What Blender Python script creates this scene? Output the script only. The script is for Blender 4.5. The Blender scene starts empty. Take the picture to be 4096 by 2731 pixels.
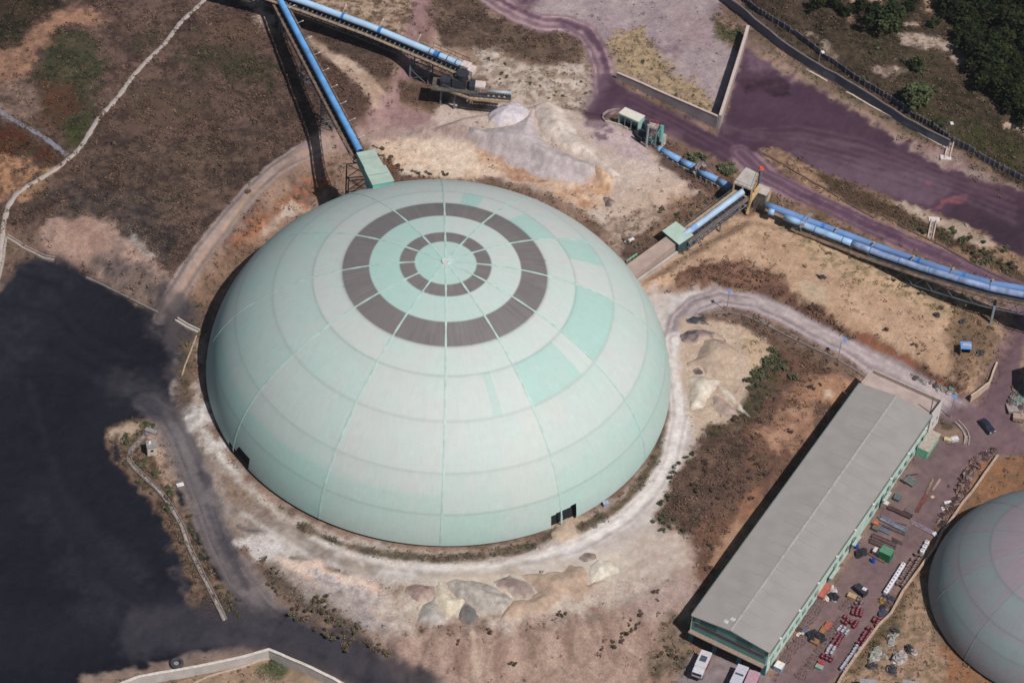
import bpy, math, random
import numpy as np
from mathutils import Vector, Matrix
# ---------------------------------------------------------------- camera, light, exposure
S = bpy.context.scene
COL = S.collection
CAM = dict(loc=(0.0, -503.245, 518.731), fw=(0.02208953, 0.7034876, -0.71036417),
           rt=(0.99788084, 0.02798369, 0.05874297), up=(-0.06120356, 0.7101564, 0.70137865), f=12861.53)
cd = bpy.data.cameras.new("camera"); cam = bpy.data.objects.new("camera", cd); COL.objects.link(cam)
cd.sensor_width = 36.0; cd.sensor_fit = 'HORIZONTAL'; cd.lens = 36.0 * CAM['f'] / 4096.0
cd.clip_start = 10.0; cd.clip_end = 12000.0
_r, _u, _f = Vector(CAM['rt']), Vector(CAM['up']), Vector(CAM['fw'])
M = Matrix.Identity(4)
for i in range(3):
    M[i][0] = _r[i]; M[i][1] = _u[i]; M[i][2] = -_f[i]; M[i][3] = CAM['loc'][i]
cam.matrix_world = M
S.camera = cam
SUN_EL = math.radians(56.0)
SUN_DIR = Vector((math.cos(SUN_EL) * 0.72, -math.cos(SUN_EL) * 0.694, math.sin(SUN_EL)))   # towards the sun
W = bpy.data.worlds.new("World"); S.world = W; W.use_nodes = True
nt = W.node_tree; bg = nt.nodes.get("Background") or nt.nodes.new("ShaderNodeBackground")
sky = nt.nodes.new("ShaderNodeTexSky"); sky.sky_type = 'NISHITA'; sky.sun_disc = False
sky.sun_elevation = SUN_EL; sky.sun_rotation = math.atan2(SUN_DIR.x, SUN_DIR.y)
sky.air_density = 1.2; sky.dust_density = 1.5
nt.links.new(sky.outputs[0], bg.inputs[0]); bg.inputs[1].default_value = 0.05
sl = bpy.data.lights.new("sun", 'SUN'); sl.energy = 5.0; sl.angle = math.radians(0.6); sl.color = (1.0, 0.962, 0.915)
so = bpy.data.objects.new("sun", sl); COL.objects.link(so)
so.rotation_euler = SUN_DIR.to_track_quat('Z', 'Y').to_euler(); so.location = (0, 0, 200)
S.view_settings.view_transform = 'Standard'; S.view_settings.look = 'None'
S.view_settings.exposure = -0.22; S.view_settings.gamma = 1.0
S.render.engine = 'CYCLES'
S.render.filter_size = 1.7 if hasattr(S.render, 'filter_size') else 1.5
try: S.cycles.filter_width = 1.6
except Exception: pass

# ---------------------------------------------------------------- where things stand
rng = np.random.default_rng(7); random.seed(7)
VS = 4096.0 / 2352.0
CC = np.array(CAM['loc']); FW = np.array(CAM['fw']); RT = np.array(CAM['rt']); UP = np.array(CAM['up']); FPX = CAM['f']

def smooth(a, b, x):
    t = np.clip((x - a) / (b - a), 0, 1); return t * t * (3 - 2 * t)
def _hash(ix, iy, seed):
    h = (ix.astype(np.int64) * 374761393 + iy.astype(np.int64) * 668265263 + seed * 1442695041) & 0xffffffff
    h = ((h ^ (h >> 13)) * 1274126177) & 0xffffffff
    h = (h ^ (h >> 16)) & 0xffffff
    return h / float(0xffffff)
def vnoise(x, y, seed=0):
    ix = np.floor(x); iy = np.floor(y); fx = x - ix; fy = y - iy
    ix = ix.astype(np.int64); iy = iy.astype(np.int64)
    fx = fx * fx * (3 - 2 * fx); fy = fy * fy * (3 - 2 * fy)
    a = _hash(ix, iy, seed); b = _hash(ix + 1, iy, seed); c = _hash(ix, iy + 1, seed); d = _hash(ix + 1, iy + 1, seed)
    return (a * (1 - fx) + b * fx) * (1 - fy) + (c * (1 - fx) + d * fx) * fy
def fbm(x, y, scale, octs=4, seed=0, gain=0.55):
    s = 0; amp = 1; tot = 0; f = 1.0 / scale
    for o in range(octs):
        s = s + amp * vnoise(x * f + 17.3 * o, y * f - 9.1 * o, seed + o * 7); tot += amp; amp *= gain; f *= 2.03
    return s / tot
def sdist(px, py, poly, closed=True):
    """distance of points to a polyline; negative inside when closed"""
    P = np.asarray(poly, float); n = len(P); d2 = np.full(px.shape, 1e18); ins = np.zeros(px.shape, bool)
    for i in range(n if closed else n - 1):
        ax, ay = P[i]; bx, by = P[(i + 1) % n]; ex, ey = bx - ax, by - ay
        t = np.clip(((px - ax) * ex + (py - ay) * ey) / (ex * ex + ey * ey + 1e-9), 0, 1)
        qx = px - ax - t * ex; qy = py - ay - t * ey; d2 = np.minimum(d2, qx * qx + qy * qy)
        if closed:
            c = ((ay > py) != (by > py)) & (px < ex * (py - ay) / (ey if abs(ey) > 1e-12 else 1e-12) + ax)
            ins ^= c
    d = np.sqrt(d2)
    return np.where(ins, -d, d) if closed else d
def at(u, v, z=0.0, s=VS):
    """the point of the place at height z that the photograph shows at view pixel (u, v)"""
    U = u * s; V = v * s
    d = FW + RT * (U - 2048) / FPX - UP * (V - 1365.5) / FPX
    return CC + d * (z - CC[2]) / d[2]
BASE = -0.7
def pp(s):
    a = np.array([float(t) for w in s.split() for t in w.split(',')]).reshape(-1, 2); return a
def flat(s, z=BASE):
    return np.array([at(u, v, z)[:2] for u, v in (pp(s) if isinstance(s, str) else s)])
# plateaus and slopes: (outline, height change, width of the slope)
RELIEF = [
 (flat("-400,-400 1020,-400 985,60 900,215 850,285 745,345 700,420 610,500 540,560 470,640 415,705 380,712 180,600 60,570 -400,640"), 4.6, 9.0),
 (flat("1120,-400 1400,-400 1400,60 1340,60 1240,55 1130,20"), 1.2, 8.0),
 (flat("1490,655 1560,610 1640,560 1720,520 1900,560 2150,660 2290,720 2290,790 2220,880 2120,850 1980,775 1800,690 1700,655 1600,660"), 2.6, 5.0),
 (flat("560,1410 640,1400 760,1480 900,1500 1200,1500 1440,1450 1560,1400 1600,1350 1700,1190 1990,830 2100,870 2350,960 2700,960 2700,1900 -400,1900 -400,1500 300,1430"), -3.6, 15.0),
 (flat("900,1600 1300,1590 1500,1530 1600,1560 1600,1900 700,1900"), -3.0, 14.0),
 (flat("1010,300 1110,338 1180,356 1250,384 1320,402 1395,428 1440,442 1500,468 1560,450 1605,430 1500,345 1430,288 1345,264 1240,252 1150,264 1060,282"), 2.2, 3.5),
 (flat("1700,-400 1740,60 1900,170 2200,340 2360,440 2900,740 2900,-900"), 5.0, 30.0),
]
def H(x, y):
    x = np.asarray(x, float); y = np.asarray(y, float)
    z = np.full(np.broadcast(x, y).shape, BASE)
    for poly, dz, w in RELIEF:
        sd = sdist(x, y, poly); z = z + dz * (1 - smooth(-w * .5, w * .5, sd))
    n = fbm(x, y, 9.0, 4, 3) - .5
    r = np.sqrt(x * x + y * y)
    amp = smooth(56, 66, r) * .55 + .03
    z = z + n * amp * 1.5 + (fbm(x, y, 1.7, 3, 11) - .5) * amp * .5
    # rain gullies down the made ground south of the dome
    th = np.arctan2(y, x); gm_ = smooth(70, 76, r) * (1 - smooth(92, 100, r)) * smooth(-1.85, -1.7, th) * (1 - smooth(-.95, -.75, th))
    z = z - gm_ * (.9 * np.abs(vnoise(th * 26 + 1.6 * fbm(x, y, 7.0, 3, 66), r * .07, 61) - .5) * 2 + .45 * vnoise(th * 60 + 2.5 * fbm(x, y, 4.0, 2, 67), r * .2, 62) + .8 * (fbm(x, y, 5.0, 3, 68) - .5))
    return z
def g3(pts):
    """ground points under view pixels (N,2)"""
    P = np.asarray(pts, float); z = np.full(len(P), BASE)
    d = FW[None] + RT[None] * ((P[:, :1] * VS - 2048) / FPX) - UP[None] * ((P[:, 1:] * VS - 1365.5) / FPX)
    for k in range(14):
        X = CC + d * ((z - CC[2]) / d[:, 2])[:, None]
        z = z * .4 + .6 * H(X[:, 0], X[:, 1])
    return np.c_[X[:, 0], X[:, 1], H(X[:, 0], X[:, 1])]
def G(s): return g3(pp(s) if isinstance(s, str) else s)
TILES = dict(t0=(0, 0, 1.7418), t1=(1000, 0, 1.7418), t2=(2000, 0, 1.7418), t3=(3000, 0, 1.7418),
 t4=(0, 900, 1.7418), t5=(1000, 900, 1.7418), t6=(2000, 900, 1.7418), t7=(3000, 900, 1.7418),
 t8=(0, 1800, 1.6845), t9=(1000, 1800, 1.6845), t10=(2000, 1800, 1.6845), t11=(3000, 1800, 1.6845),
 c5=(1560, 150, 4.276), c6=(2400, 400, 5.88), c7=(2700, 600, 4.276), c8=(2440, 740, 4.127), c9=(1280, 540, 6.532),
 c10=(2700, 2420, 4.704), c11=(3300, 2000, 5.227), c12=(3100, 2300, 3.638), d1=(3400, 1450, 3.1365), d2=(3400, 1800, 3.92),
 d3=(1000, 0, 3.36), d4=(3500, 850, 3.136), d5=(2900, 0, 3.408), d6=(3400, 100, 2.613), d7=(400, 1600, 3.136), d8=(3600, 2400, 4.738))
def T(t, s):
    """tile coordinates -> view pixels"""
    x0, y0, k = TILES[t]; a = pp(s) if isinstance(s, str) else np.asarray(s, float).reshape(-1, 2)
    return (np.array([x0, y0]) + a / k) / VS
def Q(t, x, y, z=None):
    u, v = T(t, [(x, y)])[0]
    return at(u, v, z) if z is not None else g3([(u, v)])[0]
def gz(x, y): return float(H(np.array([x]), np.array([y]))[0])

# ---------------------------------------------------------------- materials
def lin(c):
    c = np.asarray(c, float) / 255.0
    return np.where(c <= 0.04045, c / 12.92, ((c + 0.055) / 1.055) ** 2.4)
KEXP = 1.27
def alb(c): return np.clip(lin(c) / KEXP, 0.004, 0.86)
MATS = {}
def mat(key, c=None, rough=.75, vary=.12, scale=1.5, metal=0.0, bump=0.0, spec=.3):
    """a procedural paint / concrete / metal; c as it looks in full sun, 0-255"""
    if key in MATS: return MATS[key]
    m = bpy.data.materials.new(key); m.use_nodes = True; n = m.node_tree.nodes; l = m.node_tree.links
    b = n["Principled BSDF"]; b.inputs['Roughness'].default_value = rough; b.inputs['Metallic'].default_value = metal
    b.inputs['Specular IOR Level'].default_value = spec
    tc = n.new("ShaderNodeTexCoord"); nz = n.new("ShaderNodeTexNoise"); nz.inputs['Scale'].default_value = scale; nz.inputs['Detail'].default_value = 5
    l.new(tc.outputs['Object'], nz.inputs['Vector'])
    mx = n.new("ShaderNodeMix"); mx.data_type = 'RGBA'
    a = alb(c); mx.inputs[6].default_value = (*(a * (1 - vary * 1.6)), 1); mx.inputs[7].default_value = (*np.clip(a * (1 + vary * 1.6), 0, .9), 1)
    rp = n.new("ShaderNodeMapRange"); rp.inputs[1].default_value = .3; rp.inputs[2].default_value = .7
    l.new(nz.outputs['Fac'], rp.inputs[0]); l.new(rp.outputs[0], mx.inputs[0]); l.new(mx.outputs[2], b.inputs['Base Color'])
    if bump:
        bp = n.new("ShaderNodeBump"); bp.inputs['Strength'].default_value = bump; bp.inputs['Distance'].default_value = .2
        n2 = n.new("ShaderNodeTexNoise"); n2.inputs['Scale'].default_value = scale * 4; n2.inputs['Detail'].default_value = 4
        l.new(tc.outputs['Object'], n2.inputs['Vector']); l.new(n2.outputs['Fac'], bp.inputs['Height']); l.new(bp.outputs[0], b.inputs['Normal'])
    MATS[key] = m; return m
def vmat(key, rough=.95, fine=.22, fscale=1.3, bump=.5, spec=.15):
    """material that takes its colour from the mesh and adds procedural grain"""
    if key in MATS: return MATS[key]
    m = bpy.data.materials.new(key); m.use_nodes = True; n = m.node_tree.nodes; l = m.node_tree.links
    b = n["Principled BSDF"]; b.inputs['Roughness'].default_value = rough; b.inputs['Specular IOR Level'].default_value = spec
    at_ = n.new("ShaderNodeVertexColor"); at_.layer_name = "Col"
    tc = n.new("ShaderNodeTexCoord"); nz = n.new("ShaderNodeTexNoise"); nz.inputs['Scale'].default_value = fscale
    nz.inputs['Detail'].default_value = 7; nz.inputs['Roughness'].default_value = .65
    l.new(tc.outputs['Object'], nz.inputs['Vector'])
    mr = n.new("ShaderNodeMapRange"); mr.inputs[1].default_value = .25; mr.inputs[2].default_value = .75
    mr.inputs[3].default_value = 1 - fine; mr.inputs[4].default_value = 1 + fine
    l.new(nz.outputs['Fac'], mr.inputs[0])
    vm = n.new("ShaderNodeVectorMath"); vm.operation = 'SCALE'
    l.new(at_.outputs['Color'], vm.inputs[0]); l.new(mr.outputs[0], vm.inputs['Scale']); l.new(vm.outputs[0], b.inputs['Base Color'])
    if bump:
        bp = n.new("ShaderNodeBump"); bp.inputs['Strength'].default_value = bump; bp.inputs['Distance'].default_value = .35
        l.new(nz.outputs['Fac'], bp.inputs['Height']); l.new(bp.outputs[0], b.inputs['Normal'])
    MATS[key] = m; return m
# ---------------------------------------------------------------- mesh helpers
def tag(o, label=None, cat=None, group=None, kind=None):
    if label: o['label'] = label
    if cat: o['category'] = cat
    if group: o['group'] = group
    if kind: o['kind'] = kind
    return o
def mesh_np(name, V, F, material, cols=None, smooth_=False, parent=None):
    """V (N,3), F (M,k) one face size"""
    me = bpy.data.meshes.new(name); V = np.asarray(V, np.float32); F = np.asarray(F, np.int32)
    k = F.shape[1]; me.vertices.add(len(V)); me.vertices.foreach_set('co', V.ravel())
    me.loops.add(F.size); me.loops.foreach_set('vertex_index', F.ravel())
    me.polygons.add(len(F)); me.polygons.foreach_set('loop_start', np.arange(0, F.size, k, dtype=np.int32))
    try: me.polygons.foreach_set('loop_total', np.full(len(F), k, np.int32))
    except Exception: pass
    if smooth_: me.polygons.foreach_set('use_smooth', np.ones(len(F), bool))
    me.update(calc_edges=True)
    if cols is not None:
        ca = me.color_attributes.new("Col", 'FLOAT_COLOR', 'POINT'); c4 = np.ones((len(V), 4), np.float32); c4[:, :3] = cols
        ca.data.foreach_set('color', c4.ravel())
    me.materials.append(material)
    o = bpy.data.objects.new(name, me); COL.objects.link(o)
    if parent is not None: o.parent = parent
    return o
def thing(name, label, cat, loc=(0, 0, 0), rz=0.0, group=None):
    o = bpy.data.objects.new(name, None); COL.objects.link(o); o.location = loc; o.rotation_euler = (0, 0, rz)
    o.empty_display_size = .5
    return tag(o, label, cat, group)
class MB:
    """collects boxes, beams, tubes and sheets in world (or local) coordinates and links them as one mesh"""
    def __init__(s): s.v = []; s.f = []; s.n = 0
    def add(s, V, F):
        s.v.extend([tuple(map(float, p)) for p in V]); s.f.extend([tuple(i + s.n for i in f) for f in F]); s.n += len(V); return s
    def box(s, c, size, rz=0.0):
        x, y, z = [q / 2 for q in size]; ca, sa = math.cos(rz), math.sin(rz); V = []
        for dz in (-z, z):
            for dx, dy in ((-x, -y), (x, -y), (x, y), (-x, y)): V.append((c[0] + dx * ca - dy * sa, c[1] + dx * sa + dy * ca, c[2] + dz))
        return s.add(V, [(0, 3, 2, 1), (4, 5, 6, 7), (0, 1, 5, 4), (1, 2, 6, 5), (2, 3, 7, 6), (3, 0, 4, 7)])
    def beam(s, a, b, w, h, up=(0, 0, 1)):
        a = Vector(a); b = Vector(b); d = (b - a); 
        if d.length < 1e-6: return s
        d.normalize(); up = Vector(up)
        if abs(d.dot(up)) > .98: up = Vector((1, 0, 0))
        x = d.cross(up).normalized(); y = x.cross(d).normalized(); V = []
        for p in (a, b):
            for i, j in ((-1, -1), (1, -1), (1, 1), (-1, 1)): V.append(p + x * (i * w / 2) + y * (j * h / 2))
        return s.add(V, [(3, 2, 1, 0), (4, 5, 6, 7), (0, 1, 5, 4), (1, 2, 6, 5), (2, 3, 7, 6), (3, 0, 4, 7)])
    def tube(s, pts, r, n=12, cap=True, arc=None, squash=1.0):
        pts = [Vector(p) for p in pts]; rings = []; N = n if arc is None else n + 1; V = []; F = []
        for i, p in enumerate(pts):
            d = (pts[min(i + 1, len(pts) - 1)] - pts[max(i - 1, 0)]).normalized(); up = Vector((0, 0, 1))
            if abs(d.dot(up)) > .98: up = Vector((0, 1, 0))
            x = d.cross(up).normalized(); y = x.cross(d).normalized()
            rr = r[i] if isinstance(r, (list, tuple)) else r
            for k in range(N):
                a = (2 * math.pi * k / n) if arc is None else (arc[0] + (arc[1] - arc[0]) * k / n)
                V.append(p + x * (rr * math.cos(a)) + y * (rr * squash * math.sin(a)))
        for i in range(len(pts) - 1):
            for k in range(N if arc is None else n):
                k2 = (k + 1) % N; F.append((i * N + k, i * N + k2, (i + 1) * N + k2, (i + 1) * N + k))
        if cap and arc is None:
            F.append(tuple(range(N - 1, -1, -1))); F.append(tuple(range((len(pts) - 1) * N, len(pts) * N)))
        return s.add(V, F)
    def prism(s, pts, z0, z1):
        n = len(pts); V = [(p[0], p[1], z0 if np.isscalar(z0) else z0[i]) for i, p in enumerate(pts)] + [(p[0], p[1], z1 if np.isscalar(z1) else z1[i]) for i, p in enumerate(pts)]
        area = sum(pts[i][0] * pts[(i + 1) % n][1] - pts[(i + 1) % n][0] * pts[i][1] for i in range(n))
        F = [tuple(range(n - 1, -1, -1)), tuple(range(n, 2 * n))] + [(i, (i + 1) % n, n + (i + 1) % n, n + i) for i in range(n)]
        if area < 0: F = [tuple(reversed(f)) for f in F]
        return s.add(V, F)
    def wall(s, path, h, th, base=None, drop=.6):
        """a wall of thickness th along ground points; h number or list"""
        P = np.asarray(path, float); n = len(P); L = []; R = []
        for i in range(n):
            d = P[min(i + 1, n - 1), :2] - P[max(i - 1, 0), :2]; d = d / np.linalg.norm(d); nn = np.array([-d[1], d[0]]) * th / 2
            L.append(P[i, :2] + nn); R.append(P[i, :2] - nn)
        V = []; F = []
        for i in range(n):
            z = P[i, 2]; hh = h if np.isscalar(h) else h[i]
            V += [(*L[i], z - drop), (*R[i], z - drop), (*R[i], z + hh), (*L[i], z + hh)]
        for i in range(n - 1):
            a = 4 * i; b = a + 4
            F += [(a, b, b + 3, a + 3), (a + 1, a + 2, b + 2, b + 1), (a + 3, b + 3, b + 2, a + 2), (a, a + 1, b + 1, b)]
        F += [(0, 3, 2, 1), (4 * n - 4, 4 * n - 3, 4 * n - 2, 4 * n - 1)]
        return s.add(V, F)
    def build(s, name, material, parent=None, smooth_=False, local=False, bevel=0.0):
        me = bpy.data.meshes.new(name); V = s.v
        if parent is not None and not local:
            loc = parent.location; rz = parent.rotation_euler.z; ca, sa = math.cos(-rz), math.sin(-rz)
            if parent.parent is None:
                V = [((x - loc.x) * ca - (y - loc.y) * sa, (x - loc.x) * sa + (y - loc.y) * ca, z - loc.z) for x, y, z in V]
            else:
                l2 = parent.parent.location; V = [(x - l2.x, y - l2.y, z - l2.z) for x, y, z in V]
        me.from_pydata(V, [], s.f); me.update()
        if smooth_: me.polygons.foreach_set('use_smooth', np.ones(len(me.polygons), bool))
        me.materials.append(material)
        o = bpy.data.objects.new(name, me); COL.objects.link(o)
        if parent is not None: o.parent = parent
        if bevel:
            b = o.modifiers.new("bevel", 'BEVEL'); b.width = bevel; b.segments = 2; b.limit_method = 'ANGLE'
        return o
def dup(root, loc, rz=0.0, label=None, group=None, scale=None):
    r = root.copy(); COL.objects.link(r); r.location = loc; r.rotation_euler = (0, 0, rz)
    if scale is not None: r.scale = scale if not np.isscalar(scale) else (scale,) * 3
    if label: r['label'] = label
    if group: r['group'] = group
    for ch in list(root.children):
        c = ch.copy(); COL.objects.link(c); c.parent = r
        for g in list(ch.children):
            d = g.copy(); COL.objects.link(d); d.parent = c
    return r
# ---------------------------------------------------------------- the ground
def axis(lo, hi, step):
    core = np.arange(lo, hi + step * .5, step); out = []; d = step; x = core[-1]
    while x < core[-1] + 2800: d *= 1.35; x += d; out.append(x)
    lo_ = []; d = step; x = core[0]
    while x > core[0] - 2800: d *= 1.35; x -= d; lo_.append(x)
    return np.array(lo_[::-1] + list(core) + out)
STEP = 0.42
gx = axis(-132, 158, STEP); gy = axis(-112, 160, STEP); NX, NY = len(gx), len(gy)
GX, GY = [a.ravel() for a in np.meshgrid(gx, gy)]
GZ = H(GX, GY)
dist = np.maximum(np.maximum(GX - 170, -145 - GX), np.maximum(GY - 175, -125 - GY)).clip(0)
GC = np.zeros((len(GX), 3)); VB = np.zeros(len(GX)); VG = np.zeros(len(GX)); VR = np.zeros(len(GX))
N1 = fbm(GX, GY, 5.0, 5, 21); N2 = fbm(GX, GY, 1.6, 4, 33); N3 = fbm(GX, GY, 14.0, 4, 41); NW_ = fbm(GX, GY, 3.0, 4, 55); NV = fbm(GX, GY, 0.9, 2, 71)
LAYERS = {}
def paint(s, c1, c2=None, soft=1.5, warp=1.5, a=1.0, veg=None, n='m', width=None, key=None, thr=None, bias=0.0, world=False, tracks=0.0):
    """colour a patch of the ground; s = outline (or centre line with a width in metres)"""
    P = np.asarray(s, float) if world else (G(s) if isinstance(s, str) else g3(s))[:, :2]
    pad = soft + warp + (width or 0) + 1
    m = (GX > P[:, 0].min() - pad) & (GX < P[:, 0].max() + pad) & (GY > P[:, 1].min() - pad) & (GY < P[:, 1].max() + pad)
    idx = np.nonzero(m)[0]
    if not len(idx): return
    x, y = GX[idx], GY[idx]
    sd = sdist(x, y, P, closed=width is None)
    d0_ = sd
    if width is not None: sd = sd - width / 2
    sd = sd + (NW_[idx] - .5) * 3.2 * warp + (N2[idx] - .5) * 1.2 * warp
    w = (1 - smooth(-soft / 2, soft / 2, sd)) * a
    if thr is not None: w = w * smooth(thr - .06, thr + .06, N2[idx] * .6 + N1[idx] * .4)
    nn = {'m': N1 * .5 + N2 * .5, 'f': N2 * .55 + NV * .45, 'l': N3 * .6 + N1 * .4}[n][idx]
    nn = nn + (NV[idx] - .5) * .22 + bias
    if tracks: nn = nn * (1 - tracks) + tracks * (vnoise(d0_ * 1.5 + 3.1, N3[idx] * 3 + d0_ * .2, 81) * .7 + .3 * vnoise(d0_ * 3.3, N3[idx] * 5, 82))
    t = smooth(.32, .68, nn)[:, None]
    c = alb(c1) * (1 - t) + alb(c2 if c2 is not None else c1) * t
    GC[idx] = GC[idx] * (1 - w[:, None]) + c * w[:, None]
    vb, vg, vr = (veg or (0, 0, 0))
    if thr is None or veg:
        VB[idx] = VB[idx] * (1 - w) + vb * w; VG[idx] = VG[idx] * (1 - w) + vg * w; VR[idx] = VR[idx] * (1 - w) + vr * w
    if key:
        k = LAYERS.setdefault(key, np.full(len(GX), 9.0)); k[idx] = np.minimum(k[idx], sd)
def stroke(s, width, c1, c2=None, **k): paint(s, c1, c2, width=width, **k)
big = "-9000,-9000 9000,-9000 9000,9000 -9000,9000"
GC[:] = alb((150, 122, 106)); t_ = smooth(.4, .6, N1)[:, None]; GC[:] = GC * (1 - t_) + alb((120, 95, 82)) * t_; VB[:] = .25; VG[:] = .08
# north-west hillside
paint("-300,-300 1010,-300 985,20 905,140 850,250 700,330 600,420 540,520 450,600 390,700 340,700 200,640 60,560 -300,720", (76, 59, 54), (104, 82, 73), soft=4, warp=2, veg=(.85, .06, .03))
paint("250,330 600,300 650,380 480,480 300,560 180,500", (66, 54, 50), (98, 80, 66), a=.6, soft=8, warp=3, veg=(.9, .1, 0))
paint("300,200 460,210 450,290 300,300", (112, 92, 72), (84, 66, 58), a=.6, soft=6, warp=3, veg=(.7, 0, 0))
paint("110,430 350,440 420,520 360,620 250,560 120,500", (54, 48, 50), (88, 74, 68), a=.85, soft=5, warp=3, veg=(.7, .15, 0))
paint("120,75 190,62 232,90 240,150 225,200 205,300 190,345 150,330 120,285 95,240 80,170", (58, 60, 44), (78, 70, 52), soft=4, warp=2, veg=(.25, .75, .1))
paint("92,190 140,180 175,215 165,270 130,300 85,275", (98, 64, 48), (74, 62, 48), soft=4, warp=2, veg=(.2, .15, .8))
paint("150,290 200,270 200,330 165,350", (64, 68, 40), (80, 72, 48), soft=3, veg=(.1, .8, 0))
paint("60,80 120,30 215,18 240,45 228,78 190,62 130,68 95,110 70,150 30,205 -40,215 -40,120 30,110", (168, 126, 102), (120, 92, 78), soft=3, warp=2.5, veg=(.25, 0, 0))
paint("-60,-60 160,-60 140,10 70,55 40,100 -60,120", (40, 36, 28), (66, 52, 42), soft=3, warp=2, veg=(.3, .9, 0))
paint("-40,215 50,180 80,195 85,250 60,285 0,262 -40,250", (108, 88, 80), (140, 115, 102), soft=3, veg=(.4, .1, 0))
paint("-40,280 60,305 140,365 120,390 78,372 -40,358", (92, 50, 38), (70, 58, 44), soft=3, veg=(.2, .3, .6))
paint("-40,360 62,365 78,400 60,430 0,460 -40,470", (184, 138, 104), (116, 86, 70), soft=3, warp=2, n='f', veg=(.3, 0, 0))
paint("30,455 125,378 140,385 100,430 60,460", (195, 150, 112), (140, 108, 86), soft=2, veg=(.2, .1, 0))
paint("415,110 480,85 560,100 620,150 610,195 560,195 500,170 440,175", (62, 62, 46), (84, 68, 56), soft=4, warp=3, veg=(.4, .6, 0))
paint("310,75 370,70 375,115 320,120", (66, 64, 48), (84, 68, 56), soft=4, veg=(.4, .5, 0))
paint("540,-40 595,-40 645,90 620,85 590,45 560,15", (196, 172, 156), (150, 128, 116), soft=2, warp=1.5, veg=(.08, 0, 0))
paint("-40,520 40,540 110,520 170,585 110,600 30,620 -40,690", (132, 104, 90), (92, 76, 66), soft=3, veg=(.3, .15, 0))
paint("440,90 520,30 560,60 600,80 560,110 480,110", (120, 92, 76), (84, 66, 58), soft=5, a=.7, veg=(.5, .1, 0))
paint([(58.5 * math.cos(a), 58.5 * math.sin(a)) for a in np.linspace(-3.3, .1, 60)], (206, 194, 184), (176, 160, 150), soft=3, warp=1.2, width=10, world=True, veg=(.02, .02, 0))
# cut bank behind the dome
paint("760,405 745,445 690,470 640,500 600,535 560,575 530,590 540,545 600,490 660,445 710,415", (174, 112, 80), (112, 84, 70), soft=2.0, warp=1.2, n='f', veg=(.3, .06, 0))
paint("625,490 670,462 700,480 640,520 600,545", (205, 190, 176), (180, 120, 85), soft=2, warp=1.5, a=.8, veg=(.05, 0, 0))
paint("500,590 560,560 600,540 590,575 540,610 520,650 480,690 450,720 440,690 470,640", (150, 118, 98), (100, 76, 64), soft=3, veg=(.35, .2, 0))
# between the two galleries and the lane
paint("655,-30 965,-30 930,90 900,140 850,120 800,60 740,30", (186, 160, 138), (110, 88, 72), soft=3, warp=2, n='f', veg=(.45, .15, 0))
paint("690,20 800,55 915,100 915,140 900,195 870,215 800,170 740,110", (100, 78, 68), (74, 60, 54), soft=4, warp=2, veg=(.85, .1, 0))
paint("705,85 770,118 830,150 880,205 900,225 880,262 850,262 845,225 800,178 755,142 720,120", (204, 178, 158), (168, 140, 122), soft=2, warp=1, veg=(.06, .02, 0))
paint("690,100 740,120 800,185 845,230 850,265 815,290 780,300 740,200", (104, 78, 66), (80, 62, 56), soft=3, warp=1.5, veg=(.85, .08, 0))
paint("960,-30 1010,-30 1005,60 1020,90 990,100 985,50 970,70 960,110 945,165 935,200 930,250 990,265 1040,275 1000,300 900,300 800,330 760,330 800,300 850,265 895,205 915,150 935,90", (170, 136, 132), (140, 108, 112), soft=3, warp=1.5, veg=(.02, 0, 0))
paint("1000,60 1060,100 1075,150 1040,170 1000,120", (196, 170, 150), (160, 130, 112), soft=2.5, veg=(.1, .05, 0))
paint("915,170 985,205 1045,230 1020,262 990,255 940,235 915,240", (110, 84, 70), (84, 66, 56), soft=3, veg=(.7, .15, 0))
# scrub and pale rock north of the dome
paint("1070,100 1150,100 1220,150 1330,125 1365,200 1345,260 1240,235 1185,232 1120,190 1085,165", (208, 190, 178), (152, 132, 116), soft=3, warp=2.5, n='f', veg=(.22, .08, 0))
paint("985,-20 1110,-20 1135,35 1180,60 1230,52 1310,62 1350,105 1335,140 1270,150 1190,140 1120,112 1050,115 1010,95 990,50", (86, 68, 60), (110, 90, 76), soft=3, warp=2.2, veg=(.85, .1, 0))
paint("1330,60 1365,110 1375,170 1362,215 1335,225 1350,170 1340,110", (190, 170, 158), (150, 125, 112), soft=2.5, veg=(.15, .1, 0))
paint("1040,225 1090,250 1180,232 1260,238 1345,262 1375,278 1430,285 1500,345 1560,400 1625,440 1605,480 1540,492 1500,520 1460,560 1420,548 1335,480 1250,440 1150,410 1000,400 900,405 870,360 830,318 900,300 980,290", (210, 190, 178), (186, 164, 152), soft=3, warp=1.5, veg=(.01, 0, 0))
paint("850,308 1000,312 1100,342 1180,400 1060,412 900,402 870,368", (208, 176, 150), (222, 200, 180), soft=3, n='l', veg=(.02, 0, 0))
stroke("880,300 1000,290 1080,300", 3, (176, 150, 140), (150, 124, 118), soft=3, a=.7)
paint("1100,338 1175,352 1235,378 1320,400 1400,425 1420,450 1370,480 1330,470 1250,430 1160,398 1090,372", (196, 154, 124), (212, 184, 162), soft=2.5, warp=2, veg=(.03, 0, 0))
paint("1130,370 1210,385 1260,420 1330,440 1350,475 1300,460 1220,420 1150,395", (174, 128, 100), (202, 168, 142), soft=2.5, warp=2, a=.8)
paint("1330,265 1400,285 1450,300 1500,345 1480,370 1420,350 1360,320", (182, 156, 166), (200, 180, 178), soft=4, warp=2, a=.85)
paint("1360,262 1395,285 1370,300 1335,275", (120, 94, 108), None, soft=2, warp=1.5, a=.7)
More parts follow.
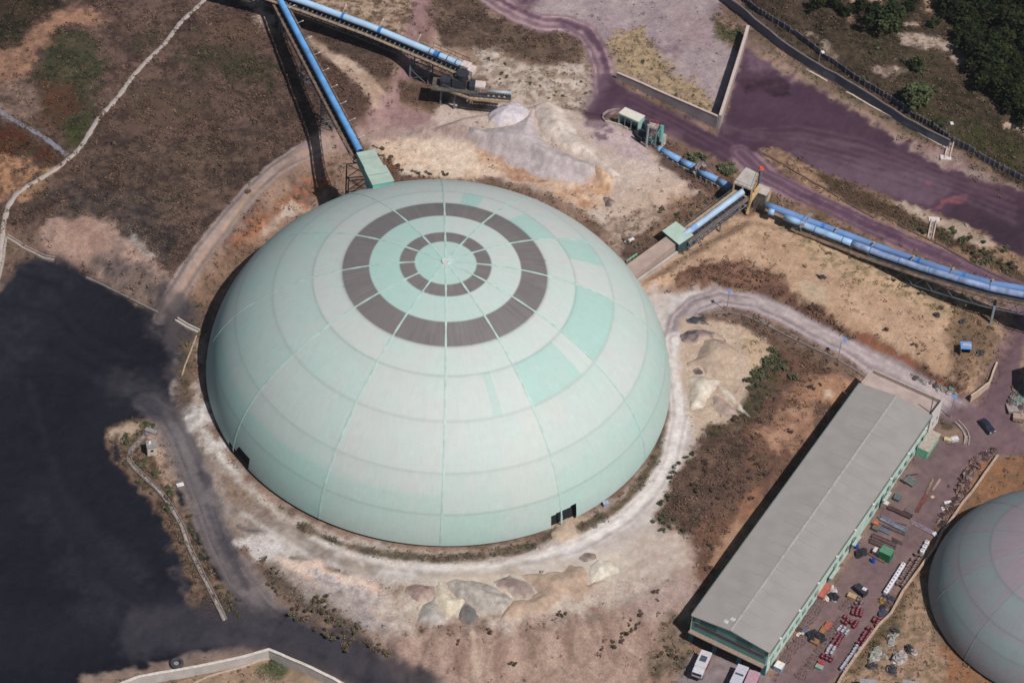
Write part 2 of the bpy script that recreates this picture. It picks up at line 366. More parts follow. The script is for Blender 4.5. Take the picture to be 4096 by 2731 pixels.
stroke("1360,310 1395,318", 1.2, (104, 78, 92), soft=1, a=.8); stroke("1395,300 1420,310", 1.0, (110, 84, 96), soft=1, a=.7)
paint("1440,440 1520,400 1600,450 1560,480 1480,500 1420,520 1370,480", (214, 192, 172), (190, 164, 146), soft=3, a=.8, veg=(.04, .01, 0))
paint("1390,500 1500,480 1540,500 1480,560 1430,590 1400,540", (196, 172, 154), (140, 118, 104), n='f', soft=3, warp=2, veg=(.3, .08, 0))
paint("1425,560 1470,540 1520,520 1540,545 1500,580 1455,605 1430,590", (104, 82, 74), (84, 66, 60), soft=2.5, veg=(.7, .1, 0))
paint("860,360 900,372 920,400 960,408 1010,412 900,425 880,400", (150, 100, 78), (96, 78, 66), soft=2, veg=(.5, .25, 0))
# purple dust country, north
paint("1120,-30 1660,-30 1650,60 1700,140 1680,200 1655,285 1500,210 1420,170 1395,110 1365,60 1310,45 1240,45 1180,28", (178, 160, 160), (150, 132, 138), soft=3, warp=2, veg=(.02, .01, 0))
paint("1165,-30 1250,-30 1235,15 1210,28 1180,10", (104, 78, 92), (130, 104, 112), soft=4, warp=2)
paint("1420,70 1500,95 1560,105 1585,120 1520,128 1470,105", (112, 88, 104), (140, 116, 124), soft=3, warp=2, a=.8)
paint("1560,20 1640,40 1640,110 1590,100 1540,60", (150, 122, 130), (170, 148, 148), soft=5, a=.6)
paint("1395,118 1415,80 1470,70 1510,110 1560,165 1640,225 1645,282 1560,240 1480,200 1420,165", (186, 160, 126), (138, 118, 98), n='f', soft=3, warp=2, veg=(.2, .14, 0))
paint("1640,25 1660,50 1715,85 1700,115 1655,92 1630,60", (84, 86, 58), (120, 100, 78), soft=2.5, veg=(.1, .7, 0))
# purple roads and the ore yard
stroke("1090,-30 1150,12 1190,35 1240,52 1300,55 1345,75 1372,115 1386,160 1390,215 1395,250", 5.6, (182, 154, 156), (134, 106, 116), soft=1.0, warp=.35, key='ore_road', tracks=.7)
stroke("1110,-22 1160,8 1200,28 1250,46 1305,50 1352,75 1380,115 1394,160 1398,215", 1.4, (100, 74, 90), (120, 92, 104), soft=1.2, warp=.5, key='ore_road')
stroke("1105,-10 1150,20 1195,43 1245,60 1295,62 1335,82 1360,118 1374,160 1380,215", .9, (120, 92, 104), soft=1, warp=.4, a=.8)
stroke("1290,52 1345,66 1378,105 1392,160", 2.2, (92, 66, 84), soft=2, warp=.5, a=.75)
paint("1335,262 1362,235 1374,205 1378,170 1404,170 1415,192 1480,225 1560,268 1645,312 1662,290 1690,170 1712,95 1738,112 1788,142 1850,178 1920,214 2000,256 2080,312 2200,372 2352,436 2700,560 2700,760 2352,592 2290,568 2250,532 2150,492 2060,462 1990,422 1900,402 1842,372 1790,345 1745,342 1760,362 1800,400 1880,450 1960,490 1900,485 1790,430 1740,398 1690,388 1600,342 1545,310 1500,298 1480,275 1440,252 1410,254 1385,275 1350,280", (86, 61, 78), (76, 52, 69), n='l', soft=1.5, warp=.6, key='ore_yard')
paint("1755,330 1830,314 1950,328 2080,368 2170,408 2200,440 2140,475 2060,455 1990,430 1900,398 1840,368 1800,345", (110, 88, 101), (98, 76, 90), soft=2, warp=1.0, n='l')
paint("2160,495 2200,460 2260,440 2352,452 2700,560 2700,760 2352,588 2290,568 2240,532", (62, 44, 58), (74, 54, 66), soft=2, warp=1, n='l')
paint("1715,70 1790,130 1870,180 1850,200 1780,170 1720,160 1700,130", (132, 106, 122), (100, 74, 92), soft=4, warp=2, a=.8, n='l')
paint("1700,192 1740,182 1770,178 1800,185 1830,222 1795,222 1760,212 1708,206", (50, 34, 46), (72, 50, 64), soft=1.6, warp=1.2, n='m')
paint("1715,188 1770,180 1800,190 1780,200 1740,200", (84, 58, 70), (60, 40, 52), soft=1.5, warp=1)
paint("2138,482 2165,455 2190,448 2222,446 2214,464 2180,468 2160,484", (140, 84, 94), (118, 74, 84), soft=1, warp=.8)
paint("2125,415 2140,418 2135,428 2122,424", (150, 86, 92), soft=1, warp=.6); paint("2225,425 2275,428 2270,436 2240,434", (150, 100, 104), soft=2, warp=.8, a=.7)
stroke("1800,345 1950,370 2060,400 2150,440", 1.0, (84, 60, 76), soft=1, a=.6); stroke("1760,325 1900,345 2050,360 2200,410 2352,470", 3.2, (78, 52, 68), soft=2.5, warp=.8, a=.8)
stroke("1960,250 2010,300 2040,330", 4.0, (66, 46, 60), (84, 62, 76), soft=2.5, warp=1.5, a=.7)
for k_ in range(9):
    a_ = 1850 + k_ * 36; stroke(f"{a_},{250 + k_ * 9} {a_ + 60},{300 + k_ * 12}", .8, (80, 58, 72), soft=1.2, warp=.8, a=.45)
stroke("1730,100 1770,135 1850,182 1950,235 2050,295 2130,335 2210,375", 3.2, (170, 140, 126), (120, 100, 88), soft=2, warp=1.4, veg=(.1, .12, 0))
paint("2060,322 2150,328 2205,350 2240,385 2352,428 2352,440 2230,398 2170,385 2110,350", (172, 150, 142), (140, 110, 106), soft=1.6, warp=1.4, veg=(.08, .08, 0))
stroke("1690,70 1740,85 1800,135 1900,195 2050,285 2130,322 2170,338", 1.4, (84, 86, 54), (110, 92, 72), soft=1.6, warp=1, a=.7, veg=(.1, .6, 0))
for k_ in range(10):
    o1 = k_ * 9; stroke(f"{1560 + o1 * 2},{262 + k_ * 7} {1700 + o1},{300 + k_ * 3} {1830 + o1},{290 + k_ * 9} {1980 + o1},{320 + k_ * 11} {2140 + o1},{385 + k_ * 9} {2330},{440 + k_ * 9}", .7 + .2 * (k_ % 3), (74, 50, 66) if k_ % 2 else (112, 88, 102), soft=1.4, warp=.6, a=.42)
for k_ in range(6):
    stroke(f"{1440 + k_ * 4},{212 + k_ * 8} {1530 + k_ * 3},{256 + k_ * 8} {1660},{318 + k_ * 9} {1780},{380 + k_ * 10}", .7, (76, 52, 68) if k_ % 2 else (108, 84, 98), soft=1.2, warp=.4, a=.45)
stroke("1335,255 1370,215 1385,175", 3, (120, 94, 108), soft=4, warp=1.5, a=.6); stroke("1420,250 1480,276 1545,312", 2.5, (130, 104, 112), soft=3, warp=1.2, a=.5)
# sand strip between the ore yard and the lower purple road
paint("1745,343 1790,343 1860,385 1930,418 2060,466 2110,480 2150,492 2250,530 2290,566 2352,592 2700,740 2700,880 2352,668 2250,612 2100,552 1950,482 1850,425 1770,372", (176, 140, 112), (124, 98, 80), soft=1.5, warp=1.2, n='f', veg=(.2, .1, 0))
paint("1880,400 1960,430 2060,475 2110,500 2160,515 2280,590 2352,618 2352,650 2250,598 2130,540 1990,480 1900,440", (92, 70, 56), (76, 64, 48), soft=2, warp=1.5, veg=(.7, .25, 0))
paint("2050,462 2110,482 2160,500 2230,525 2280,560 2250,572 2190,540 2120,510", (196, 176, 160), (160, 134, 118), soft=1.5, warp=1.2, veg=(.05, .02, 0))
stroke("1720,375 1760,415 1850,462 1990,528 2100,578 2200,622 2352,688 2600,800", 8.5, (158, 128, 128), (150, 118, 122), soft=2, warp=.7, key='lower_road')
stroke("1700,350 1750,400 1850,452 1990,518 2100,566 2200,608 2352,672 2600,780", 5.2, (102, 74, 92), (126, 98, 112), soft=1.0, warp=.3, tracks=.75)
stroke("1850,448 1990,512 2100,560 2200,602", 1.2, (88, 62, 80), soft=1.2, a=.7)
# strip with the pipe conveyor
paint("1500,345 1520,330 1560,350 1640,388 1685,395 1700,420 1680,450 1630,450 1560,400", (128, 88, 68), (90, 70, 58), soft=2, warp=1.2, veg=(.5, .15, .05))
paint("1580,365 1620,372 1660,400 1640,415 1600,395", (156, 92, 62), (110, 84, 66), soft=2, veg=(.1, .1, .1))
paint("1530,350 1600,400 1680,445 1670,470 1640,452 1560,410 1515,365", (110, 84, 78), (90, 70, 62), soft=2, veg=(.4, .1, 0))
paint("1545,440 1620,440 1690,460 1640,510 1560,520 1470,575 1450,560 1500,520 1520,480", (112, 86, 74), (140, 112, 94), soft=3, warp=1.5, veg=(.6, .1, 0))
paint("1760,440 1850,470 1990,540 2150,600 2352,672 2352,700 2150,650 1990,590 1850,520 1760,480", (110, 86, 70), (140, 112, 92), soft=2, warp=1, veg=(.5, .15, 0))
# sand bench east of the dome
paint("1440,640 1500,610 1580,570 1640,520 1700,495 1780,490 1900,545 2000,602 2150,655 2290,705 2295,785 2225,905 2150,885 2050,825 1950,780 1800,702 1680,655 1560,655 1500,672 1480,690 1450,665", (204, 170, 142), (176, 142, 116), soft=2.5, warp=1.5, veg=(.04, .03, 0))
paint("1780,500 1900,545 2000,602 2150,655 2290,705 2290,780 2240,800 2200,740 2100,700 2000,660 1900,620 1850,560", (160, 138, 106), (196, 164, 134), soft=4, warp=2, n='f', veg=(.12, .16, 0))
paint("2180,700 2290,720 2290,800 2240,880 2200,860 2180,800", (150, 120, 96), (112, 90, 72), soft=3, warp=2, veg=(.4, .15, 0))
paint("1545,640 1570,610 1640,602 1720,605 1790,628 1850,690 1920,740 1890,755 1800,708 1700,672 1600,668 1550,665", (104, 76, 64), (132, 96, 78), soft=2.0, warp=1.5, veg=(.9, .08, .06))
paint("1650,665 1800,692 1900,735 2000,775 2080,820 2200,872 2215,900 2150,895 2050,850 1930,800 1830,740 1730,690", (118, 84, 68), (92, 72, 62), soft=1.5, warp=1.2, veg=(.9, .15, .08))
paint("1940,750 1990,770 2030,800 2080,815 2115,835 2100,850 2040,830 1980,795", (160, 104, 78), (138, 92, 72), soft=1.5, warp=1, veg=(.03, 0, 0))
paint("1640,660 1720,668 1740,682 1680,680", (150, 100, 80), (130, 92, 76), soft=1.5, warp=1)
paint("2130,870 2170,880 2160,895 2125,885", (166, 100, 72), soft=1.5, warp=1); paint("1830,645 1900,655 1900,690 1860,690", (190, 172, 146), (200, 176, 150), soft=2, a=.7)
# west: rocky shelf above the coal
paint("110,505 180,495 240,500 300,545 340,590 395,650 400,715 370,715 300,680 230,640 170,600 100,590", (150, 126, 116), (178, 146, 130), soft=3, warp=2, veg=(.08, .02, 0))
paint("130,500 220,505 240,560 200,600 140,575", (186, 152, 136), (150, 118, 106), soft=3, warp=2)
paint("300,520 330,560 345,585 320,590 290,545", (200, 192, 186), (130, 112, 104), soft=2, warp=1.5, a=.8, veg=(.1, .1, 0))
paint("215,600 300,600 380,650 400,712 360,712 290,672", (92, 82, 82), (120, 102, 96), soft=4, warp=2, a=.9, veg=(.15, .02, 0))
paint("400,715 430,690 470,665 520,620 545,600 500,700 465,800 450,900 430,960 400,960 395,900 405,800 405,745", (138, 110, 92), (98, 80, 68), soft=2, warp=1.5, veg=(.35, .15, .02))
# coal yard
paint("-400,730 0,672 28,640 40,610 75,592 110,592 150,604 185,625 250,660 310,695 372,718 402,740 407,800 400,880 395,920 415,960 440,1010 470,1070 500,1150 520,1250 570,1330 640,1400 720,1460 800,1500 900,1552 1000,1600 1000,1750 700,1640 640,1510 610,1482 540,1500 420,1528 300,1556 200,1572 -400,1640", (23, 23, 34), (29, 29, 40), n='l', soft=1.6, warp=.8, key='coal_yard')
for s_, w_ in (("100,620 150,640 90,700 60,800", 6), ("150,1300 250,1350 400,1400 560,1440", 9), ("100,1150 200,1230 300,1300", 8), ("30,650 20,750 0,850", 8), ("330,1480 450,1470 560,1462 700,1490", 6), ("200,1400 300,1440 480,1450", 5), ("380,1010 400,1060", 3)):
    stroke(s_, w_, (50, 49, 60), (36, 36, 47), soft=6, warp=2.5, a=.55)
stroke("200,1000 260,1100 330,1200 380,1330", 2, (24, 24, 34), soft=3, warp=1.5, a=.7); stroke("120,1050 200,1150 300,1250 380,1300", 2, (25, 25, 35), soft=3, a=.7, warp=1.5)
paint("370,720 410,735 408,860 398,930 385,860 390,780", (58, 55, 62), (46, 44, 52), soft=4, warp=1.5, a=.8)
paint("400,1240 440,1290 460,1350 425,1380 400,1320", (86, 76, 76), (60, 56, 62), soft=2.5, warp=2, a=.7, n='f'); 
for k_ in range(12):
    o1 = k_ * 13; stroke(f"{640 - o1},{1470 - k_ * 2} {480 - o1},{1452 - k_ * 6} {330 - o1 * .8},{1400 - k_ * 12} {200 - o1 * .5},{1290 - k_ * 18} {110 - o1 * .3},{1120 - k_ * 22}", .9 + .3 * (k_ % 3), (41, 40, 51) if k_ % 2 else (17, 17, 27), soft=2.2, warp=.9, a=.5)
for k_ in range(7):
    stroke(f"{330 - k_ * 8},{930 - k_ * 22} {240 - k_ * 10},{900 - k_ * 26} {130},{860 - k_ * 34} {20},{860 - k_ * 40}", 1.0, (39, 38, 49) if k_ % 2 else (18, 18, 28), soft=2.2, warp=.9, a=.45)
stroke("40,610 60,595 100,590 140,600", 1.5, (60, 54, 58), soft=2, a=.6)
# dusty haul road
paint("338,955 400,950 432,1010 455,1080 485,1160 520,1260 560,1340 600,1400 560,1422 520,1345 470,1250 425,1155 385,1065 352,1000", (150, 134, 126), (120, 106, 102), soft=2, warp=1.0, n='f', veg=(.08, .05, 0), key='gravel')
paint("405,985 440,1010 480,1090 510,1170 560,1260 620,1340 700,1420 650,1440 590,1390 530,1300 480,1200 440,1100 410,1030", (150, 136, 128), (120, 108, 106), soft=3, warp=1.2, key='gravel')
paint("400,940 470,925 490,960 500,1010 540,1090 600,1160 650,1200 760,1262 760,1330 860,1400 910,1440 900,1480 780,1420 650,1330 560,1255 520,1200 470,1130 440,1050 405,985", (168, 152, 142), (128, 114, 106), soft=3, warp=1.5, veg=(.01, 0, 0))
stroke("340,925 385,955 412,1000 440,1070 468,1145 500,1240 545,1330 600,1395 660,1438 760,1485 860,1530 960,1575", 5.6, (118, 108, 108), (84, 78, 84), soft=2.2, warp=.6, key='haul_road', tracks=.75)
stroke("350,940 400,970 440,1050 470,1130 495,1200", 4, (122, 116, 118), (104, 98, 102), soft=4, a=.6)
paint("560,1418 640,1420 720,1465 820,1515 960,1580 1000,1640 820,1600 700,1530 620,1482 540,1490", (52, 49, 57), (64, 60, 66), soft=4, warp=1.5, a=.9)
for s_ in ("455,1060 475,1120", "475,1160 500,1230 530,1290 570,1350", "490,1165 520,1240 550,1300", "545,1210 590,1222 640,1235 720,1262", "460,1080 480,1110"):
    stroke(s_, 1.1, (66, 62, 70), soft=1.6, warp=.6, a=.75)
paint("412,940 440,930 472,928 490,985 512,1040 540,1085 500,1060 470,1020 440,985", (222, 214, 210), (176, 164, 156), soft=2, warp=1.6)
paint("520,1090 600,1165 660,1205 640,1215 580,1185 530,1140 500,1080", (160, 134, 116), (118, 100, 90), soft=2.5, warp=1.2, n='f')
stroke("395,945 440,1010 470,1080 490,1140", 1.0, (88, 82, 86), soft=1.4, warp=.5, a=.6)
# island strip between the coal yard and the haul road
paint("245,985 285,962 335,962 355,1000 375,1060 400,1130 430,1190 460,1260 500,1330 545,1395 560,1418 520,1425 455,1415 425,1385 440,1350 415,1290 395,1240 350,1160 310,1110 262,1062 243,1030", (128, 102, 86), (84, 68, 56), n='f', soft=1.4, warp=.8, veg=(.7, .5, .2), key='island')
paint("250,990 290,968 330,972 300,1000 265,1030", (186, 162, 142), (150, 126, 110), soft=2, warp=1)
paint("255,1015 270,1000 278,1050 262,1060", (40, 40, 50), soft=1.5, warp=.8)
paint("340,960 375,1040 400,1130 420,1170 400,1160 370,1090 340,1020", (180, 152, 134), (140, 116, 100), soft=2, warp=1, veg=(.1, .05, 0))
# the dome's ring: pale crushed stone
paint("800,300 860,295 1000,285 1080,300 1080,320 1000,318 900,320 840,330", (158, 134, 132), (186, 162, 152), soft=2.5, warp=1.5, a=.7)
paint("640,1190 700,1235 800,1275 900,1295 1010,1300 1120,1295 1230,1270 1330,1230 1420,1170 1480,1110 1520,1040 1540,960 1535,860 1520,780 1480,690 1500,672 1600,672 1650,665 1720,676 1700,700 1640,702 1600,722 1570,760 1570,860 1580,950 1590,1010 1560,1080 1520,1150 1540,1200 1600,1262 1600,1330 1450,1330 1300,1335 1000,1335 850,1325 740,1300 660,1262 600,1235", (206, 196, 192), (184, 170, 164), soft=2.5, warp=1.2, n='l', key='ring_road')
paint("545,1245 580,1225 640,1228 700,1270 640,1275 590,1290 570,1270", (222, 214, 210), (190, 178, 172), soft=2, warp=1.5)
stroke("700,1245 800,1285 900,1308 1010,1315 1130,1310 1250,1290 1350,1250", 4, (216, 210, 206), (196, 186, 180), soft=3, a=.8)
for s_, w_, a_ in (("560,1165 640,1215 720,1262 830,1310", 3.2, .6), ("590,1190 680,1255 760,1300", 2.0, .5), ("800,1290 900,1300 960,1310", 1.4, .5), ("700,1225 760,1262 850,1290", 1.3, .5), ("1130,1325 1200,1318 1260,1300", 1.6, .55), ("1420,1215 1460,1180 1500,1150", 1.8, .45), ("900,1320 1000,1328 1060,1322", 1.2, .4)):
    stroke(s_, w_, (128, 112, 104), (160, 146, 138), soft=2, warp=1.6, a=a_)
stroke("1265,1205 1300,1195 1330,1200 1345,1215", 3.5, (196, 170, 146), (178, 154, 134), soft=2, warp=1)
# dark weeds at the foot of the dome
stroke("700,1212 760,1240 830,1262 900,1275 1000,1282 1100,1278 1180,1265 1240,1245 1270,1225", 2.2, (84, 76, 62), (110, 94, 80), soft=1.4, warp=.9, veg=(.35, .55, 0))
stroke("1335,1215 1400,1180 1450,1140 1490,1090 1515,1040 1525,990", 2.6, (84, 76, 60), (112, 94, 78), soft=1.4, warp=.9, veg=(.4, .5, 0))
stroke("450,700 430,780 420,850 428,900", 2.5, (90, 82, 62), (120, 98, 80), soft=2, warp=1.2, veg=(.3, .4, 0))
# the two roads
stroke("372,730 410,665 440,612 480,555 530,492 580,435 630,390 690,352 740,330", 4.4, (160, 140, 134), (122, 108, 106), soft=.9, warp=.35, key='dirt_road', tracks=.75)
stroke("385,720 425,655 460,600 510,535 560,468 610,415 670,370 720,345", .9, (182, 148, 124), soft=1.2, warp=.5, a=.8)
stroke("398,712 436,650 474,596 524,528 572,462 622,410 680,364", .8, (112, 98, 96), soft=1, warp=.4, a=.6)
stroke("740,332 800,318 860,308 900,302", 5, (172, 146, 134), (150, 126, 118), soft=3, warp=1.2, a=.7)
stroke("2290,985 2230,958 2150,918 2000,832 1880,768 1800,722 1730,695 1655,684 1600,700 1565,735 1550,790", 5.9, (184, 168, 168), (150, 134, 138), soft=.9, warp=.3, n='l', key='ring_road', tracks=.8)
stroke("2250,955 2150,905 2000,820 1880,757 1800,712 1730,688", 1.0, (196, 182, 180), soft=1.2, a=.7, warp=.5); stroke("2240,968 2150,922 2000,838 1880,775 1800,730 1730,702", .9, (138, 122, 126), soft=1.2, a=.6, warp=.4)
stroke("1700,688 1650,676 1600,690 1560,725 1548,780", 1.0, (126, 112, 118), soft=1.4, a=.6, warp=.5)
stroke("1552,780 1555,860 1562,960 1540,1060 1500,1130 1430,1195 1340,1250 1230,1290", 4.6, (224, 214, 210), (196, 184, 180), soft=1.6, warp=.5, a=.9, tracks=.7)
stroke("1500,690 1530,690 1500,660", 3, (206, 190, 182), soft=2, a=.6)
# inner slope between the loop road and the warehouse
paint("1600,728 1650,722 1720,735 1800,775 1900,822 1960,865 1975,885 1900,960 1800,1090 1700,1230 1640,1320 1590,1390 1572,1330 1585,1270 1520,1205 1500,1180 1530,1120 1590,1030 1660,960 1715,890 1720,820 1640,760", (124, 90, 72), (92, 70, 60), soft=2, warp=1.5, veg=(.6, .08, .06))
paint("1620,985 1700,985 1720,1040 1700,1110 1640,1180 1560,1240 1515,1215 1510,1180 1550,1100 1600,1040", (84, 66, 58), (104, 80, 68), soft=2.5, warp=1.5, veg=(.85, .12, 0))
paint("1800,905 1860,870 1950,860 1970,885 1900,930 1840,930", (182, 136, 106), (144, 108, 88), soft=2, warp=1.2, veg=(.15, .03, 0))
paint("1780,940 1850,930 1890,960 1850,1010 1780,1020 1730,990", (176, 136, 112), (140, 104, 84), soft=3, warp=2, veg=(.25, .05, 0))
stroke("1740,1150 1690,1220 1640,1290", 2.5, (170, 134, 110), (150, 112, 90), soft=2, warp=1); paint("1710,1140 1750,1120 1740,1170 1700,1200", (158, 108, 82), (116, 88, 72), soft=2, warp=1)
paint("1565,735 1640,728 1700,742 1760,780 1765,820 1725,870 1715,930 1700,985 1640,985 1600,1000 1575,930 1562,840", (206, 182, 160), (182, 158, 140), soft=2, warp=1, veg=(.02, .02, 0))
paint("1690,745 1760,780 1762,820 1728,860 1710,810", (206, 178, 148), (176, 148, 120), soft=2, a=.8, veg=(.1, .15, 0))
paint("1600,720 1720,728 1820,775 1900,815 1960,855 1950,870 1860,825 1780,790 1700,745 1620,735", (96, 76, 66), (120, 96, 82), soft=1.5, warp=1, a=.85, veg=(.6, .1, 0))
paint("1740,850 1790,830 1790,900 1720,975 1640,1010 1610,985 1690,960 1720,900", (74, 68, 52), (96, 76, 60), soft=2, warp=1.2, veg=(.5, .5, 0))
# the south slope
paint("830,1455 900,1445 1000,1440 1120,1430 1250,1405 1400,1345 1500,1240 1545,1205 1600,1262 1598,1330 1590,1420 1545,1500 1470,1560 1400,1640 950,1700 900,1560", (176, 148, 134), (150, 124, 112), soft=3, warp=1.5, n='f', veg=(.05, .01, 0))
paint("1420,1300 1520,1215 1590,1275 1595,1380 1500,1430 1440,1400", (178, 156, 148), (156, 132, 124), soft=4, warp=2, a=.9, veg=(.03, 0, 0))
for k_ in range(17):
    a_ = 880 + k_ * 38; b_ = a_ + (k_ - 8) * 7
    stroke(f"{a_},{1455 - max(0, k_ - 9) * 12} {b_},{1540 - max(0, k_ - 9) * 8}", .8 + .5 * (k_ % 3), (124, 98, 86) if k_ % 2 else (190, 164, 148), soft=1.6, warp=1.4, a=.55)
stroke("1085,1450 1090,1500 1095,1545", 1.3, (204, 180, 160), soft=1, warp=.6, a=.8)
paint("1140,1400 1190,1395 1180,1430 1165,1465 1150,1420", (200, 184, 172), (180, 160, 148), soft=2, warp=1, a=.8)
paint("1240,1330 1300,1330 1330,1400 1300,1400 1260,1370", (220, 212, 196), (200, 186, 172), soft=2, warp=1.5, a=.7)
paint("640,1280 720,1285 820,1325 860,1345 880,1370 920,1375 900,1392 830,1375 740,1345 665,1310", (232, 196, 174), (216, 200, 188), soft=2, warp=1.2)
paint("680,1300 740,1310 790,1340 880,1370 870,1385 790,1365 720,1330", (214, 212, 216), (130, 122, 130), n='f', soft=1.5, warp=1.5, a=.75)
paint("700,1340 800,1370 900,1395 950,1410 900,1450 840,1440 760,1390", (172, 160, 160), (146, 132, 130), soft=3, warp=1.5, a=.9, veg=(.02, .02, 0))
paint("600,1300 660,1330 740,1370 800,1420 840,1460 880,1520 830,1500 760,1440 690,1400 620,1340", (116, 100, 92), (84, 74, 64), n='f', soft=2.5, warp=1.5, veg=(.4, .35, .05))
paint("930,1345 990,1340 1010,1360 980,1385 935,1375", (150, 124, 120), (206, 176, 160), soft=1.5, warp=1.2, a=.8)
paint("990,1390 1180,1395 1300,1390 1250,1408 1060,1420 980,1415", (196, 172, 152), (180, 152, 132), soft=2, a=.8)
# south-west corner inside the wall
paint("300,1590 470,1545 620,1503 680,1520 800,1585 800,1700 200,1700", (170, 142, 122), (140, 118, 96), soft=1.2, warp=.5, veg=(.12, .1, 0))
paint("585,1530 640,1512 670,1530 650,1560 600,1552", (84, 92, 60), (110, 104, 76), soft=2, warp=1, veg=(.1, .5, 0))
stroke("200,1560 330,1545 420,1522 520,1500 600,1484", 3.5, (150, 128, 116), (120, 102, 94), soft=1.6, warp=1.2, veg=(.15, .05, 0)); stroke("640,1486 700,1510 760,1545 830,1590", 2.6, (140, 118, 106), (110, 92, 84), soft=1.8, warp=1)
paint("640,1300 760,1340 900,1370 940,1400 900,1430 800,1410 700,1370", (190, 176, 168), (160, 144, 138), soft=3, warp=2, a=.6, n='f')
paint("860,1400 940,1330 1050,1305 1250,1295 1400,1262 1500,1210 1560,1230 1580,1290 1520,1340 1420,1380 1330,1405 1180,1425 1000,1440 900,1440", (208, 192, 180), (184, 164, 150), soft=5, warp=2.5, a=.85, n='f')
paint("930,1395 1000,1330 1100,1312 1250,1305 1400,1270 1450,1290 1400,1340 1290,1385 1180,1405 1050,1415", (212, 198, 184), (190, 172, 156), soft=3, warp=1.5)
for s_, w_, c_ in (("720,1235 800,1272 900,1296 1010,1305 1130,1300 1240,1280 1340,1243 1430,1190 1500,1120", 1.2, (232, 224, 218)), ("760,1268 860,1300 960,1316 1080,1322 1200,1312", 1.0, (168, 152, 142)), ("1160,1300 1260,1284 1340,1262 1420,1220 1480,1172 1520,1120 1550,1060", 1.0, (164, 152, 148)), ("620,1190 700,1240 780,1285 860,1312", 1.5, (150, 134, 122)), ("560,1180 640,1232 700,1270", 1.0, (222, 212, 204))):
    stroke(s_, w_, c_, soft=1.6, warp=.7, a=.6)
stroke("330,1450 430,1440 560,1440 640,1458 740,1492 850,1537 960,1585", 10, (50, 48, 57), (60, 57, 64), soft=4, warp=1.2, a=.9)
stroke("560,1425 660,1455 760,1500 880,1550", 2.2, (74, 70, 76), (58, 55, 62), soft=2.5, warp=.8, a=.6); stroke("480,1470 600,1468 700,1500", 2.0, (66, 62, 70), soft=3, a=.5)
paint("300,900 345,905 380,930 400,965 370,970 330,950", (44, 43, 53), (56, 54, 62), soft=4, warp=1.6, a=.9)
paint("345,690 372,676 405,672 440,690 452,730 440,775 400,800 360,770 345,730", (84, 77, 79), (60, 56, 63), soft=6, warp=2.0, a=1.0)
stroke("372,715 392,690 412,660", 1.0, (150, 130, 120), soft=2, warp=.6, a=.5); stroke("388,720 405,692 424,664", .8, (104, 94, 92), soft=2, a=.5)
stroke("290,880 340,905 390,945", 8, (82, 78, 84), (58, 56, 64), soft=9, warp=2, a=.45)
stroke("395,735 408,800 404,880 412,940", 3.0, (62, 58, 64), (90, 80, 80), soft=4, warp=1.4, a=.7)
# yard by the warehouse
paint("2168,955 2230,962 2290,880 2300,840 2352,720 2500,560 2700,800 2700,1040 2352,1042 2250,1050 2150,1205 2060,1340 1950,1500 1880,1620 1560,1640 1590,1500 1640,1500 1775,1560 2125,1015", (126, 102, 104), (110, 88, 92), soft=1.5, warp=.6, n='l', key='yard')
paint("1580,1498 1640,1500 1770,1556 1770,1640 1540,1660 1560,1520", (150, 134, 134), (134, 120, 122), soft=1.5, warp=.5, n='l')
paint("1540,1400 1600,1440 1590,1500 1560,1545 1480,1560 1500,1480", (104, 92, 76), (134, 112, 96), soft=3, warp=1.5, veg=(.35, .3, 0))
for s_ in ("1790,1545 1900,1380 2010,1250 2080,1140", "1960,1480 2050,1330 2120,1220", "1850,1560 1960,1420", "2010,1230 2040,1240 2100,1160"):
    stroke(s_, 3.5, (142, 118, 112), (120, 96, 98), soft=4, warp=2, a=.6)
paint("2165,975 2215,985 2212,1022 2160,1018 2150,1000", (168, 142, 122), (130, 104, 88), soft=1.2, warp=.8, veg=(.15, .08, 0)); paint("2165,968 2195,970 2190,985 2165,985", (90, 80, 64), soft=1, warp=.8, veg=(.2, .5, 0))
for s_, c_ in (("1965,1205 2010,1225 1990,1260 1945,1238", (150, 126, 112)), ("1985,1165 2040,1190 2030,1215 1970,1195", (146, 122, 108)), ("2000,1110 2060,1135 2045,1165 1985,1140", (142, 118, 106)), ("1850,1370 1880,1390 1790,1540 1760,1530", (142, 120, 108)), ("1950,1330 1985,1350 1900,1480 1880,1465", (134, 110, 106)), ("2060,1060 2110,1080 2080,1120 2030,1100", (138, 114, 108))):
    paint(s_, c_, (122, 100, 98), soft=2, warp=1.2, a=.75, n='f')
stroke("2200,935 2240,975 2260,1050 2180,1180", 5, (108, 84, 92), (124, 100, 106), soft=4, warp=1.5, a=.6); stroke("2250,945 2290,880 2330,780 2400,650", 5, (104, 78, 88), (120, 94, 102), soft=3, warp=1, a=.7)
paint("2335,850 2352,800 2420,800 2420,990 2352,985 2325,930 2330,890", (168, 138, 118), (134, 110, 98), n='f', soft=1.5, warp=1, veg=(.1, .05, 0))
paint("2258,1060 2300,1042 2700,1040 2700,1800 1830,1800 1900,1600 2000,1470 2100,1310 2180,1190", (160, 112, 80), (122, 94, 74), soft=1.6, warp=1, veg=(.12, .04, 0))
paint("2130,1300 2180,1200 2150,1400 2180,1600 2230,1800 1840,1800 1920,1570 2010,1460", (178, 146, 122), (130, 108, 88), soft=2, warp=1.4, n='f', veg=(.15, .12, 0))
paint("1960,1545 2060,1440 2090,1340 2060,1380 2000,1460 1950,1540", (96, 86, 62), (124, 100, 78), soft=2, warp=1.2, veg=(.3, .4, 0))
paint("2185,925 2240,935 2290,870 2345,800 2420,800 2352,950 2420,1045 2250,1052 2180,1040 2160,1010 2215,1015 2215,985 2170,955", (124, 100, 104), (108, 84, 92), soft=2.5, warp=.8, n='l')
